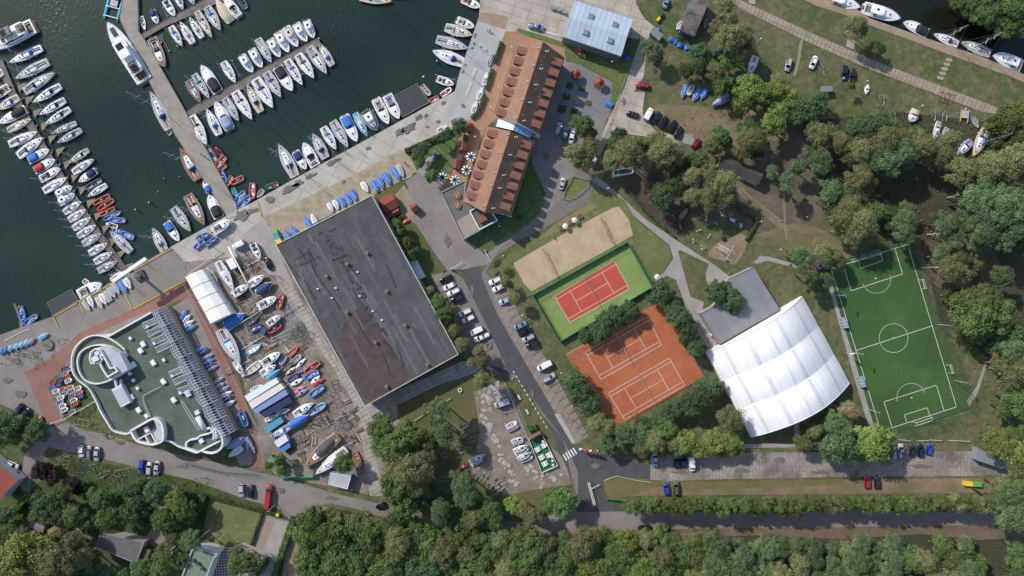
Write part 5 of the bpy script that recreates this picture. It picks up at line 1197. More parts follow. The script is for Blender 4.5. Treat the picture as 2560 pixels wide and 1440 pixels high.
fleet('in the boatyard', '''
S 585 724 545 654 25 GW - 1.3
S 661 688 622 714 21 W - .0
M 621 713 583 737 20 W -
W 682 706 642 733 23 W N
M 692 743 646 768 22 W W
R 695 772 705 737 16 OG R
W 612 783 561 815 28 W B
w 645 794 616 812 13 D -
R 655 812 625 827 16 NG W
M 702 789 669 812 17 W C
R 669 832 702 810 18 RD R
S 601 907 551 823 35 WG L .0
S 609 937 586 903 16 W - .0
w 653 861 617 882 18 LW C
M 701 881 655 912 22 W V
o 699 912 714 890 13 V -
w 603 942 653 906 19 WC -
S 691 912 652 935 21 W - .0
W 700 924 668 947 14 W A
w 745 868 720 890 14 O T
o 753 887 730 908 13 G T
w 733 905 705 928 14 D -
K 764 895 738 922 9 W
K 740 917 712 937 9 C
o 765 920 740 930 12 P
R 761 933 799 905 17 OD R
R 761 946 797 929 16 BG W
o 747 935 720 953 14 N N
K 757 947 724 965 13 W
K 800 939 776 960 12 W
K 811 946 780 966 12 R
R 773 991 809 966 18 BG O
K 761 966 735 984 11 M
K 770 972 738 993 11 P
S 784 1007 735 1037 20 W - .0
W 772 1037 723 1066 22 W B
R 815 1009 771 1036 18 LG -
w 725 1023 690 1033 13 W G
w 697 1036 662 1052 12 W G
S 676 1092 727 1064 20 NV V .0
S 763 1167 845 1090 32 CT D 0 | old wooden cutter under a black tarpaulin at the yard's south end
S 790 1185 866 1122 27 W W .4
w 655 962 626 978 11 W B
o 900 1168 886 1130 17 T R''', land=True)
fleet('beside the green cafe terrace', '''
o 1292 1055 1266 1070 14 W
o 1297 1064 1270 1078 11 P
S 1310 1093 1279 1105 13 W N 0
o 1309 1101 1282 1111 10 W
S 1318 1113 1284 1128 14 W C 0
o 1322 1121 1288 1136 11 W
S 1327 1131 1294 1148 14 WG W 0
o 1332 1141 1302 1155 11 W
S 1212 1136 1175 1156 16 W G 0
o 1207 1147 1178 1163 13 W
o 1138 1172 1166 1162 12 R W''', land=True)
fleet('along the canal bank', '''
H 2148 20 2062 -8 30 W W
H 2248 48 2158 20 34 W W
U 2258 56 2318 84 27 W K
S 2332 86 2394 112 24 W N 1.3
S 2402 106 2474 136 26 WG K 1.35
H 2482 138 2552 166 34 W W''', )
fleet('on the grass near the forest', '''
S 1871 190 1889 141 22 W - 0
D 1706 244 1716 211 15 WB B
o 1720 238 1734 213 14 C G
D 1733 252 1752 219 17 WB B
D 1753 247 1768 223 13 WB B
W 1780 263 1824 240 20 G V
K 2166 235 2172 210 13 W
U 2276 305 2290 275 24 W C
S 2393 388 2427 352 22 WV - .0
S 2433 390 2466 320 28 C B 1.4
w 2447 320 2434 293 13 G G
S 2355 348 2368 320 16 WG - .0
S 2335 350 2347 304 15 W - .0
w 1692 73 1706 55 14 W C
w 1761 70 1768 46 9 G R''', land=True)
fleet('on the lawn below the metal hall', '''
K 1454 141 1437 113 8 R Y
K 1459 143 1444 116 7 Y R
K 1465 146 1450 117 8 R Y''', land=True)
fleet('by the hotel garden court', '''
D 1503 246 1532 265 14 WN B 3.5''', land=True)
fleet('by the red sheds', '''
K 1006 558 1026 547 9 O
K 995 544 1008 537 7 Y''', land=True)
# two large motor yachts
def yacht(bx, by, sx, sy, wpx, label, roofc, sun):
    L_ = math.hypot(bx-sx, by-sy)*S; W_ = wpx*S; c = P((bx+sx)/2, (by+sy)/2, .6); c.z = -1; r_ = thing('motor_yacht', None, 'yacht', None, c, ang(bx-sx, by-sy), 'large motor yachts', full=label); F = 1.7; pf = prof_motor
    hull(L_, W_, F, pf, 0, bm_('W'), M_deckw, r_, (.03, .14, .8)); cockpit(L_, W_, F, pf, 0, (.03, .14, .8), M_teak, r_, .6)
    cb = blob(L_, W_, F, pf, 0, .14, .72, .76, 1.5, bm_('W'), r_, 'saloon', .35, .03, .86); blob(L_, W_, F, pf, 0, .585, .70, .66, 1.45, M_dglass, r_, 'windscreen', .9, .1, .7)
    for sg in (-1, 1): MB().box(-.09*L_, sg*W_*.375, F + .75, .38*L_, .08, .5).build('saloon_window', M_dglass, cb)
    fb = blob(L_, W_, F, pf, 0, .10, .56, .80, .3, bm_('W'), r_, 'flybridge', .3, .05, .9, z0=1.75)
    blob(L_, W_, F, pf, 0, .12, .30, .6, .15, M_ckpt, fb, 'flybridge_deck', .2, .1, .9, z0=2.0); 
    for dx in (-.34, -.29): MB().box(dx*L_, 0, F + 2.25, .035*L_, W_*.32, .35).build('lounge_seat', M_dglass if roofc == 'W' else bm_('K'), fb)
    ht = MB().box(-.03*L_, 0, F + 3.3, .27*L_, W_*.62, .22, 0, .2).build('hardtop', bm_(roofc), r_); MB().box(sun[0]*L_, 0, F + 3.53, sun[1]*L_, W_*.40, .05).build('sunroof', M_dglass, ht); ps = MB()
    for dx in (-.14, .08):
        for sg in (-1, 1): ps.tube((dx*L_, sg*W_*.28, F+1.9), (dx*L_, sg*W_*.27, F+3.3), .09, n=5)
    ps.build('pillar', bm_('W'), r_); MB().box(.33*L_, 0, F + .35, .13*L_, W_*.26, .22, 0, .15).build('sunpad', bm_('D', 'cloth'), r_)
    MB().box(-.515*L_, 0, .4, .045*L_, W_*.8, .12).build('swim_platform', M_teak, r_); rail(L_, W_, F, pf, 0, r_, .35, 1.0, .8); m_ = MB().tube((-.12*L_, 0, F+3.5), (-.13*L_, 0, F+5), .07); m_.tube((-.13*L_, -1, F+4.4), (-.13*L_, 1, F+4.4), .06).build('radar_mast', M_alu, r_)
    for k in range(5): t_ = .15 + .13*k; MB().tube(((t_-.5)*L_, -(pf(t_)*W_/2+.12), .3), ((t_-.5)*L_, -(pf(t_)*W_/2+.12), 1.2), .16, n=8).build('fender', bm_('N'), r_)
yacht(270, 56, 360, 201, 44, 'largest white motor yacht moored along the middle pier, dark sunroof forward', 'W', (.02, .10)); yacht(-30, 122, 82, 64, 42, 'large white motor yacht with black hardtop at the top of the west pier', 'K', (.0, .1))
# catamaran with turquoise floats
c = P(288, 8, -.6); c.z = -1; r = thing('catamaran', None, 'catamaran', None, c, ang(24, -90), 'boats by the pier', full='turquoise catamaran work raft at the head of the middle pier')
for sg in (-1, 1):
    rg = [[((t-.5)*13, sg*2.3 + .55*max(.05, 1-abs(2*t-1)**6)*math.cos(a), .4 + .5*max(.05, 1-abs(2*t-1)**6)*math.sin(a)) for a in [2*math.pi*j/8 for j in range(8)]] for t in [i/10 for i in range(11)]]
    MB().rings(rg, True, True, True).build('float', bm_('A', 'rub'), r, True)
for x in (-5, -1.7, 1.7, 5): MB().box(x, 0, .85, .25, 5.2, .18).build('cross_beam', M_metalw, r)
MB().box(1, 0, 1.0, 4.5, 2.6, .06).build('deck', M_deckg, r); MB().box(2, 0, 1.05, 2.0, 1.6, 1.0, 0, .15).build('cabin', M_deckw, r)
# small pontoon catamaran on the grass
c = P(2411, 291, .4); c.z = GZ; r = thing('catamaran', None, 'catamaran', None, c, ang(5, -40), None, full='small catamaran with tan floats and grey deck on the grass')
for sg in (-1, 1):
    rg = [[((t-.5)*5.4, sg*1.25 + .26*max(.05, 1-abs(2*t-1)**4)*math.cos(a), .4 + .26*max(.05, 1-abs(2*t-1)**4)*math.sin(a)) for a in [2*math.pi*j/8 for j in range(8)]] for t in [i/10 for i in range(11)]]
    MB().rings(rg, True, True, True).build('float', mat('tan_float', '#b5854f', .5), r, True)
MB().box(.6, 0, .7, 2.6, 2.4, .08).build('deck', M_deckg, r); MB().tube((1.0, 0, .7), (1.0, 0, 7.0), .06).build('mast', M_alu, r)
# ================================================================ VEHICLES
CC = dict(white='#e6e7e8', silver='#a9adb2', grey='#6d7176', dark='#2a2d33', black='#17181c', navy='#1b2745', blue='#2348a8', red='#a3202a', maroon='#7c1c2c', olive='#56613f', lightblue='#9db6cf', steelblue='#6c87a5')
M_tyre = mat('tyre', '#18181a', .9); M_rim = mat('rim', '#9a9da1', .4, metal=.6); M_lamp = mat('headlight', '#dfe6ea', .15); M_tail = mat('tail_light', '#a01d1d', .3); M_cg = mat('car_glass', '#10151b', .08, fine=0); M_trim = mat('black_trim', '#1c1d20', .7)
def plan(L_, W_, n=24, e=4.5):
    pts = []
    for i in range(n):
        a = 2*math.pi*i/n; c, s_ = math.cos(a), math.sin(a); pts.append((L_/2*math.copysign(abs(c)**(2/e), c), W_/2*math.copysign(abs(s_)**(2/e), s_)))
    return pts
CARC = {}
def car(x, y, a, Lpx, col, typ, place, full=None):
    """a: heading of the nose in degrees, 0 = right, 90 = up in the photo"""
    L_ = Lpx*S; W_ = dict(van=2.0, lorry=2.3).get(typ, 1.86); hB = dict(van=1.15, suv=.95, pick=.9, lorry=1.2).get(typ, .82); hR = dict(van=2.1, suv=1.7, pick=1.65, lorry=2.6).get(typ, 1.45)
    c = P(x, y, .8); c.z = GZ; pm = mat('car_' + col, CC[col], .28, scale=2.0, fac=(.2, 1.8), fine=.03, coat=.5)
    tn = dict(van='van', suv='SUV', pick='pickup', hatch='hatchback', sedan='saloon car', estate='estate car').get(typ, typ); cn = dict(dark='dark grey', lightblue='pale blue', steelblue='steel blue').get(col, col)
    r = thing('parked_van' if typ == 'van' else 'parked_car', f'{cn} {tn}', 'van' if typ == 'van' else 'car', place, c, math.radians(a), f'vehicles parked {place}' if not full else None, full)
    key = (round(L_, 1), typ, col)
    if key not in CARC:
        q = plan(L_, W_); rg = []
        for z, k in ((.22, .95), (.38, 1.0), (.62, 1.0), (hB - .08, .985), (hB, .93)): rg.append([(p[0]*(1 - (1-k)*.6), p[1]*k, z + (.05*(p[0] < 0) if z > .6 else 0)) for p in q])
        mb = MB().rings(rg, True, True, True); 
        g = {'sedan': (-.36, .26, -.22, .10), 'hatch': (-.46, .26, -.38, .10), 'estate': (-.47, .25, -.42, .09), 'suv': (-.47, .24, -.41, .10), 'van': (-.485, .34, -.47, .22), 'pick': (-.12, .26, -.08, .12), 'lorry': (.2, .48, .22, .42)}[typ]
        x0, x1, x2, x3 = [v*L_ for v in g]; wb, wt = W_*.45, W_*.37 if typ != 'van' else W_*.42; z0, z1 = hB - .02, hR
        B_ = [(x0, -wb, z0), (x1, -wb, z0), (x1, wb, z0), (x0, wb, z0)]; T_ = [(x2, -wt, z1), (x3, -wt, z1), (x3, wt, z1), (x2, wt, z1)]
        rf = MB(); Tc = ((x2+x3)/2, 0, z1+.05); rf.add(T_ + [Tc, (x2+.1, 0, z1+.04), (x3-.1, 0, z1+.04)], [(0, 1, 6, 5), (5, 6, 2, 3), (1, 2, 6), (3, 0, 5)])
        for i in range(4):   # pillars
            b_, t_ = B_[i], T_[i]; rf.tube(b_, t_, .06, n=4)
        gls = {'windscreen': MB().add([B_[1], B_[2], T_[2], T_[1]], [(0, 1, 2, 3)]), 'rear_window': MB().add([B_[3], B_[0], T_[0], T_[3]], [(0, 1, 2, 3)])}
        sd_ = MB().add([B_[0], B_[1], T_[1], T_[0]], [(0, 1, 2, 3)]).add([B_[2], B_[3], T_[3], T_[2]], [(0, 1, 2, 3)])
        P_ = [('body', mb.mesh('body', pm, True)), ('roof', rf.mesh('roof', pm))]
        if typ == 'van':
            vb = MB().add([(x0, -wb, z0), (x1*.35, -wb, z0), (x1*.35, -wt, z1-.02), (x2, -wt, z1-.02)], [(0, 1, 2, 3)]).add([(x0, wb, z0), (x1*.35, wb, z0), (x1*.35, wt, z1-.02), (x2, wt, z1-.02)], [(3, 2, 1, 0)]); P_.append(('side_panel', vb.mesh('side_panel', pm)))
            sd_ = MB().add([(x1*.35, -wb, z0), B_[1], T_[1], (x1*.35, -wt, z1)], [(0, 1, 2, 3)]).add([B_[2], (x1*.35, wb, z0), (x1*.35, wt, z1), T_[2]], [(0, 1, 2, 3)])
        for k, m_ in gls.items(): P_.append((k, m_.mesh(k, M_cg)))
        P_.append(('side_windows', sd_.mesh('side_windows', M_cg)))
        if typ == 'pick': P_.append(('load_bed', MB().box(-.31*L_, 0, hB+.01, .34*L_, W_*.74, .03).box(-.31*L_, W_*.42, hB-.05, .36*L_, .08, .2).box(-.31*L_, -W_*.42, hB-.05, .36*L_, .08, .2).mesh('load_bed', M_trim)))
        if typ in ('suv', 'estate'): P_.append(('roof_rack', MB().tube((x2, -wt*.85, z1+.1), (x3, -wt*.85, z1+.1), .03, n=4).tube((x2, wt*.85, z1+.1), (x3, wt*.85, z1+.1), .03, n=4).mesh('roof_rack', M_trim)))
        bl = MB().box(.49*L_, 0, .3, .08, W_*.72, .2).box(-.49*L_, 0, .3, .08, W_*.72, .2); P_.append(('bumper', bl.mesh('bumper', M_trim)))
        wm_ = MB().tube((0, -.1, 0), (0, .1, 0), .33, n=14).mesh('wheel', M_tyre); rm = MB().tube((0, -.115, 0), (0, .115, 0), .2, n=10).mesh('rim', M_rim)
        hl = MB().box(0, 0, 0, .22, .38, .14).mesh('headlight', M_lamp); tl = MB().box(0, 0, 0, .12, .3, .18).mesh('tail_light', M_tail); mi = MB().box(0, 0, 0, .14, .24, .14).mesh('wing_mirror', pm)
        CARC[key] = (P_, wm_, rm, hl, tl, mi, x1)
    P_, wm_, rm, hl, tl, mi, x1 = CARC[key]
    for n_, me in P_: inst(me, n_, r)
    for fx in (-.3, .31):
        for sg in (-1, 1): w_ = inst(wm_, 'wheel', r, (fx*L_, sg*(W_/2-.1), .33)); inst(rm, 'rim', w_)
    for sg in (-1, 1): inst(hl, 'headlight', r, (.455*L_, sg*W_*.34, hB-.25)); inst(tl, 'tail_light', r, (-.48*L_, sg*W_*.36, hB-.22)); inst(mi, 'wing_mirror', r, (x1-.25, sg*(W_/2+.06), hB-.02))
    return r
def lot(place, s_):
    for l in s_.strip().split('\n'):
        t = l.split('|'); v = t[0].split(); car(float(v[0]), float(v[1]), float(v[2]), float(v[3]), v[4], v[5], place, t[1].strip() if len(t) > 1 else None)
lot('beside the dark hall by the setts road', '''
1115 698 208 34 black estate
1123 716 206 32 white hatch
1134 730 206 36 white suv
1143 747 207 34 navy suv
1163 781 206 35 white suv
1171 797 206 35 white suv
1191 827 205 34 white van
1204 843 203 42 white pick''')
lot('on the east side of the setts road', '''
1238 702 206 34 white suv
1246 720 206 32 white hatch
1263 752 205 33 lightblue hatch
1301 814 26 34 steelblue sedan
1312 829 25 36 black suv
1321 845 206 34 silver estate
1331 862 205 33 dark suv
1361 914 208 40 white van
1372 945 28 36 silver estate''')
lot('in the lower right lot', '''
1638 1151 -90 34 lightblue sedan
1691 1155 90 30 navy hatch
1708 1154 90 30 navy hatch
1729 1159 -85 38 white van
1666 1222 98 32 blue hatch
1690 1220 88 36 olive suv
2168 1205 92 33 red hatch
2193 1206 88 33 dark hatch
2234 1133 90 32 silver hatch
2252 1127 90 37 silver pick
2281 1127 90 33 dark sedan
2301 1126 90 34 navy estate
2323 1123 80 30 blue hatch''')
lot('along the bottom road', '''
1611 1320 182 34 dark sedan
1657 1320 178 32 dark sedan
952 1264 205 26 black hatch''')
lot('by the club house road', '''
204 1128 -88 29 white hatch
223 1131 90 33 grey estate
242 1135 -95 36 silver sedan
354 1166 -98 34 blue hatch
373 1172 88 33 silver hatch
392 1170 -100 36 silver sedan
604 1226 -88 32 silver hatch
627 1228 88 34 black estate
672 1241 83 60 red van''')
lot('on the far left parking', '''
48 1022 230 30 navy hatch
64 1033 228 30 dark sedan
91 1052 25 32 red sedan
30 1162 -22 34 white hatch''')
lot('behind the hotel', '''
1396 322 76 33 lightblue estate
1414 334 78 34 steelblue suv
1429 343 -102 33 white sedan
1406 459 75 31 silver sedan
1341 67 -12 40 steelblue pick''')
lot('in the upper right dirt car park', '''
1606 213 168 35 red estate
1582 286 165 33 black sedan
1621 286 62 34 white van
1641 293 62 33 navy sedan
1658 305 62 34 black suv
1680 315 55 34 black suv
1696 331 65 33 black estate
1740 358 58 30 maroon hatch''')
lot('on the grass near the canal', '''
1971 162 -105 33 silver estate
2034 156 -112 34 white sedan
2111 181 -98 36 navy suv
2131 187 -100 33 dark sedan''')
lot('in the boatyard', '''
597 612 207 32 white van
671 659 -65 34 black sedan
1255 1008 200 40 silver van
1665 8 75 28 steelblue pick''')
# little red tractor with white roof
c = P(958, 1049); c.z = GZ; r = thing('tractor', None, 'tractor', None, c, .2, None, full='small red tractor with square white roof at the yard crossing')
MB().box(.9, 0, .6, 1.6, .7, .6, 0, .06).build('bonnet', paint('#a52a2a'), r); MB().box(-.4, 0, .5, 1.2, 1.0, .35).build('chassis', M_trim, r); MB().box(-.4, 0, 2.1, 1.4, 1.3, .12).build('cab_roof', paint('#e4e6e8'), r)
for fx, rr_ in ((-.6, .65), (1.3, .38)):
    for sg in (-1, 1): w_ = MB().tube((fx, sg*.6-.12, rr_), (fx, sg*.6+.12, rr_), rr_, n=14).build('wheel', M_tyre, r); MB().tube((fx, sg*.6-.14, rr_), (fx, sg*.6+.14, rr_), rr_*.5, n=10).build('rim', M_rim, w_)
for a, b_ in ((-1, -.55), (-1, .55), (.2, -.55), (.2, .55)): MB().tube((a, b_, .8), (a, b_, 2.1), .04, n=4).build('pillar', M_trim, r)
# ================================================================ TREES
def leaf_mat(name, c1, c2, c3):
    m = bpy.data.materials.new(name); m.use_nodes = True; n = m.node_tree.nodes; L = m.node_tree.links; b = n['Principled BSDF']; b.inputs['Roughness'].default_value = .65
    b.inputs['Specular IOR Level'].default_value = .3
    tc = n.new('ShaderNodeTexCoord'); oi = n.new('ShaderNodeObjectInfo')
    def nz(s_): t = n.new('ShaderNodeTexNoise'); t.inputs['Scale'].default_value = s_; t.inputs['Detail'].default_value = 3; L.new(tc.outputs['Object'], t.inputs['Vector']); return t.outputs[0]
    r1 = n.new('ShaderNodeValToRGB'); r1.color_ramp.elements[0].color = srgb(c1)+[1]; r1.color_ramp.elements[1].color = srgb(c2)+[1]; r1.color_ramp.elements[0].position = .35; r1.color_ramp.elements[1].position = .65
    L.new(nz(1.1), r1.inputs[0]); mx = n.new('ShaderNodeMix'); mx.data_type = 'RGBA'; mr = n.new('ShaderNodeMapRange'); mr.inputs[1].default_value = .55; mr.inputs[2].default_value = .75; L.new(nz(.35), mr.inputs[0]); L.new(mr.outputs[0], mx.inputs[0]); L.new(r1.outputs[0], mx.inputs[6]); mx.inputs[7].default_value = srgb(c3)+[1]
    hs = n.new('ShaderNodeHueSaturation'); m2 = n.new('ShaderNodeMapRange'); m2.inputs[3].default_value = .72; m2.inputs[4].default_value = 1.3; L.new(oi.outputs['Random'], m2.inputs[0]); L.new(m2.outputs[0], hs.inputs['Value'])
    m3 = n.new('ShaderNodeMapRange'); m3.inputs[3].default_value = .485; m3.inputs[4].default_value = .515; L.new(oi.outputs['Random'], m3.inputs[0]); L.new(m3.outputs[0], hs.inputs['Hue'])
    L.new(mx.outputs[2], hs.inputs['Color']); L.new(hs.outputs[0], b.inputs['Base Color'])
    tr = n.new('ShaderNodeBsdfTranslucent'); L.new(hs.outputs[0], tr.inputs[0]); ms = n.new('ShaderNodeMixShader'); ms.inputs[0].default_value = .22; L.new(b.outputs[0], ms.inputs[1]); L.new(tr.outputs[0], ms.inputs[2]); L.new(ms.outputs[0], n['Material Output'].inputs[0]); return m
LM = dict(B=leaf_mat('leaf_green', '#516738', '#677d42', '#7a8446'), D=leaf_mat('leaf_dark', '#465d3b', '#5a7248', '#66784c'), Y=leaf_mat('leaf_yellow_green', '#6b7b38', '#7d8c44', '#8a944e'),
          O=leaf_mat('leaf_olive', '#71754a', '#858858', '#918e62'), P=leaf_mat('pine_needles', '#546a44', '#6a8055', '#7c8d5e'), R=leaf_mat('leaf_purple', '#3a2b31', '#4a373c', '#43333a'),
          S=leaf_mat('shrub_leaf', '#4e6a31', '#5d7a38', '#6d8240'), G=leaf_mat('bright_green', '#52713a', '#658445', '#73904f'), W=leaf_mat('willow_leaf', '#687a55', '#7d8d68', '#8a9774'))
M_bark = mat('bark', '#5d5044', .95, '#473c33', 1.5, fine=.3); M_birch = mat('birch_bark', '#c9c5bc', .8, '#8b877f', 2.0, stain=(2.5, .66, '#3a3835')); M_pbark = mat('pine_bark', '#77604f', .95, '#6a4a38', .8, fine=.3)
def crown_mesh(seed, style, R=4.0):
    """leaf-sized faces spread over the surfaces of many uneven clumps; origin at the crown's centre"""
    g = np.random.default_rng(seed); C_ = []; flat = {'B': .85, 'D': .8, 'P': .62, 'O': 1.0, 'H': .9, 'S': .8}[style]
    nb = {'B': 66, 'D': 74, 'P': 46, 'O': 78, 'H': 40, 'S': 18}[style]
    lob = 1 + .27*np.sin(np.arange(8)*g.uniform(.5, 3) + g.uniform(0, 6))
    for i in range(nb):
        th = g.uniform(0, 2*math.pi); rr = math.sqrt(g.uniform(.0, 1.1)); z = math.sqrt(max(0, 1 - min(1, rr)**2)) * g.uniform(.32, 1.1) - .25*g.random()
        k = R * .84 * np.interp((th / (2*math.pi)*8) % 8, range(9), list(lob) + [lob[0]]) * g.uniform(.72, 1.1)
        br = R * (g.uniform(.12, .27) if i % 5 else .34) * (1.25 if style == 'S' else 1)
        C_.append((rr*math.cos(th)*k, rr*math.sin(th)*k, z*R*flat*.8 + g.uniform(-.1, .1)*R, br))
    per = {'B': 130, 'D': 125, 'P': 190, 'O': 130, 'H': 150, 'S': 110}[style]; size = {'B': .46, 'D': .42, 'P': .74, 'O': .40, 'H': .42, 'S': .42}[style]
    cen = []; nor = []
    for (x, y, z, br) in C_:
        d = g.normal(size=(per, 3)); d[:, 2] = np.abs(d[:, 2])*1.1 - .35; d /= np.linalg.norm(d, axis=1)[:, None]; rad = br * g.uniform(.5, 1.25, per)[:, None]
        q = d * rad; q[:, 2] *= .7 if style != 'O' else .85; cen.append(q + [x, y, z]); nor.append(d)
    cen = np.concatenate(cen); nor = np.concatenate(nor); n = len(cen)
    nor = nor + g.normal(scale=.6, size=(n, 3)); nor[:, 2] += .35; nor /= np.linalg.norm(nor, axis=1)[:, None]
    t = np.cross(nor, g.normal(size=(n, 3))); t /= np.linalg.norm(t, axis=1)[:, None]; bt = np.cross(nor, t); sz = size * g.uniform(.55, 1.25, n)[:, None]; asp = {'P': .22, 'O': .5, 'B': .7, 'D': .75, 'H': .5, 'S': .7}[style]
    a, b_ = t*sz*.5, bt*sz*.5*asp
    if style == 'P': bend = nor*sz*.12
    else: bend = 0
    V = np.stack([cen - a - bend, cen - b_, cen + a - bend, cen + b_], 1).reshape(-1, 3)
    me = bpy.data.meshes.new('crown'); me.vertices.add(len(V)); me.vertices.foreach_set('co', V.astype(np.float32).ravel()); me.loops.add(4*n); me.loops.foreach_set('vertex_index', np.arange(4*n, dtype=np.int32)); me.polygons.add(n); me.polygons.foreach_set('loop_start', np.arange(0, 4*n, 4, dtype=np.int32)); me.update(calc_edges=True)
    return me, C_
def trunk_mesh(seed, C_, zc, m, R=4.0, thick=.28):
    """from the ground (z=0) to the crown centred at zc with limbs into the clumps"""
    g = random.Random(seed); mb = MB(); lx, ly = g.uniform(-.4, .4), g.uniform(-.4, .4); top = (lx, ly, zc - .15*R)
    mb.tube((0, 0, -.1), (lx*.4, ly*.4, zc*.45), thick*1.15, thick*.8, 8).tube((lx*.4, ly*.4, zc*.45), top, thick*.8, thick*.5, 8)
    for (x, y, z, br) in sorted(C_, key=lambda c: g.random())[:12]:
        s0 = g.uniform(.55, .98); p = (lx*s0, ly*s0, (zc - .15*R)*s0); e = (x*1.04, y*1.04, zc + z + .15) if m is M_birch else (x*.92, y*.92, zc + z*.9); mid = ((p[0]+e[0])/2, (p[1]+e[1])/2, (p[2]+e[2])/2 - .25); mb.tube(p, mid, thick*.34, thick*.22, 5).tube(mid, e, thick*.22, .03, 5)
    return mb.mesh('trunk', m, True)
STY = dict(B='B', D='D', Y='B', O='O', P='P', R='B', S='S', G='B', W='O', H='H')
RAT = dict(B=1.9, D=1.75, Y=1.9, O=2.5, P=2.9, R=1.3, S=.55, G=1.7, W=1.7, H=2.0)   # crown centre height over crown radius
NMK = dict(B=('broadleaf_tree', 'green broadleaf tree', 'tree'), D=('broadleaf_tree', 'dark green leafy tree', 'tree'), Y=('yellow_green_tree', 'yellow-green leafy tree', 'tree'), O=('birch_tree', 'olive green birch tree', 'tree'), P=('pine_tree', 'blue-green pine tree', 'tree'),
           R=('purple_tree', 'dark purple-leaved tree', 'tree'), S=('shrub', 'low green shrub', 'shrub'), G=('broadleaf_tree', 'bright green broadleaf tree', 'tree'), W=('willow_tree', 'pale grey-green willow tree', 'tree'), H=('hedge_conifer', 'hedge conifer', 'conifer'))
PROTO = {}
def proto(kind, v):
    if (kind, v) not in PROTO:
        st = STY[kind]; me, C_ = crown_mesh(hash_((kind, v)), st, 4.0); me.materials.append(LM['O'] if kind == 'H' and v == 1 else LM['B'] if kind == 'H' else LM[kind]); bark = {'O': M_birch, 'P': M_pbark}.get(kind, M_bark)
        PROTO[(kind, v)] = (me, trunk_mesh(v + 5, C_, 4.0*RAT[kind], bark, 4.0, .3 if kind != 'O' else .2))
    return PROTO[(kind, v)]
def hash_(k): return sum(ord(c)*31 for c in k[0]) + k[1]*17 + 3
LAND = [('the west pier', 120, 400), ('the club house', 330, 1180), ('the red van', 672, 1241), ('the grey flat house', 300, 1370), ('the white red-roofed house', 20, 1230), ('the green-roofed house', 505, 1410), ('the white cabin', 850, 1200), ('the red tractor', 958, 1090), ('the trailers yard', 1180, 1180), ('the green cafe terrace', 1365, 1230), ('the dark hall', 1100, 800), ('the red sheds', 985, 530), ('the hotel', 1240, 420), ('the hotel car park', 1440, 370), ('the sand court', 1420, 620), ('the green tennis court', 1500, 730), ('the clay courts', 1590, 930), ('the white arched hall', 1900, 1040), ('the sports building', 1830, 740), ('the playground', 1720, 520), ('the brown barrack', 1860, 430), ('the dirt car park', 1640, 310), ('the blue barrack', 1740, 60), ('the white grounded yacht', 1880, 170), ('the canal path', 2150, 110), ('the canal\'s far bank', 2490, 40), ('the cream yacht', 2450, 360), ('the football pitch', 2240, 700), ('the right edge', 2520, 560), ('the pitch\'s lower right corner', 2450, 950), ('the lorry box', 2490, 1140), ('the yellow-green bin', 2430, 1250), ('the olive SUV', 1690, 1260), ('the red hatchback', 2170, 1260), ('the bottom edge centre', 1280, 1400), ('the lower left edge', 40, 1400), ('the fallen birch', 2120, 1040), ('the sandy track', 780, 1340), ('the bottom right corner', 2500, 1400), ('the boom barrier', 1450, 1300), ('the dark cars on the bottom road', 1640, 1360), ('the blue pitch cabin', 2040, 640), ('the lower right wood', 2100, 1380), ('the track bend', 2000, 540)]
def near(x, y): return min(LAND, key=lambda l: (l[1]-x)**2 + (l[2]-y)**2)[0]
TN = [0]
def tree(kind, x, y, r, place=None, hk=1.0, group=None, nv=4):
    TN[0] += 1; g = random.Random(TN[0]*13); me, tm = proto(kind, g.randrange(nv)); k = r*S/4.0*1.03; zc = r*S*RAT[kind]*hk
    if kind not in 'SHR': zc = min(max(zc, 4.5), 17.0 if kind in 'PO' else 13.0)
    n_, d_, cat = NMK[kind]; base = P(x, y, zc); base.z = GZ - .05; size = ('small ' if r < 20 else 'large ' if r > 38 else '') if kind != 'H' else ''
    t = thing(n_, size + d_, cat, place or 'near ' + near(x, y), base, 0, group or {'S': 'shrubs and bushes', 'H': 'conifers of the road hedge', 'P': 'pine trees', 'O': 'birch trees'}.get(kind, 'leafy trees'))
    a = g.uniform(0, 6.28); fz = zc / (4.0*RAT[kind])
    inst(tm, 'trunk', t, (0, 0, 0), a, (k, k, fz)); inst(me, 'crown', t, (0, 0, zc), a, (k, k*g.uniform(.9, 1.1), k*g.uniform(.85, 1.15)*(2.0 if kind == 'H' else 1))); return t
def grove(s_, **kw):
    for w_ in s_.split():
        t = w_.split(','); tree(t[3], float(t[0]), float(t[1]), float(t[2]), **kw)
grove('22,1057,34,D 35,1090,24,B 96,1073,30,D 10,1095,24,D 60,1065,20,B 102,1178,22,R 130,1195,17,R 118,1168,14,R 185,1212,20,R 196,1222,14,R 160,1232,24,B 255,1250,26,D 235,1235,18,B 310,1225,17,D 345,1218,24,D 388,1225,30,D 290,1235,14,B 115,1262,34,D 150,1285,30,D 185,1290,28,B 218,1305,24,D 90,1290,16,D 270,1300,30,B 300,1298,24,B 338,1278,32,D 372,1290,24,D 358,1305,16,B 440,1246,24,Y 455,1272,26,B 418,1300,30,B 470,1290,20,D 478,1345,24,P 445,1345,24,B 415,1388,28,B 452,1395,22,B 430,1320,18,D 45,1395,50,Y 100,1370,36,Y 15,1425,34,Y 150,1405,44,O 190,1350,28,O 206,1392,30,O 120,1432,32,Y 205,1432,32,D 255,1432,26,D 312,1450,26,D 352,1425,24,B 224,1320,18,D 610,1405,32,B 590,1420,20,B 395,1425,22,B 60,1345,24,D 20,1345,24,D 40,1300,18,B 160,1325,18,O 175,1265,18,D 12,1290,22,D')
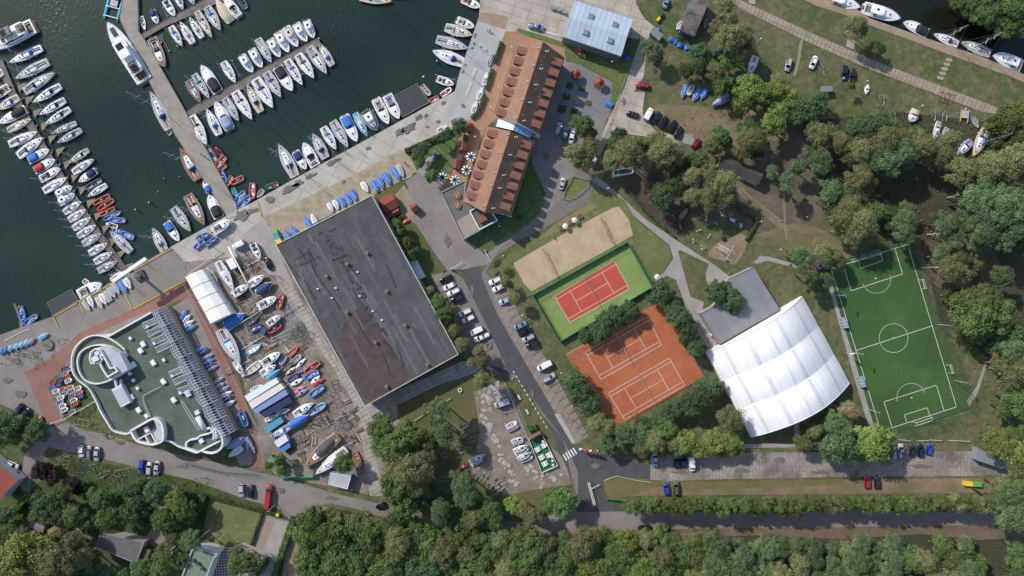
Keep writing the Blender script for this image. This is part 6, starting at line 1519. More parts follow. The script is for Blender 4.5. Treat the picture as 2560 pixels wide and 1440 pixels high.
grove('953,1072,30,B 1000,1108,46,B 960,1112,30,B 1027,1175,44,O 987,1215,42,B 1060,1150,32,O 1015,1075,26,B 1048,1205,32,O 1005,1255,34,B 1055,1245,26,D 1097,1020,28,P 1090,1052,26,P 1107,1080,30,P 1075,1110,20,B 1050,1110,24,B 1160,1205,30,P 1168,1238,28,P 1100,1272,30,P 1075,1230,24,D 1130,1295,26,B 1160,1290,26,B 1188,1295,26,O 1222,1268,28,B 1232,1298,26,B 1202,1262,20,Y 1283,1262,22,Y 1307,1275,20,O 1333,1290,25,O 1405,1252,34,G 1375,1262,22,G 1373,1236,12,S 1205,950,24,O 1073,728,15,O 1095,760,22,B 1110,782,24,B 1135,826,18,O 1155,860,20,O 1196,878,17,O 1206,902,18,O 1178,905,14,O 1240,657,13,O 1241,682,10,O 1262,706,15,O 1288,747,17,O 856,1160,24,B 700,1148,14,B 703,1175,15,B 672,1165,10,B 995,562,15,B 1018,610,17,B 1030,632,17,B 1000,578,12,B')
grove('1148,318,19,D 1120,337,15,D 1105,348,12,D 1060,372,15,D 1044,388,16,D 1052,403,12,D 1078,440,17,G 1048,412,9,G 1213,570,9,S 1225,562,8,S 1290,520,10,S 1297,545,9,S')
grove('1463,843,21,D 1500,830,26,D 1517,797,24,D 1545,787,25,D 1577,777,23,D 1560,800,16,D 1653,733,28,D 1635,748,16,D 1677,767,22,D 1697,795,30,D 1717,833,30,D 1735,866,28,D 1712,812,22,D 1780,970,28,D 1757,988,30,D 1727,1008,32,D 1693,1017,26,D 1745,965,16,D 1437,953,28,D 1450,982,30,D 1470,1002,28,D 1474,1025,22,D 1490,1058,22,O 1520,1068,24,O 1562,1080,28,P 1520,1112,26,D 1600,1085,26,P 1630,1102,28,O 1608,1115,24,O 1665,1078,28,B 1682,1112,22,O 1710,1105,28,Y 1742,1118,26,Y 1780,1105,30,Y 1822,1108,28,Y 1842,1122,16,Y 1800,1128,18,Y 1823,1043,32,O 1640,1055,22,D 1670,1040,22,D 1610,1055,20,B 1570,1115,18,D 1655,1128,18,O', hk=.8)
grove('1790,735,27,D 1830,750,28,D 1810,722,18,D 1835,775,14,D 1997,640,26,P 2020,687,26,P 2062,700,20,P 2045,722,14,P 2055,632,27,O 2082,640,22,O 2095,652,20,O 2007,1108,22,B 2038,1078,19,O 2090,1057,28,P 2120,1020,21,P 2100,1108,44,D 2075,1125,24,D 2180,1102,46,Y 2205,1120,28,Y 2155,1130,24,Y')
grove('2420,765,38,B 2460,755,38,B 2440,800,44,B 2490,785,38,B 2450,830,28,B 2415,800,24,B 2500,820,28,B 2376,667,32,O 2403,690,26,O 2500,690,27,P 2530,880,35,P 2540,930,38,O 2500,910,24,O 2545,1000,40,B 2510,1020,24,B 2500,1110,36,Y 2535,1130,36,Y 2480,1090,22,Y 2540,1085,30,B 2540,1230,38,P 2500,1250,34,P 2545,1290,40,P 2505,1215,26,O 2545,1180,30,O 2515,1290,28,P 2545,840,30,D 2500,870,28,D 2400,840,16,S 2370,745,18,S')
grove('1630,128,26,W 1640,150,16,W 1810,15,26,O 1820,55,28,O 1795,70,24,O 1822,92,34,O 1862,105,26,O 1848,135,24,O 1748,130,25,D 1760,145,20,D 1745,162,24,D 1715,178,20,D 1820,155,24,G 1790,182,22,O 1803,215,26,B 1832,225,16,B 1875,225,32,Y 1905,235,30,Y 1938,230,28,Y 1972,258,26,Y 1860,258,26,Y 1935,300,32,Y 1980,235,16,Y 1955,280,20,Y 1872,320,25,D 1868,345,24,O 1895,345,24,O 1797,335,24,B 1780,367,22,B 1812,350,18,B 2020,275,34,D 1992,290,26,D 2045,250,24,D 1700,95,10,S 1885,205,18,B 1945,205,20,O')
grove('1460,315,28,B 1470,335,20,B 1437,382,28,O 1473,377,26,O 1457,408,24,O 1547,337,18,D 1567,380,34,O 1540,362,20,D 1527,404,24,O 1595,372,26,D 1600,400,24,O 1655,378,36,O 1640,350,24,O 1685,385,26,O 1670,410,22,O 1753,402,28,B 1722,415,20,B 1657,495,32,D 1640,480,20,D 1690,460,28,D 1700,435,20,D 1733,440,26,O 1773,435,26,O 1810,455,32,O 1822,490,24,O 1770,492,28,O 1735,488,24,O 1790,510,22,O 1873,358,28,O 1855,380,20,O 1930,427,18,P 1967,450,24,P 1985,425,16,P 2003,412,20,P 1890,380,20,D')
grove('2050,398,28,P 2030,380,18,P 2080,475,27,P 2060,500,16,P 2117,478,22,P 2147,448,30,O 2165,460,22,O 2047,337,28,O 2025,320,22,D 2100,358,26,O 2075,335,24,D 2173,317,28,P 2140,320,24,D 2153,375,32,O 2120,390,20,O 2213,350,36,O 2220,400,32,P 2190,400,28,P 2253,383,32,P 2250,345,26,O 2303,365,30,O 2285,335,20,B 2270,410,20,P 2353,390,28,O 2335,380,24,O 2370,352,26,O 2320,400,18,O 2403,430,34,O 2440,440,30,O 2475,415,38,O 2515,430,34,O 2540,400,40,O 2520,380,20,O 2453,500,40,P 2500,530,42,P 2420,533,34,P 2460,575,40,P 2525,500,36,P 2490,480,28,P 2540,560,36,P 2500,590,34,P 2420,490,20,P 2440,610,24,P 2370,557,28,P 2345,548,18,S 2385,590,24,P 2545,610,30,D 2120,520,30,O 2107,547,32,O 2150,555,36,O 2137,590,26,O 2165,580,24,O 2095,575,18,O 2203,530,26,B 2180,520,20,B 2225,555,20,D 2262,548,28,P 2255,580,26,P 2270,520,18,P 2513,305,38,B 2545,345,34,B 2480,318,24,Y 2535,285,32,Y 2500,355,22,B 2200,300,24,P 2235,315,20,B 2403,650,22,P 2440,660,20,O 2350,640,24,P')
grove('2140,62,26,O 2155,75,18,O 2192,122,19,D 2128,215,10,G 2405,0,26,B 2432,20,28,D 2460,35,28,B 2490,45,28,D 2520,62,28,B 2548,75,24,D 2440,-10,30,D 2480,5,34,B 2520,20,34,B 2555,40,30,D 2550,0,34,B 2500,-15,30,B')
# wood along the bottom edge: every crown one can tell apart
gw = random.Random(11)
xs = 770
while xs < 2560:
    kinds = 'BBODB' if xs < 1480 else 'BOBYB' if xs < 1800 else 'PPPOP' if xs < 2250 else 'PBO'
    top = 1345 if xs > 1040 else 1312 if xs > 850 else 1300
    if xs > 1250: top = 1350
    if xs > 1500 and xs < 1800: top = 1348
    if xs > 1800: top = 1362
    yy = top + gw.uniform(-5, 12)
    while yy < 1475:
        if not (xs > 2260 and gw.random() < .42): tree(gw.choice(kinds), xs + gw.uniform(-12, 12), yy, gw.uniform(24, 38) if xs < 1850 else gw.uniform(20, 34), hk=.72)
        yy += gw.uniform(32, 40)
    xs += gw.uniform(34, 42)
# conifer hedge along the road
for i in range(44):
    x = 1578 + i*20.6; tree('H', x + gw.uniform(-3, 3), 1262 + gw.uniform(-3, 3) - (4 if i > 20 else 0), gw.uniform(19, 25), place='in the tall hedge along the bottom road', nv=3, hk=.95)
# clipped round shrubs in a row, clipped hedges
def ballshrub(x, y, r, place, group, desc='clipped round shrub'):
    me, tm = proto('S', 0); c = P(x, y, r*S*.5); c.z = GZ; t = thing('shrub', desc, 'shrub', place, c, 0, group); k = r*S/4*1.15; inst(me, 'crown', t, (0, 0, r*S*.6), random.Random(int(x)).random()*6, (k, k, k)); return t
for i in range(24): t_ = i/23; ballshrub(519 + 166*t_, 1240 + 45*t_, 5.2, 'in the row north of the square lawn', 'row of clipped shrubs by the lawn')
def hedge(s_, wd, h, label, m='B', dens=70):
    pts = [P(*p, h) for p in pxpts(s_)]; g = np.random.default_rng(len(label)); cen = []
    r = root('hedge', label, 'hedge', pts); 
    for a, b_ in zip(pts[:-1], pts[1:]):
        L_ = (b_-a).length; n_ = int(L_*dens*wd); u = g.uniform(0, 1, n_); d = (b_-a).normalized(); v = g.uniform(-.5, .5, n_)*wd*(1 + .15*np.sin(u*L_*2)); z = h*np.where(np.abs(v) > wd*.4, g.uniform(.1, 1, n_), g.uniform(.85, 1.08, n_))
        cen.append(np.stack([a.x + d.x*L_*u - d.y*v - r.location.x, a.y + d.y*L_*u + d.x*v - r.location.y, z], 1))
        
    cen = np.concatenate(cen); n = len(cen); nor = g.normal(size=(n, 3)); nor[:, 2] = np.abs(nor[:, 2]) + .3; nor /= np.linalg.norm(nor, axis=1)[:, None]; t = np.cross(nor, g.normal(size=(n, 3))); t /= np.linalg.norm(t, axis=1)[:, None]; bt = np.cross(nor, t); sz = g.uniform(.12, .26, n)[:, None]
    V = np.stack([cen - t*sz, cen - bt*sz*.7, cen + t*sz, cen + bt*sz*.7], 1).reshape(-1, 3); me = bpy.data.meshes.new('foliage'); me.vertices.add(len(V)); me.vertices.foreach_set('co', V.astype(np.float32).ravel()); me.loops.add(4*n); me.loops.foreach_set('vertex_index', np.arange(4*n, dtype=np.int32)); me.polygons.add(n); me.polygons.foreach_set('loop_start', np.arange(0, 4*n, 4, dtype=np.int32)); me.update(calc_edges=True); me.materials.append(LM[m])
    inst(me, 'foliage', r, (0, 0, 0)); wd2 = wd*.36; w_ = MB(); q = [p[:2] for p in rel([tuple(p) for p in pts], r)]; wallpath(w_, q, wd*.75, 0, h*.88); w_.build('inner_branches', mat('hedge_core', '#2f3a22', .95), r)
hedge('1254,103 1237,155', 1.2, 1.2, 'clipped hedge beside the promenade, northernmost section'); hedge('1231,171 1216,222', 1.2, 1.2, 'clipped hedge beside the promenade, second section from the north'); hedge('1212,236 1202,265 1190,284 1178,294', 1.2, 1.2, 'clipped hedge beside the promenade, southernmost bent section')
hedge('1012,378 1040,366 1082,348 1128,326', 1.8, 1.3, 'hedge along the quay at the flag garden'); hedge('508,1240 495,1278 481,1314', 2.0, 2.4, 'tall dark hedge on the left side of the square lawn', 'S'); hedge('732,1296 715,1345 685,1436 680,1460', 2.2, 2.0, 'long hedge between the pale drive and the sandy track'); hedge('654,1283 640,1322 626,1364', .9, 1.3, 'thin hedge between the square lawn and the brown parking')
hedge('8,1308 40,1270 62,1245 78,1242', 2.4, 2.2, 'curved garden hedge near the white red-roofed house', 'S'); hedge('1318,1072 1340,1066', 2.2, 1.5, 'short bright hedge behind the brown terrace hut', 'G'); hedge('640,1440 662,1412 668,1395', 1.6, 1.4, 'short hedge at the corner of the green-roofed house patio', 'S'); hedge('1578,480 1608,520 1640,552 1688,592', .8, 1.1, 'low dark hedge along the playground path', 'D'); hedge('1828,505 1895,550 1866,600', .9, 1.2, 'dark hedge round the fitness area corner', 'D')
# weeds, tufts and low growth
def cover(name, polys, m, dens, size, hgt, label):
    g = np.random.default_rng(len(name)+len(polys)); cen = []
    for s_ in polys:
        q = np.array([tuple(P(*p))[:2] for p in pxpts(s_)]); lo, hi = q.min(0), q.max(0); n_ = int((hi-lo).prod()*dens); p = g.uniform(lo, hi, (n_, 2)); ins = np.zeros(n_, bool); j = len(q)-1
        for i in range(len(q)):
            c_ = ((q[i, 1] > p[:, 1]) != (q[j, 1] > p[:, 1])) & (p[:, 0] < (q[j, 0]-q[i, 0])*(p[:, 1]-q[i, 1])/(q[j, 1]-q[i, 1]+1e-9)+q[i, 0]); ins ^= c_; j = i
        p = p[ins]; f = np.sin(p[:, 0]*.8+1.3*np.sin(p[:, 1]*.5)) * np.sin(p[:, 1]*.7+np.sin(p[:, 0]*.4)); p = p[f > g.uniform(-.7, .5, len(p))]; cen.append(np.column_stack([p, g.uniform(.05, hgt, len(p)) + .12]))
    cen = np.concatenate(cen); n = len(cen); nor = g.normal(size=(n, 3)); nor[:, 2] = np.abs(nor[:, 2]) + .6; nor /= np.linalg.norm(nor, axis=1)[:, None]; t = np.cross(nor, g.normal(size=(n, 3))); t /= np.linalg.norm(t, axis=1)[:, None]; bt = np.cross(nor, t); sz = size*g.uniform(.4, 1.2, n)[:, None]
    V = np.stack([cen - t*sz, cen - bt*sz*.6, cen + t*sz, cen + bt*sz*.6], 1).reshape(-1, 3); me = bpy.data.meshes.new(name); me.vertices.add(len(V)); me.vertices.foreach_set('co', V.astype(np.float32).ravel()); me.loops.add(4*n); me.loops.foreach_set('vertex_index', np.arange(4*n, dtype=np.int32)); me.polygons.add(n); me.polygons.foreach_set('loop_start', np.arange(0, 4*n, 4, dtype=np.int32)); me.update(calc_edges=True); me.materials.append(m)
    o = bpy.data.objects.new(name, me); C.objects.link(o); o['kind'] = 'stuff'; o['label'] = label; o['category'] = 'vegetation'; return o
cover('weeds', ['130,1125 180,1140 250,1158 350,1175 400,1200 440,1215 480,1200 520,1225 620,1255 700,1280 700,1290 600,1265 500,1240 440,1225 380,1215 330,1230 250,1245 180,1200 120,1150', '200,1070 240,1050 290,1080 330,1105 230,1090', '10,880 80,862 100,870 118,905 90,925 85,905 0,915', '140,848 172,845 150,880 125,905 130,875', '215,905 236,965 265,1010 210,1050 160,1050 150,1000'], LM['S'], 4.0, .32, .6, 'weeds and low bushes on the verges around the club house')
cover('undergrowth', ['2000,280 2250,300 2560,300 2560,640 2300,640 2200,600 2050,530', '2300,640 2560,640 2560,1100 2480,1000 2420,900 2360,820', '1700,200 1990,240 2020,330 1900,380 1700,330', '950,1040 1100,1000 1180,1190 1250,1250 1100,1270 950,1240', '2440,1000 2560,980 2560,1440 2440,1200', '760,1290 1000,1310 1300,1345 1800,1350 2500,1345 2560,1440 760,1440', '1480,1040 1740,1010 1860,1040 1870,1120 1640,1140 1500,1110'], LM['B'], .9, .34, .7, 'undergrowth and ferns on the woodland floor')
cover('grass_tufts', ['1660,30 1860,40 2000,110 2300,230 2480,320 2300,360 2050,300 1990,220 1700,200', '2100,70 2560,210 2560,290 2300,180 2130,110', '1230,590 1500,470 1680,620 1620,700 1400,860 1330,740', '1300,960 1400,1130 1500,1120 1420,1000', '1100,960 1200,940 1260,960 1200,1000 1090,1080 1040,1040', '1420,110 1560,150 1580,210 1540,270'], mat('tuft', '#6a7a3a', .95, '#8a8350', .5), 1.3, .16, .12, 'scattered grass tufts on the lawns and verges')
# a leaning bare birch with brown crown
t = thing('bare_birch', None, 'tree', None, P(2072, 1010, 0), 0, None, full='bare white-limbed birch leaning across the path by the pitch\'s lower left')
m_ = MB(); m_.tube((0, 0, 0), (1.5, -.4, 6), .22, .16, 7); g = random.Random(3)
for k in range(14): a = g.uniform(0, 6.28); e = (1.5 + 3.2*math.cos(a)*g.uniform(.4, 1), -.4 + 2.6*math.sin(a)*g.uniform(.4, 1), g.uniform(8, 12)); m_.tube((1.2, -.3, g.uniform(4, 6)), e, .09, .03, 5)
m_.build('trunk', M_birch, t); me, C_ = crown_mesh(77, 'O', 3.2); me.materials.append(mat('brown_leaf', '#8d7c58', .8, '#a08c66', 1.0)); inst(me, 'crown', t, (1.8, -.4, 10), 0, (1.0, .8, .6))
for k, (x, y, dx, dy, h) in enumerate(((2064, 345, -2, 1, 8), (2380, 492, 3, 1, 7), (2330, 585, 5, .3, 6), (2110, 395, 1, 1, 7))):
    t = thing('dead_tree', 'bare dead tree with pale branches', 'tree', 'in the upper right wood', P(x, y, 3) * 1.0, 0, 'dead trees'); t.location.z = GZ; m_ = MB(); m_.tube((0, 0, 0), (dx*.4, dy*.4, h), .2, .12, 6); g = random.Random(k)
    for q in range(16): a = g.uniform(0, 6.28); z0 = g.uniform(.4, 1)*h; m_.tube((dx*.4*z0/h, dy*.4*z0/h, z0), (dx*.4 + 3*math.cos(a), dy*.4 + 3*math.sin(a), z0 + g.uniform(.5, 3)), .07, .02, 4)
    m_.build('trunk', M_birch, t)
# ================================================================ PIERS, FENCES, SMALL THINGS
M_pier = mat('pier_boards', '#8f867c', .9, '#7c736a', .3, brick=(.25, 8, math.radians(-62+90), .03, '#8f8f8f'), fine=.25)
M_pier2 = mat('pier_concrete', '#a0988d', .9, '#8d857a', .3, stain=(.3, .66, '#6d645b'), fine=.2)
def pier(name, label, s_, m, z=-.35, th=.35, piles=None):
    pts = pp(s_, z); r = root(name, label, 'pier', pts); q = [p[:2] for p in rel(pts, r)]; MB().prism(q, z-th, z).build('deck', m, r); e = MB(); wallpath(e, offs(q, -.1, True), .18, z-.1, z+.1, True); e.build('edge_beam', mat('edge_timber', '#6d655c', .9), r)
    if piles:
        for (x, y) in pxpts(piles): p = P(x, y, 0) - r.location; MB().tube((p.x, p.y, -3), (p.x, p.y, z+.9), .16, n=8).build('pile', mat('pile_wood', '#4f473f', .9), r)
    return r
M_finger = mat('finger_boards', '#958470', .9, '#83735f', .4, fine=.2)
r = pier('floating_pier', 'long narrow west pier with boats on both sides', '-14,150 6,148 40,230 125,380 185,480 260,590 320,672 308,682 245,600 170,490 108,390 22,238', M_pier)
for k, (x, y, dx, dy) in enumerate([(20+0*i, 0, 0, 0) for i in range(0)] + [(70 + 57*i*.535, 330 + 44*i, 24, -15) for i in range(8)] ):
    pass
fg = []
for i in range(15): t_ = i/14; cx_, cy_ = 40 + 268*t_, 222 + 450*t_; a = P(cx_, cy_) ; fg.append((cx_, cy_))
for (x, y) in fg:
    for sg in (-1, 1):
        dx, dy = (.86*sg, -.5*sg) ; b_ = (x + dx*30, y + dy*30); p = [P(*c, -.4) - r.location for c in ((x + sg*4, y - 9), (x + sg*8, y + 9), (b_[0] + .5, b_[1] + 1), (b_[0] - .5, b_[1] - 1))]
        f = MB().prism([(v.x, v.y) for v in p], -.6, -.4); fix_normals(f.build('mooring_finger', M_finger, r))
pier('concrete_pier', 'broad concrete middle pier with dinghies tied at its root', '308,-20 345,-20 347,78 360,95 372,115 468,285 592,512 595,540 568,548 560,530 505,445 432,330 300,52 298,40', M_pier2, .0, .8)
pier('floating_pontoon', 'upper boarded pontoon branching from the middle pier', '352,88 360,96 410,66 480,36 545,6 620,-30 612,-44 530,-10 470,22 400,58', M_pier)
pier('floating_pontoon', 'long boarded pontoon with cruisers above and yachts below', '462,283 468,294 500,280 802,112 794,96 492,262', M_pier, piles='802,100 798,110 500,280')
pier('wooden_jetty', 'narrow jetty at the lower left corner of the harbour', '33,760 38,758 58,806 58,818 48,824 48,800', M_finger)
for lb, s_, c_, i_ in (('ribbed black floating dock beside the main quay', '985,241 1043,210 1074,256 1008,293', '#33353b', 1), ('square black floating dock at the lower left quay', '119,757 180,724 196,751 133,789', '#2c2d31', 2)):
    pts = pp(s_, -.2); r = root('floating_dock', lb, 'dock', pts); q = [p[:2] for p in rel(pts, r)]; MB().prism(q, -.8, -.2).build('deck', mat('dock_black', c_, .7, '#3b3c42', .5, brick=(1.1, 30, math.radians(28+90) if i_ == 1 else math.radians(-60), .06, '#d0d0d0' ), fine=.12), r)
    for j in range(4): a, b_ = q[j], q[(j+1) % 4]; MB().tube((a[0], a[1], -.1), (b_[0], b_[1], -.1), .12, n=4).build('edge_beam', paint('#8d8b80', .7), r)
pts = pp('1142,28 1202,28 1193,50 1150,42', -1.06)
# mooring booms (thin steel outriggers between berths)
M_boom = mat('mooring_boom', '#9a9c9c', .5)
def boom(x0, y0, x1, y1, place):
    a, b_ = P(x0, y0, -.5), P(x1, y1, -.5); r = thing('mooring_boom', 'thin steel mooring boom', 'mooring boom', place, (a.x, a.y, -.5), 0, 'steel mooring booms'); d = b_ - a; d.z = 0; nn = Vector((-d.y, d.x, 0)).normalized()*.5
    MB().tube((0, 0, 0), d, .07, n=5).tube(-nn*2, d*.3, .05, n=4).tube(nn*2, d*.3, .05, n=4).build('arm', M_boom, r); MB().tube(d + Vector((-.35, 0, 0)), d + Vector((.35, 0, 0)), .22, n=8).build('float', paint('#8d8f8f'), r)
for i in range(12): boom(505 + i*25.5, 268 - i*14.2, 505 + i*25.5 + 22, 268 - i*14.2 + 45, 'below the long pontoon')
for i in range(12): 
    if i not in (3,): boom(500 + i*25.5, 252 - i*14.2, 500 + i*25.5 - 22, 252 - i*14.2 - 44, 'above the long pontoon')
for (x, y) in ((730, 450), (758, 436), (782, 422), (808, 408), (838, 392), (868, 375), (898, 358), (926, 342), (955, 326), (985, 308)): boom(x, y, x-22, y-50, 'along the main quay')
for (a, b_, c_, d_) in ((400, 85, 423, 128), (427, 75, 444, 116), (450, 62, 462, 98), (1146, 202, 1090, 187), (420, 45, 408, 18)): boom(a, b_, c_, d_, 'elsewhere in the harbour')
for i, (x, y, c_) in enumerate(((411, 447, '#b3463c'), (450, 442, '#b3463c'), (396, 480, '#b3463c'), (1059, 192, '#e8e8e8'))):
    c = P(x, y, -1); r = thing('mooring_buoy', ('red' if i < 3 else 'white') + ' mooring buoy', 'buoy', 'floating in the open harbour water', (c.x, c.y, -1), 0, 'mooring buoys'); MB().ball(0, 0, .1, .38, 10).build('float', paint(c_, .5), r, True); MB().tube((0, 0, .4), (0, 0, .65), .05).build('ring', M_boom, r)
for i, (x, y) in enumerate(((375, 507), (341, 525), (1093, 154), (799, 98))):
    c = P(x, y, 0); r = thing('mooring_pile', 'dark mooring pile', 'pile', 'standing in the harbour water', (c.x, c.y, -1), 0, 'mooring piles'); MB().tube((0, 0, -2), (0, 0, 1.8), .22, n=8).build('post', paint('#3a3a3a', .8), r); MB().tube((0, 0, 1.8), (0, 0, 2.1), .3, .1, 8).build('cap', paint('#d8d8d8', .6), r)
# crane
c = P(352, 689); c.z = GZ; r = thing('boat_crane', None, 'crane', None, c, 0, None, full='harbour crane with long white boom over the end of the west pier')
MB().box(0, 0, 0, 3.4, 3.0, .8, .5).build('base', mat('crane_base', '#3f4042', .7), r); MB().tube((0, 0, .8), (0, 0, 9.5), .55, .5, 14).build('column', paint('#dcdedf'), r, True)
a, b_ = P(283, 703, 10.0) - c, P(366, 646, 10.0) - c; d = (b_-a).normalized(); nn = Vector((-d.y, d.x, 0))
m_ = MB(); L1 = (b_-a).length; mid = (a+b_)/2; m_.box(mid.x, mid.y, 9.5, L1, 1.1, 1.0, math.atan2(d.y, d.x)); m_.build('boom', paint('#e6e8ea'), r); MB().box(mid.x, mid.y, 9.2, 1.6, 1.6, .3, .5).build('slew_ring', M_trim, r); MB().box(a.x + d.x*3, a.y + d.y*3, 8.6, 1.2, .9, .9, math.atan2(d.y, d.x)).build('hoist', M_trim, r); MB().tube(a + d*3 + Vector((0, 0, -1.3)), a + d*3 + Vector((0, 0, -5)), .05, n=4).build('hoist_cable', M_trim, r)
# spars and masts lying about
def pole(name, label, x0, y0, x1, y1, z, rad, col, cat='mast', group=None, desc=None, place=None):
    a, b_ = P(x0, y0, z), P(x1, y1, z); mid = (a+b_)/2; r = thing(name, desc, cat, place, (mid.x, mid.y, GZ), 0, group, full=label); a, b_ = a - r.location, b_ - r.location; MB().tube(a, b_, rad, rad*.8, 8).build('spar', paint(col, .5), r, True)
    for t_ in (.2, .8): p = a.lerp(b_, t_); MB().tube((p.x-.3, p.y, 0), (p.x, p.y, p.z), .06, n=4).tube((p.x+.3, p.y, 0), (p.x, p.y, p.z), .06, n=4).build('trestle', paint('#6a5f55', .8), r)
    return r
pole('stored_mast', 'thick white mast lying on trestles through the boatyard', 571, 617, 640, 750, 1.9, .28, '#dfe2e6'); pole('stored_mast', 'pale blue mast lying below the blue covered yacht', 571, 827, 664, 769, 1.2, .18, '#a9bccd')
pole('long_spar', 'thin cream beam along the paving above the storage tent', 466, 688, 553, 628, .8, .13, '#cdc4ae'); 
for k in range(5): pole('stored_mast', None, 514 + k*4, 668 + k*2, 556 + k*4, 752 + k*1.5, .8 + .1*k, .1, '#b9bcc2', desc='slim grey mast in the rack', place='beside the storage tent', group='masts racked beside the tent')
for (a, b_, c_, d_, lb) in ((1127, 673, 1157, 655, 'white barrier boom across the paved yard entrance, left one'), (1212, 626, 1228, 656, 'white barrier boom across the path, right one'), (126, 1060, 156, 1048, 'white barrier boom at the end of the red brick paving')):
    a0, b0 = P(a, b_, 1), P(c_, d_, 1); r = thing('barrier', None, 'barrier', None, (a0.x, a0.y, GZ), 0, 'boom barriers', full=lb); MB().tube((0, 0, .95), (b0.x-a0.x, b0.y-a0.y, .95), .09, .06, 6).build('boom', paint('#e6e6e2'), r); MB().box(0, 0, 0, .4, .4, 1.1).build('post', paint('#c9c9c4'), r)
# terrace with white tables
c = ctr(pp('1323,1097 1353,1083 1393,1163 1355,1180', .3)); r = thing('cafe_terrace', None, 'terrace', None, (c.x, c.y, 0), 0, None, full='green carpeted cafe terrace with white fence beside the main road'); q = rel(pp('1323,1097 1353,1083 1393,1163 1355,1180', .3), r); q = [p[:2] for p in q]
MB().prism(q, 0, .3).build('carpet', mat('green_carpet2', '#27693f', .95, '#205a35', .4, fine=.08), r); f = MB(); wallpath(f, offs(q, .1, True), .12, .3, 1.1, True); f.build('fence', paint('#d9dad6', .7), r)
for i, (x, y) in enumerate(((1344, 1123), (1360, 1113), (1354, 1143), (1372, 1137), (1362, 1159))):
    c = P(x, y, .6); t = thing('cafe_table', 'white picnic table', 'table', 'on the green cafe terrace', (c.x, c.y, .3), math.radians(-60), 'white tables on the green terrace'); MB().box(0, 0, .7, 1.7, .8, .06).build('tabletop', paint('#e8e8e4', .6), t)
    for sg in (-1, 1): MB().box(0, sg*.8, .42, 1.7, .32, .06).build('bench', paint('#e8e8e4', .6), t); MB().box(sg*.6, 0, 0, .1, 1.5, .7).build('leg', paint('#e8e8e4', .6), t)
for i, (x, y) in enumerate(((1357, 1103), (1380, 1142), (1381, 1151), (1382, 1161))): c = P(x, y, .8); t = thing('high_table', 'small round white table', 'table', 'on the green cafe terrace', (c.x, c.y, .3), 0, 'round tables on the terrace'); MB().tube((0, 0, 0), (0, 0, 1), .06).build('stem', paint('#d8d8d4'), t); MB().tube((0, 0, 1), (0, 0, 1.06), .38, n=14).build('tabletop', paint('#e8e8e4', .6), t)
# striped parasols
for i, (x, y) in enumerate(((1177, 392), (1166, 425), (1106, 443), (1137, 450))):
    c = P(x, y, 2.3); c.z = GZ; t = thing('parasol', 'black and white striped parasol', 'parasol', 'in the hotel beer garden', c, 0, 'striped parasols of the beer garden'); MB().tube((0, 0, 0), (0, 0, 2.7), .04).build('pole', M_trim, t); w_, k_ = MB(), MB(); n = 16; RR = 1.65
    for j in range(n):
        a0, a1 = 2*math.pi*j/n, 2*math.pi*(j+1)/n; ri = .75
        pin = [(ri*math.cos(a), ri*math.sin(a), 2.52) for a in (a0, a1)]; po = [(RR*math.cos(a), RR*math.sin(a), 2.15) for a in (a0, a1)]
        k_.add([(0, 0, 2.72)] + pin, [(0, 1, 2)]); (w_ if j % 2 else k_).add(pin + po, [(0, 2, 3, 1)])
    MB().add(k_.v, k_.f).build('dark_cloth', mat('parasol_black', '#25282d', .85), t); w_.build('white_stripe', mat('parasol_white', '#ecebe8', .85), t)
# picnic tables, umbrellas and people by the sand court
M_pt = mat('table_wood', '#8f5a3c', .8, '#74482f', 1.0)
for i, (x, y) in enumerate(((1404, 572), (1428, 557), (1451, 543), (1396, 0))[:3]):
    c = P(x, y, .6); c.z = GZ; t = thing('picnic_table', 'red-brown wooden picnic table', 'table', 'beside the sand court', c, .4, 'wooden picnic tables by the sand court'); MB().box(0, 0, .7, 1.7, .75, .06).build('tabletop', M_pt, t)
    for sg in (-1, 1): MB().box(0, sg*.75, .42, 1.7, .3, .06).build('bench', M_pt, t); MB().box(sg*.6, 0, 0, .1, 1.5, .7).build('leg', M_pt, t)
def umb(x, y, lb, col='#dfe3ea', R=.95):
    c = P(x, y, 2.4); c.z = GZ; t = thing('parasol', None, 'parasol', None, c, 0, None, full=lb); MB().tube((0, 0, 0), (0, 0, 2.5), .04).build('pole', paint('#8f8f8f'), t); m_ = MB(); n = 8
    for j in range(n): a0, a1 = 2*math.pi*j/n, 2*math.pi*(j+1)/n; m_.add([(0, 0, 2.6), (R*math.cos(a0), R*math.sin(a0), 2.2), (R*math.cos(a1), R*math.sin(a1), 2.2)], [(0, 1, 2)])
    m_.build('cloth', paint(col, .7), t)
umb(1413, 565, 'white parasol between the lower two wooden tables at the sand court'); umb(1436, 550, 'white parasol between the upper two wooden tables at the sand court'); umb(1643, 692, 'white parasol by the gate of the green tennis court')
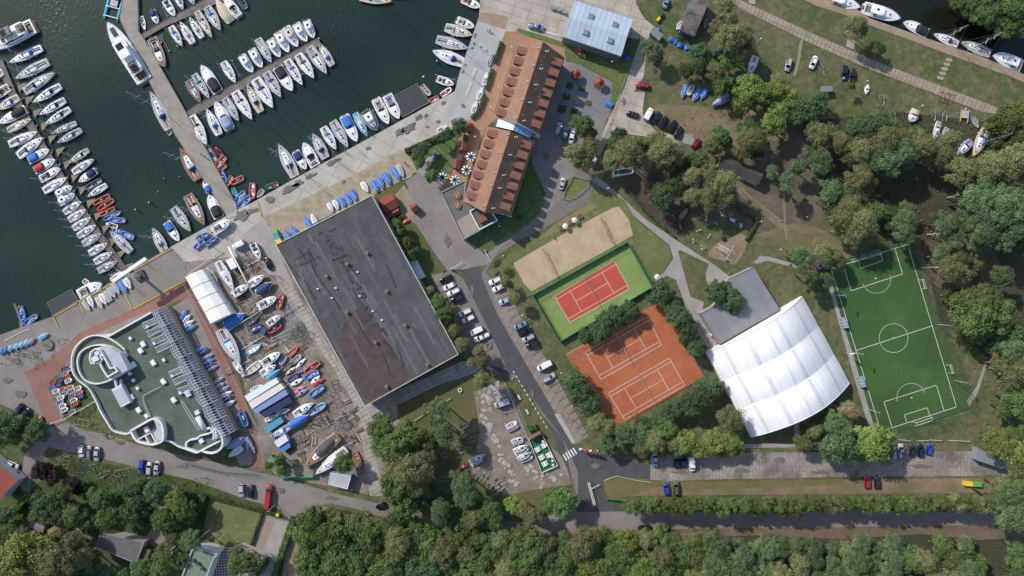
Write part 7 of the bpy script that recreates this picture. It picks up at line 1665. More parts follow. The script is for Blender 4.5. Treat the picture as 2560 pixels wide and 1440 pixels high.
def person(x, y, top, low, label, rz=0, walk=.18):
    c = P(x, y, .9); c.z = GZ; r = thing('person', None, 'person', None, c, rz, 'people', full=label)
    me = bpy.data.meshes.new('body'); J = [(0, 0, .95), (0, 0, 1.2), (0, 0, 1.42), (0, 0, 1.50), (0.02, 0, 1.64), (0, .19, 1.40), (.05, .25, 1.13), (.16, .24, .90), (.22, .23, .80), (0, -.19, 1.40), (-.06, -.25, 1.13), (-.02, -.26, .89), (.02, -.25, .79), (0, .09, .90), (walk, .10, .5), (walk*.6, .10, .08), (walk*.6+.14, .11, .04), (0, -.09, .90), (-walk*.4, -.10, .5), (-walk*1.5, -.10, .10), (-walk*1.5+.13, -.11, .05)]
    E_ = [(0, 1), (1, 2), (2, 3), (3, 4), (2, 5), (5, 6), (6, 7), (7, 8), (2, 9), (9, 10), (10, 11), (11, 12), (0, 13), (13, 14), (14, 15), (15, 16), (0, 17), (17, 18), (18, 19), (19, 20)]
    rad = [.15, .14, .13, .055, .11, .065, .045, .035, .04, .065, .045, .035, .04, .10, .065, .045, .04, .10, .065, .045, .04]
    me.from_pydata(J, E_, []); o = bpy.data.objects.new('body', me); C.objects.link(o); o.parent = r; me.materials.append(mat('skin', '#b98d74', .6, fine=.02)); md = o.modifiers.new('skin', 'SKIN'); 
    for i, v in enumerate(me.skin_vertices[0].data): v.radius = (rad[i], rad[i]*.85)
    me.skin_vertices[0].data[0].use_root = True; o.modifiers.new('sub', 'SUBSURF').levels = 1; o.modifiers['sub'].render_levels = 1
    def ring(z, rx, ry, cx=0, cy=0): return [(cx + rx*math.cos(a), cy + ry*math.sin(a), z) for a in [2*math.pi*i/10 for i in range(10)]]
    MB().rings([ring(.88, .17, .2), ring(1.1, .165, .19), ring(1.35, .16, .23), ring(1.46, .10, .16), ring(1.5, .06, .06)], True, False, False).build('shirt', paint(top, .85), r, True)
    tr = MB()
    for sg, k0, k1 in ((1, walk, walk*.6), (-1, -walk*.4, -walk*1.5)): tr.rings([ring(.94, .12, .11, 0, .09*sg), ring(.5, .085, .08, k0, .1*sg), ring(.1, .07, .065, k1, .1*sg)], True)
    tr.build('trousers', paint(low, .85), r, True); MB().rings([ring(1.60, .115, .10, -.01), ring(1.70, .11, .10, -.01), ring(1.77, .06, .055, -.01), ring(1.785, .01, .01, -.01)], True, False, True).build('hair', paint('#3a2b22', .8), r, True)
    for sg in (-1, 1): MB().ball(.135, .035*sg, 1.645, .012, 6).build('eye', paint('#1d1a18'), r)
    MB().ball(.15, 0, 1.62, .018, 6).build('nose', MATS['skin'], r)
    return r
person(1218, 75, '#e2e2e0', '#2b2d33', 'person in a white top walking on the grey promenade, left of a pair', .3); person(1225, 76, '#4b5058', '#23252a', 'person in dark clothes walking on the grey promenade, right of a pair', .3)
person(1416, 560, '#b9b2a8', '#7c4a36', 'person beside the white parasols at the sand court', 1); person(2017, 543, '#d4d6d8', '#33363a', 'person standing on the grass by the bend of the track', 2)
person(1384, 593, '#3c4148', '#2b2d30', 'person standing at the left edge of the sand court', 2.5); person(1012, 407, '#3a3d42', '#24262a', 'person walking by the grey covered dinghies at the quay garden', -1); person(1166, 477, '#9a3f38', '#2e3036', 'person near the beer garden terrace steps', 1)
person(503, 386, '#8a4a40', '#2f3238', 'person bending over gear on the middle pier, left of two', .5); person(511, 392, '#a5453a', '#2f3238', 'person in red on the middle pier, right of two', 2)
person(1819, 700, '#2a2c30', '#1f2126', 'person in black at the corner of the sports building', 1)
# lamps
def lamp(x, y, hx, hy, h, place, kind='ball'):
    b0 = P(x, y); b0.z = GZ; r = thing('street_lamp', ('globe' if kind == 'ball' else 'tall') + ' lamp post', 'street lamp', place, b0, 0, 'lamp posts'); MB().tube((0, 0, 0), (0, 0, h), .08, .05, 6).build('post', paint('#a9adb0', .5), r)
    if kind == 'ball': MB().ball(0, 0, h+.2, .25, 10).build('globe', paint('#e6e8e6', .3), r, True)
    else: d = Vector((hx, -hy, 0)).normalized()*.9; MB().tube((0, 0, h), (d.x, d.y, h+.2), .05, n=5).build('arm', paint('#a9adb0', .5), r); MB().box(d.x, d.y, h+.15, .6, .3, .12, math.atan2(d.y, d.x)).build('lamp_head', paint('#d8dbdd', .4), r)
for x, y in ((1258, 641), (1305, 788), (1402, 930), (1428, 1011), (1249, 567), (1527, 162), (1279, 126), (1246, 224), (1228, 274), (1189, 347), (1517, 474), (1943, 625), (1748, 624), (2062, 545), (1895, 556), (1491, 1121)): lamp(x, y, 0, 0, 3.2, 'near ' + near(x, y))
for x, y, hx, hy in ((1876, 122, 1, -1), (2133, 222, 2, -1), (2076, 218, 1, -1), (2265, 282, 2, -1), (2370, 292, 1, -1), (1393, 330, 1, 0)): lamp(x, y, hx, hy, 8.0, 'near ' + near(x, y), 'tall')
# poles leaning outward in the lower left
for (x, y, h) in ((690, 1260, 8), (500, 1385, 8), (402, 1180, 8), (612, 1366, 7)):
    c = P(x, y); c.z = GZ; r = thing('utility_pole', 'slim pale utility pole', 'pole', 'near ' + near(x, y), c, 0, 'utility poles'); MB().tube((0, 0, 0), (0, 0, h), .12, .09, 8).build('post', paint('#b9b4aa', .8), r); MB().box(0, 0, h-.4, 1.2, .1, .1).build('crossarm', paint('#8c867c', .8), r)
for i, (x, y) in enumerate(((529, 1321), (546, 1328), (564, 1334))): c = P(x, y); c.z = GZ; r = thing('flagpole', 'white flagpole without flag', 'flagpole', 'on the square lawn', c, 0, 'bare flagpoles on the lawn'); MB().tube((0, 0, 0), (0, 0, 8.5), .09, .06, 8).build('pole', paint('#e4e4e2'), r); MB().ball(0, 0, 8.6, .12).build('finial', paint('#c9b25a'), r)
def flag(x, y, h, cols, full, ang_=.3, wd=1.0, ln=2.2, group=None):
    c = P(x, y); c.z = GZ; r = thing('flag', None, 'flag', None, c, ang_, group, full=full); MB().tube((0, 0, 0), (0, 0, h), .05, .04, 6).build('pole', paint('#d9dcdd'), r)
    n = 6
    for k, col in enumerate(cols):
        z1 = h - .1 - ln*k/len(cols); z0 = z1 - ln/len(cols); m_ = MB(); rg = []
        for z in (z0, z1): rg.append([(wd*i/n, .12*math.sin(i*1.3 + z), z) for i in range(n+1)])
        m_.rings(rg, False); m_.build('cloth' if len(cols) == 1 else 'cloth_band', paint(col, .8), r)
FL = [('1085', 355, 7, ['#e8e8e6', '#c33a36'], 'white and red flag on the round-based mast of the flag garden'), ('1098', 362, 6, ['#d0482f'], 'orange-red flag beside the round-based mast'), (1096, 350, 6, ['#e6e8ee'], 'white flag in the flag garden, nearest the quay hedge'), (1109, 346, 6, ['#d4503e'], 'red flag in the flag garden'), (1123, 344, 6, ['#e9eaf0'], 'white flag at the right of the flag garden'), (1073, 370, 6, ['#d5dae6'], 'pale flag at the left of the flag garden'), (1053, 400, 5, ['#dde2ec'], 'pale flag by the corner bushes of the flag garden'), (1445, 1117, 5, ['#e9eaee'], 'white banner flag left of the zebra crossing, first of four'), (1458, 1119, 5, ['#c8423c'], 'red banner flag by the zebra crossing, second of four'), (1469, 1121, 5, ['#e9eaee'], 'white banner flag by the zebra crossing, third of four'), (1478, 1124, 5, ['#c8423c'], 'red banner flag by the zebra crossing, fourth of four'), (2110, 882, 6, ['#dfe6f0'], 'white flag beside the white arched hall\'s side path'), (2060, 672, 5, ['#3f62b8'], 'blue banner flag at the pitch\'s upper left corner')]
for x, y, h, cols, lb in FL: flag(float(x), y, h, cols, lb)
c = P(1094, 388); c.z = GZ; r = thing('stone_plinth', None, 'plinth', None, c, 0, None, full='round dark stone base at the foot of the garden flag mast'); MB().tube((0, 0, 0), (0, 0, .5), 1.35, 1.2, 20).build('plinth', mat('dark_stone', '#4b4f54', .9, '#3c4044', 1), r); MB().tube((0, 0, .5), (0, 0, 7.5), .14, .08, 8).build('mast', paint('#b9d0c9'), r); MB().tube((-1.2, .6, 5.2), (1.2, -.6, 5.2), .06, n=6).build('yardarm', paint('#b9d0c9'), r)
c = P(121, 862); c.z = GZ; r = thing('round_platform', None, 'platform', None, c, 0, None, full='round grey stone platform with post between the lawns by the club house'); MB().tube((0, 0, 0), (0, 0, .5), 1.95, 1.9, 12).build('plinth', mat('grey_stone', '#7d7870', .9, '#6a655e', .6, fine=.2), r); MB().tube((0, 0, .5), (0, 0, 2.5), .1, n=6).build('post', M_trim, r)
# floodlights of the pitch
for k, (x, y) in enumerate(((2086, 738), (2128, 880), (2300, 670), (2342, 811), (2386, 951), (2168, 1022))):
    c = P(x, y); c.z = GZ; r = thing('floodlight', 'floodlight mast', 'floodlight', 'around the football pitch', c, 0, 'floodlights round the pitch'); MB().tube((0, 0, 0), (0, 0, 8.2), .1, .07, 8).build('mast', paint('#b9bdc0', .5), r); MB().box(0, 0, 8.1, .1, 1.6, .1).build('crossbar', paint('#b9bdc0', .5), r)
    for j in (-.6, 0, .6): MB().box(.15 if x < 2200 else -.15, j, 7.9, .4, .35, .3).build('lamp_head', paint('#4c5058', .5), r)
# fences: posts, rails and fine wire
def fence(s_, h, label, col, step=2.6, mesh_=False, cloth=None, cloth_h=1.6, wd=.04, cat='fence'):
    pts = [P(*p) for p in pxpts(s_)]; r = root('fence', label, cat, [tuple(p) for p in pts], 'fences'); pts = [p - r.location for p in pts]; pm = paint(col, .6); rails = MB(); wire = MB(); cl = MB(); np_ = 0
    for a, b_ in zip(pts[:-1], pts[1:]):
        L_ = (b_-a).length; n = max(1, round(L_/step))
        for i in range(n + 1):
            p = a.lerp(b_, i/n)
            if np_ < 96: inst(PM(h, pm, col), 'post', r, (p.x, p.y, GZ)); np_ += 1
        for z in ((h, h*.5, .1) if h > 1.5 else (h, h*.5)): rails.tube((a.x, a.y, z+GZ), (b_.x, b_.y, z+GZ), wd, n=4)
        if mesh_:
            m = int(L_/.5)
            for i in range(m+1): p = a.lerp(b_, i/m); wire.tube((p.x, p.y, GZ), (p.x, p.y, h+GZ), .012, n=3, cap=False)
            for z in range(1, int(h/.5)): wire.tube((a.x, a.y, z*.5+GZ), (b_.x, b_.y, z*.5+GZ), .012, n=3, cap=False)
        if cloth: d = (b_-a); cl.box((a.x+b_.x)/2, (a.y+b_.y)/2, GZ+.1, L_, .03, cloth_h, math.atan2(d.y, d.x))
    rails.build('rail', pm, r)
    if mesh_: wire.build('wire_mesh', pm, r)
    if cloth: cl.build('windbreak', paint(cloth, .8), r)
    return r
PMC = {}
def PM(h, m, col):
    k = (h, col)
    if k not in PMC: PMC[k] = MB().tube((0, 0, 0), (0, 0, h + .05), .05, n=6).mesh('post', m)
    return PMC[k]
fence('1331,738 1566,606 1628,717 1398,853 1331,738', 3.2, 'green fence with teal windbreak round the green tennis court', '#2a7d66', 3.0, True, '#2f8c76', 1.9, .06)
fence('1415,885 1540,815', 3.0, 'wire fence along the upper left side of the clay courts', '#7c8a80', 3.0, True); fence('1757,943 1735,905 1672,750', 3.0, 'wire fence along the right side of the clay courts', '#7c8a80', 3.0, True); fence('1415,885 1450,945 1524,1062', 3.0, 'wire fence along the left side of the clay courts', '#7c8a80', 3.0, True)
fence('2062,662 2275,598 2318,735 2430,1030 2205,1092', 4.0, 'tall green mesh fence round the football pitch', '#2c5c46', 3.2, True, None, 0, .05);
fence('2245,1098 2272,1101', 1, 'white plank barrier behind the silver cars, first', '#dcdad4', 2, cat='barrier'); fence('2290,1101 2318,1100', 1, 'white plank barrier behind the navy cars, second', '#dcdad4', 2, cat='barrier'); fence('2324,1099 2350,1100', 1, 'white plank barrier behind the blue car, third', '#dcdad4', 2, cat='barrier'); fence('2370,1100 2420,1102', 1, 'white plank barrier nearest the lorry box, fourth', '#dcdad4', 2, cat='barrier')
fence('1405,494 1432,440 1471,452 1470,466 1444,490 1420,501 1405,494', .7, 'low wooden rail round the pentagonal lawn', '#b5a78c', 1.6, wd=.07); fence('1502,360 1528,295', 1.0, 'pale wooden rail beside the track to the dirt car park', '#b8ab94', 2.0, wd=.07)
fence('1526,295 1556,215 1575,165', 1.3, 'thin wire fence along the track by the lawn', '#8f9288', 2.4); fence('1840,462 1880,500 1922,532 1940,545', .8, 'curved white rope fence along the dirt path, upper part', '#cfcab8', 2.2); fence('1935,542 1950,552 1962,553', .8, 'curved white rope fence along the dirt path, lower part', '#cfcab8', 2.2)
fence('1262,956 1302,1055 1322,1100', 1.6, 'white fence on the right side of the trailers yard', '#cdd0cc', 2.6, True); fence('1512,1245 1570,1250', 1.6, 'green mesh gate fence left of the tall hedge', '#2f6a52', 2.6, True, '#2f7d5e', 1.2)
fence('1512,1200 1540,1189 1590,1200 1626,1205', .6, 'low bollard chain round the grass island by the crossing', '#d2cdb8', 2.4); fence('1035,1052 1100,1012 1128,995', .7, 'low pale beam fence at the top of the weedy yard', '#bcb19a', 3.0, wd=.09)
fence('470,1158 560,1180 650,1186', 1.8, 'green fence under the bushes south of the club house', '#2f5c46', 2.6, True); fence('160,1050 232,1008 285,975', 1.4, 'white rail fence below the small dinghies triangle', '#dcdcd6', 2.4, wd=.06); fence('460,705 570,905 640,1060', 1.8, 'wire fence on the boatyard\'s left side', '#a5a9a5', 2.8, True); fence('440,1216 520,1232', 1.4, 'dark green garden fence near the earth drive', '#31584a', 2.4, True)
fence('700,1192 786,1190 788,1175', 1.8, 'bright green boarded fence at the boatyard\'s bottom', '#2c8a58', 2.6, False, '#34a065', 1.6); fence('684,1288 730,1300', 1.8, 'green garden gate fence at the pale drive', '#3d6a52', 2.0, True)
# goals and shelters
for x0, y0, x1, y1, dx, dy, lb in ((2156, 648, 2196, 636, -.8, -2.4, 'upper football goal standing on the goal line'), (2280, 1054, 2321, 1041, .8, 2.4, 'lower football goal standing on the goal line'), (2128, 656, 2155, 648, -.5, -1.5, 'spare training goal behind the upper goal line'), (2296, 700, 2303, 722, 2, -.5, 'spare training goal on the right side, upper one'), (2364, 912, 2371, 932, 2, -.5, 'spare training goal on the right side, lower one')):
    a, b_ = P(x0, y0), P(x1, y1); r = thing('football_goal', None, 'goal', None, ((a.x+b_.x)/2, (a.y+b_.y)/2, .2), 0, 'football goals', full=lb); a -= r.location; b_ -= r.location; a.z = b_.z = 0; t_ = Vector((0, 0, 2.1)); bk = Vector((dx, -dy, 0))*.7; f = MB()
    f.tube(a, a+t_, .06).tube(b_, b_+t_, .06).tube(a+t_, b_+t_, .06).tube(a, a+bk, .04).tube(b_, b_+bk, .04).tube(a+bk, b_+bk, .04).tube(a+t_, a+bk*.5+t_, .04).tube(b_+t_, b_+bk*.5+t_, .04).tube(a+bk*.5+t_, a+bk, .04).tube(b_+bk*.5+t_, b_+bk, .04); f.build('frame', paint('#e6e8e8', .5), r); nn = MB()
    for i in range(13): p = a.lerp(b_, i/12); nn.path([p+t_, p+bk*.5+t_, p+bk], .014, 3)
    for i in range(5): k = i/4; nn.tube(a+bk*.5+t_ + (bk*.5-t_)*k, b_+bk*.5+t_ + (bk*.5-t_)*k, .014, n=3)
    nn.build('net', paint('#c9d0cc', .8), r)
for k, (x, y) in enumerate(((2111, 807), (2154, 955))):
    c = P(x, y, 1.8); c.z = GZ; r = thing('team_shelter', None, 'shelter', None, c, math.radians(-73), 'team shelters', full=f'curved transparent team shelter beside the pitch, {["upper","lower"][k]} one'); m_ = MB(); rg = []
    for i in range(7): a = math.pi*.5*i/6; rg.append([(x_, .9 - 1.5*math.sin(a), 2.0*math.cos(a)+.1) for x_ in (-1.8, 1.8)])
    m_.rings(rg, False); m_.build('roof_panel', paint('#7b8da0', .2), r); f = MB()
    for x_ in (-1.8, -.6, .6, 1.8): f.path([(x_, .92 - 1.52*math.sin(math.pi*.5*i/6), 2.05*math.cos(math.pi*.5*i/6)+.1) for i in range(7)], .05, 4)
    f.build('rib', paint('#d2d8de', .4), r); MB().box(0, .3, .45, 3.4, .35, .06).build('bench', paint('#3a5f9a'), r)
# trailers, cradles, frames
M_galv = mat('galvanised', '#a5a9ab', .45, '#8f9395', 1.5, metal=.5); M_bluef = paint('#3f6fae', .6); M_rust = mat('rust_frame', '#7a4f3a', .85, '#5f3d2e', 1.5)
def trailer(x, y, a, Lm=5.0, Wm=1.7, m=None, kind='trailer', place=None, col='galvanised'):
    m = m or M_galv; c = P(x, y, .4); c.z = GZ; r = thing('boat_trailer' if kind == 'trailer' else 'boat_cradle', ('empty ' + col + ' boat trailer') if kind == 'trailer' else (col + ' steel boat cradle'), 'trailer' if kind == 'trailer' else 'cradle', place or 'near ' + near(x, y), c, math.radians(a), 'empty boat trailers' if kind == 'trailer' else 'steel boat cradles'); f = MB()
    if kind == 'trailer':
        for sg in (-1, 1): f.tube((-Lm/2, sg*Wm/2*.8, .5), (Lm*.15, sg*Wm/2*.8, .5), .06, n=4).tube((Lm*.15, sg*Wm/2*.8, .5), (Lm/2, 0, .5), .06, n=4)
        for k in range(5): f.tube((-Lm/2 + k*Lm*.16, -Wm*.4, .52), (-Lm/2 + k*Lm*.16, Wm*.4, .52), .05, n=4)
        f.build('frame', m, r)
        for sg in (-1, 1): w_ = MB().tube((-Lm*.15, sg*Wm*.5-.09, .3), (-Lm*.15, sg*Wm*.5+.09, .3), .3, n=12).build('wheel', M_tyre, r); MB().box(-Lm*.15, sg*Wm*.5, .58, .8, .26, .06).build('mudguard', m, r)
        MB().tube((Lm*.42, 0, 0), (Lm*.42, 0, .6), .06, n=6).build('jockey_wheel', M_trim, r)
    else:
        for sg in (-1, 1):
            f.tube((-Lm/2, sg*Wm/2, .25), (Lm/2, sg*Wm/2, .25), .07, n=4)
            for k in (-1, 0, 1): f.tube((k*Lm/2, sg*Wm/2, .25), (k*Lm/2, sg*Wm*.42, 1.3), .05, n=4); MB().box(k*Lm/2, sg*Wm*.4, 1.25, .5, .15, .1, 0).build('pad', M_trim, r)
        for k in range(4): f.tube((-Lm/2 + k*Lm/3, -Wm/2, .3), (-Lm/2 + k*Lm/3, Wm/2, .3), .06, n=4)
        f.build('frame', m, r)
    return r
for x, y, a, L_ in ((1105, 1197, 180, 5.5), (1158, 1125, 15, 6), (1186, 1096, 25, 4.5), (1160, 1065, 30, 4), (1190, 1185, 55, 6), (1215, 1185, 55, 6.5), (1228, 1208, 55, 6), (1247, 1222, 40, 6), (1245, 1200, 35, 5), (1257, 1215, 40, 5), (1115, 1138, -10, 3.6), (1145, 1108, -20, 4), (1165, 1083, 30, 3.6), (1262, 1002, 22, 5.5), (1268, 1026, 10, 5.5), (2053, 175, -70, 5), (2232, 292, -75, 5), (2205, 250, -80, 4), (2333, 288, -80, 4), (2361, 290, 85, 3.4), (506, 1199, 170, 7), (260, 1185, 30, 5), (1222, 861, 60, 3)): trailer(x, y, a, L_)
trailer(2252, 285, -75, 4, 1.9, M_rust, 'trailer', None, 'rusty'); trailer(2366, 245, -15, 4.5, 3.2, M_rust, 'cradle', None, 'rusty')
for x, y, a, L_, m, col in ((205, 1168, 80, 4, M_bluef, 'blue'), (165, 1157, 80, 4, M_galv, 'grey'), (190, 1170, 80, 3.5, M_rust, 'rusty'), (230, 1170, 10, 3.5, M_galv, 'grey'), (305, 1182, 10, 5, M_galv, 'grey'), (285, 1195, 40, 4.5, M_galv, 'grey'), (202, 1056, -8, 5, mat('cream_frame', '#c3b58f', .6), 'cream'), (128, 1133, 70, 3.4, M_rust, 'rusty')): trailer(x, y, a, L_, 2.0, m, 'cradle', 'on the verge below the club house road', col)
for x, y, a, L_, m, col in ((718, 776, -60, 4.5, M_bluef, 'blue'), (642, 660, -30, 4, mat('orange_frame', '#a85a3f', .7), 'orange'), (608, 645, -60, 4.5, M_galv, 'grey'), (625, 636, -50, 3.5, M_rust, 'rusty'), (642, 842, 10, 4, M_bluef, 'blue'), (718, 848, 25, 4, mat('cream_frame', '#c3b58f', .6), 'cream'), (748, 838, 70, 3.5, M_galv, 'grey'), (773, 843, 60, 3.5, M_galv, 'grey'), (752, 818, -60, 3, M_bluef, 'blue'), (608, 740, 20, 4, M_rust, 'rusty'), (630, 765, 25, 5, M_galv, 'grey'), (842, 1002, -65, 4.5, mat('orange_frame2', '#c5532c', .7), 'bright orange'), (862, 1062, -15, 4, M_bluef, 'blue'), (815, 1075, 30, 5.5, mat('pale_blue_frame', '#8fa9b5', .7), 'pale blue'), (868, 1045, 20, 5, M_galv, 'grey'), (775, 1092, 30, 5, mat('cream_frame', '#c3b58f', .6), 'cream'), (812, 1045, -60, 4, mat('red_frame', '#9a3a30', .7), 'red'), (810, 985, 20, 4, M_galv, 'grey'), (875, 1110, 60, 5, M_trim, 'black'), (640, 893, 25, 4, M_galv, 'grey'), (735, 1158, 0, 4, M_rust, 'rusty'), (760, 1110, 30, 4, M_rust, 'rusty'), (790, 1055, 20, 4, M_rust, 'rusty'), (620, 1060, -60, 4, M_rust, 'rusty'), (735, 1100, 25, 4, M_galv, 'grey'), (840, 965, -70, 4, M_trim, 'black'), (660, 790, 20, 3.5, M_trim, 'black'), (690, 960, 20, 3.5, M_trim, 'black'), (610, 1075, 10, 5, M_rust, 'rusty')): trailer(x, y, a, L_, 2.1, m, 'cradle', 'in the boatyard', col)
pole('wood_beam', 'long grey steel ladder frame in the middle of the boatyard', 676, 848, 742, 815, .6, .12, '#a9acb0', 'beam'); pole('wood_beam', 'parallel grey steel bar next to the ladder frame', 678, 854, 744, 821, .6, .1, '#a9acb0', 'beam')
rb_ = random.Random(9); PC = ['#8a7356', '#6f5a44', '#b0a18a', '#5b4a3c', '#9c5a3a', '#777a7c', '#c8c4ba', '#3f4a44']
for k in range(84):
    zone = [(600, 670, 640, 690), (600, 740, 640, 800), (650, 860, 760, 900), (720, 1040, 850, 1140), (700, 1060, 790, 1170), (800, 1000, 900, 1080), (560, 880, 640, 930), (605, 670, 640, 700), (620, 880, 760, 960), (860, 1040, 900, 1100)][k % 10]; x, y = rb_.uniform(zone[0], zone[2]), rb_.uniform(zone[1], zone[3]); a = rb_.choice([.5, .55, -1.05, .48, rb_.uniform(0, 3)]); c = P(x, y); c.z = GZ; n_ = rb_.randint(3, 6)
    r = thing('timber_pile', f'untidy pile of {"three four five six".split()[n_-3]} boards', 'timber pile', 'on the boatyard dirt', c, a, 'timber piles in the boatyard')
    for j in range(n_): MB().box(rb_.uniform(-.4, .4), (j - n_/2)*.32, rb_.uniform(0, .25), rb_.uniform(1.4, 4.2), rb_.uniform(.12, .28), .12, rb_.uniform(-.12, .12)).build('board', paint(rb_.choice(PC), .85), r)
for k in range(30):
    zone = [(610, 880, 700, 960), (590, 650, 640, 700), (640, 750, 740, 860), (700, 960, 840, 1060), (740, 1080, 880, 1150), (600, 800, 660, 900)][k % 6]; x, y = rb_.uniform(zone[0], zone[2]), rb_.uniform(zone[1], zone[3]); a = rb_.choice([.5, .55, -1.1, .45]) + rb_.gauss(0, .06); L_ = rb_.uniform(4, 10); cn_, cc_ = rb_.choice([('silver', '#b4b8bd'), ('white', '#dcdedf'), ('blue', '#5d86b8'), ('dark', '#3f4144'), ('brown', '#8a6a4c')])
    c = P(x, y, .4); c.z = GZ; r = thing('stored_mast', f'{cn_} spar lying among the boats', 'mast', 'in the boatyard', c, a, 'loose spars in the boatyard'); MB().tube((-L_/2, 0, .45), (L_/2, 0, .5), .1, .06, 7).build('spar', paint(cc_, .5), r); MB().box(-L_*.3, 0, 0, .2, .7, .36).build('trestle', paint('#6a5f55', .8), r); MB().box(L_*.3, 0, 0, .2, .7, .38).build('trestle', paint('#6a5f55', .8), r)
# blue tarpaulin heaps
for k, (x, y, s2, col) in enumerate(((1680, 98, 9, '#2f74c4'), (1690, 104, 8, '#3b82d0'), (1700, 112, 10, '#2a6cc0'), (1718, 120, 9, '#3478c8'), (1645, 75, 8, '#2f7fc8'), (1842, 198, 12, '#5f6a74'))):
    c = P(x, y, .5); c.z = GZ; r = thing('tarpaulin_heap', ('blue' if k < 5 else 'grey') + ' crumpled tarpaulin heap', 'tarpaulin', 'near ' + near(x, y), c, k, 'tarpaulin heaps'); rg = []; g = random.Random(k)
    for i, (z, f) in enumerate(((0, 1), (.5, .9), (.9, .6), (1.05, .2))): rg.append([(s2*S*f*g.uniform(.75, 1.1)*math.cos(a), s2*S*f*g.uniform(.6, .95)*math.sin(a), z*g.uniform(.8, 1.1)) for a in [2*math.pi*j/11 for j in range(11)]])
    MB().rings(rg, True, False, True).build('sheet', mat('tarp_' + col, col, .6, scale=2, fine=.1), r)
# playground and fitness frame
c = P(1806, 622, 1.2); c.z = GZ; r = thing('climbing_frame', None, 'climbing frame', None, c, math.radians(-30), None, full='white outdoor gym frame with monkey bars on the pink sand'); f = MB()
for x_ in (-2, 0, 2): 
    for y_ in (-.7, .7): f.tube((x_, y_, 0), (x_, y_, 2.4), .06)
f.tube((-2, -.7, 2.4), (2, -.7, 2.4), .06).tube((-2, .7, 2.4), (2, .7, 2.4), .06); f.tube((2.6, 2.5, 0), (2.6, 2.5, 2.4), .06).tube((2.6, -3, 0), (2.6, -3, 2.4), .06).tube((2.6, 2.5, 2.4), (2.6, -3, 2.4), .06); f.build('frame', paint('#d6dcc0', .5), r); b_ = MB()
for i in range(11): b_.tube((-1.9 + i*.38, -.7, 2.4), (-1.9 + i*.38, .7, 2.4), .04, n=5)
b_.build('rung', paint('#e2e6d8', .5), r); MB().box(3.4, -2.6, .4, 1.6, .7, .1, .1).build('bench', paint('#565a5e'), r)
c = P(1810, 598); c.z = GZ; r = thing('tyre_swing', None, 'play equipment', None, c, 0, None, full='black round trampoline ring above the white gym frame'); MB().tube((0, 0, 0), (0, 0, .5), .75, .8, 16).build('ring', M_tyre, r); MB().tube((0, 0, .5), (0, 0, .55), .4, n=12).build('mat', M_trim, r)
for k, (x, y, col) in enumerate(((1777, 520, '#8f9fb0'), (1766, 545, '#98a8b8'), (1803, 535, '#8b93ac'), (1790, 559, '#7fa8a8'), (1747, 576, '#4f9a88'), (1773, 590, '#8f9aac'), (1733, 602, '#a3a3ac'), (1757, 617, '#6a9a9a'))):
    c = P(x, y, .5); c.z = GZ; r = thing('exercise_machine', 'pale outdoor exercise machine', 'exercise machine', 'in the fitness area', c, k*.7+.6, 'outdoor exercise machines'); MB().tube((0, 0, 0), (0, 0, 1.5), .08).tube((-.8, 0, .3), (.8, 0, .3), .06).tube((0, -.5, 1.3), (0, .5, 1.3), .05).build('frame', paint(col, .5), r)
    for sg in (-1, 1): MB().box(sg*.6, 0, .4, .45, .4, .08).build('seat', paint('#b9c4cc', .6), r)
for k, (x, y, cl, lb) in enumerate(((1831, 550, '#a9c4e0', 'pale blue outdoor table tennis table in the fitness area'), (1852, 564, '#7fb8ac', 'green and white chess table in the fitness area'))):
    c = P(x, y, .7); c.z = GZ; r = thing('games_table', None, 'table', None, c, -.5 - k*1.2, None, full=lb); MB().box(0, 0, .7, 1.9 - k*.4, 1.2 - k*.2, .08).build('tabletop', paint(cl, .5), r); MB().box(0, 0, .1, 1.0, .6, .6).build('base', paint('#8a8c8e'), r)
    for sg in (-1, 1): MB().box(0, sg*1.1, .4, 1.4, .3, .06).build('bench', paint('#5d5149'), r)
c = P(1708, 537, 1); c.z = GZ; r = thing('play_ship', None, 'play equipment', None, c, math.radians(52), None, full='dark green wooden play ship with orange slide in the playground'); hp = [(3.4, 0), (2, .9), (-1.5, 1.0), (-2.2, .6), (-2.2, -.6), (-1.5, -1.0), (2, -.9)]; b_ = MB(); wallpath(b_, hp, .12, 0, .6, True); b_.build('hull', mat('play_wood', '#5c4a3c', .85), r)
MB().prism([(p[0]*.9, p[1]*.9) for p in hp], 0, .1).build('floor', M_sand, r); MB().box(-2.6, 0, 0, 1.4, 1.6, 1.6).build('tower', mat('play_green', '#33483a', .8), r); MB().box(-3.6, -1.6, .4, 2.2, .6, .1, .9).build('slide', paint('#cf4a2c', .5), r)
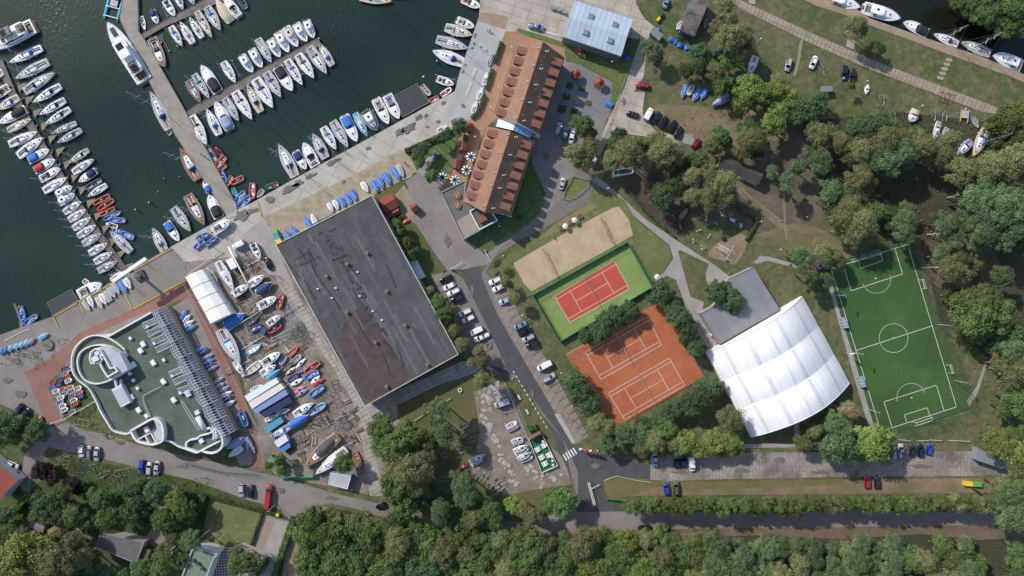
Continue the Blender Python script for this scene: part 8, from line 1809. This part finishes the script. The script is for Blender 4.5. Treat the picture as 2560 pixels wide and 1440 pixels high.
# solar/gate pylon and trolleys at the crossing
c = P(1479, 1234, .8); c.z = GZ; r = thing('gate_truss', None, 'truss', None, c, math.radians(-75), None, full='long white lattice barrier on the dark setts below the zebra crossing'); f = MB()
for y_ in (-.35, .35):
    for z_ in (.4, 1.1): f.tube((-3.8, y_, z_), (3.8, y_, z_), .07, n=4)
for i in range(16): x_ = -3.8 + i*.507; f.tube((x_, -.35, .4), (x_ + .25, .35, 1.1), .05, n=4).tube((x_, .35, .4), (x_ + .25, -.35, 1.1), .05, n=4).tube((x_, -.35, 1.1), (x_, .35, 1.1), .05, n=4)
f.build('lattice', paint('#dcdad2', .6), r); MB().tube((-1.6, 0, 1.1), (-2.4, 3.4, 1.1), .1, n=6).build('arm', paint('#dcdad2', .6), r)
for x, y, lb in ((1298, 993, 'white bench on the narrow lawn by the main road, upper one'), (1318, 1029, 'white bench on the narrow lawn by the main road, lower one')):
    c = P(x, y, .4); c.z = GZ; r = thing('bench', None, 'bench', None, c, math.radians(-62), 'white benches', full=lb); MB().box(0, 0, .42, 1.7, .5, .08).build('seat', paint('#e6e8ea', .6), r); MB().box(0, -.28, .5, 1.7, .08, .4).build('backrest', paint('#e6e8ea', .6), r)
    for sg in (-1, 1): MB().box(sg*.7, 0, 0, .1, .45, .42).build('leg', paint('#9a9c9e'), r)
c = P(1150, 975); c.z = GZ; r = thing('planter_ring', None, 'planter', None, c, 0, None, full='small white concrete ring on the grass below the dark hall'); m_ = MB(); wallpath(m_, [(.6*math.cos(a), .6*math.sin(a)) for a in [2*math.pi*i/14 for i in range(14)]], .3, 0, .5, True); m_.build('ring', paint('#d9d5cb', .8), r)
c = P(1440, 252); c.z = GZ; r = thing('flower_circle', None, 'stone circle', None, c, 0, None, full='round stone circle in the middle of the garden court'); g = random.Random(2)
for i in range(36): a, q = g.uniform(0, 6.28), 1.1*math.sqrt(g.random()); MB().ball(q*math.cos(a), q*math.sin(a), .1, g.uniform(.1, .2), 6).build('stone', paint(g.choice(['#b0a79c', '#8d857b', '#c4bcb0'])), r)
for k, (x, y, s2, lb) in enumerate(((1424, 214, 8, 'square green bed below the left gazebo'), (1455, 222, 7, 'square green bed with white post near the right gazebo'), (1416, 242, 8, 'square green bed with a white mast beside the hotel'), (1471, 258, 7, 'red-flowered bed with striped pole in the garden court'), (1404, 272, 10, 'largest dark green bed at the court\'s lower left'), (1435, 279, 8, 'green bed with small urn at the court\'s bottom'))):
    c = P(x, y); c.z = GZ; r = thing('flower_bed', None, 'flower bed', None, c, -.25, 'flower beds of the garden court', full=lb); MB().box(0, 0, 0, s2*2*S, s2*1.8*S, .15, .0).build('soil', mat('bed_soil', '#3d4a2c', .95, '#4c5c34', 2, fine=.2), r); me, _ = proto('S', 1); kk = s2*S/4
    if k != 3: inst(me, 'planting', r, (0, 0, .15), 0, (kk, kk, kk*.4))
    if k in (1, 2, 3): MB().tube((0, 0, 0), (0, 0, (2, 4, 5)[k-1]), .06).build('post', paint('#dfe0e2'), r)
# volleyball nets
for (x0, y0, x1, y1, lb) in ((1355, 622, 1388, 690, 'beach volleyball net on the left half of the sand court'), (1500, 545, 1528, 608, 'beach volleyball net on the right half of the sand court')):
    a, b_ = P(x0, y0), P(x1, y1); r = thing('volleyball_net', None, 'net', None, ((a.x+b_.x)/2, (a.y+b_.y)/2, GZ), 0, 'volleyball nets', full=lb); a -= r.location; b_ -= r.location; a.z = b_.z = 0
    for p in (a, b_): MB().tube(p, p + Vector((0, 0, 2.5)), .06).build('post', paint('#c9c3a8'), r)
    m_ = MB()
    for i in range(11): m_.tube(a + Vector((0, 0, 1.5 + .1*i)), b_ + Vector((0, 0, 1.5 + .1*i)), .015 if 0 < i < 10 else .035, n=3)
    m_.build('net', paint('#4a4a44', .8), r)
st = MB()
for k in range(9): x_, y_ = 1375 + k*11, 968 + k*17.2; line(st, [(x_, y_), (x_ + 31, y_ - 17)], .12, .266)
for k in range(13): x_, y_ = 1090 + k*9.5, 716 + k*15.6; line(st, [(x_ - 3, y_ + 3), (x_ + 30, y_ - 14)], .12, .266)
for k in range(16): x_, y_ = 1246 + k*8.8, 730 + k*15.6; line(st, [(x_ - 4, y_ + 2), (x_ + 28, y_ - 15)], .12, .266)
struct('road_marking', st, mat('dark_line', '#5d554f', .9))
# patio, square lawn, drive at the bottom left
sheet('grass', '525,1250 653,1283 627,1361 612,1358 597,1357 567,1368 530,1380 500,1355 510,1321', M_lawn2); sheet('pavement', '657,1284 692,1294 660,1375 627,1365', mat('brown_blocks', '#97857a', .9, '#8b7a6f', .3, fine=.08)); sheet('path', '692,1294 730,1303 712,1350 690,1400 678,1445 640,1445 660,1400 664,1392 625,1368 598,1358 612,1356 660,1375', M_path)
ck = bpy.data.materials.new('checker_tiles'); ck.use_nodes = True; n = ck.node_tree.nodes; L = ck.node_tree.links; g = n.new('ShaderNodeNewGeometry'); mp = n.new('ShaderNodeMapping'); mp.inputs['Rotation'].default_value[2] = .7; ct = n.new('ShaderNodeTexChecker'); ct.inputs['Scale'].default_value = 1.5; ct.inputs['Color1'].default_value = srgb('#b3a69f')+[1]; ct.inputs['Color2'].default_value = srgb('#6b4a48')+[1]; L.new(g.outputs['Position'], mp.inputs[0]); L.new(mp.outputs[0], ct.inputs[0]); L.new(ct.outputs[0], n['Principled BSDF'].inputs['Base Color']); n['Principled BSDF'].inputs['Roughness'].default_value = .9
sheet('patio', '545,1384 555,1372 598,1360 625,1370 662,1394 650,1420 640,1445 515,1460 535,1398', ck)
# ================================================================ labels
ORD = 'first second third fourth fifth sixth seventh eighth ninth tenth eleventh twelfth thirteenth fourteenth fifteenth sixteenth seventeenth eighteenth nineteenth twentieth'.split()
TENS = {2: 'twenty', 3: 'thirty', 4: 'forty', 5: 'fifty', 6: 'sixty', 7: 'seventy', 8: 'eighty', 9: 'ninety'}
def ordn(i):
    if i < 20: return ORD[i]
    k = i + 1; return TENS[k//10] + ('-' + ORD[k % 10 - 1] if k % 10 else 'th')
bpy.context.view_layer.update()
cl = {}
for o, d, pl in REG: cl.setdefault((d, pl), []).append(o)
for (d, pl), os_ in cl.items():
    n = len(os_)
    if n == 1: os_[0]['label'] = f'{d} {pl}'; continue
    xs = [o.location.x for o in os_]; ys = [o.location.y for o in os_]; hor = max(xs)-min(xs) > max(ys)-min(ys)
    os_.sort(key=lambda o: o.location.x if hor else -o.location.y)
    for i, o in enumerate(os_):
        if n == 2: w_ = ('left' if hor else 'upper', 'right' if hor else 'lower')[i] + ' one of two'
        else: w_ = f'{ordn(i)} from the ' + ('left' if hor else 'top')
        o['label'] = f'{d} {pl}, {w_}'
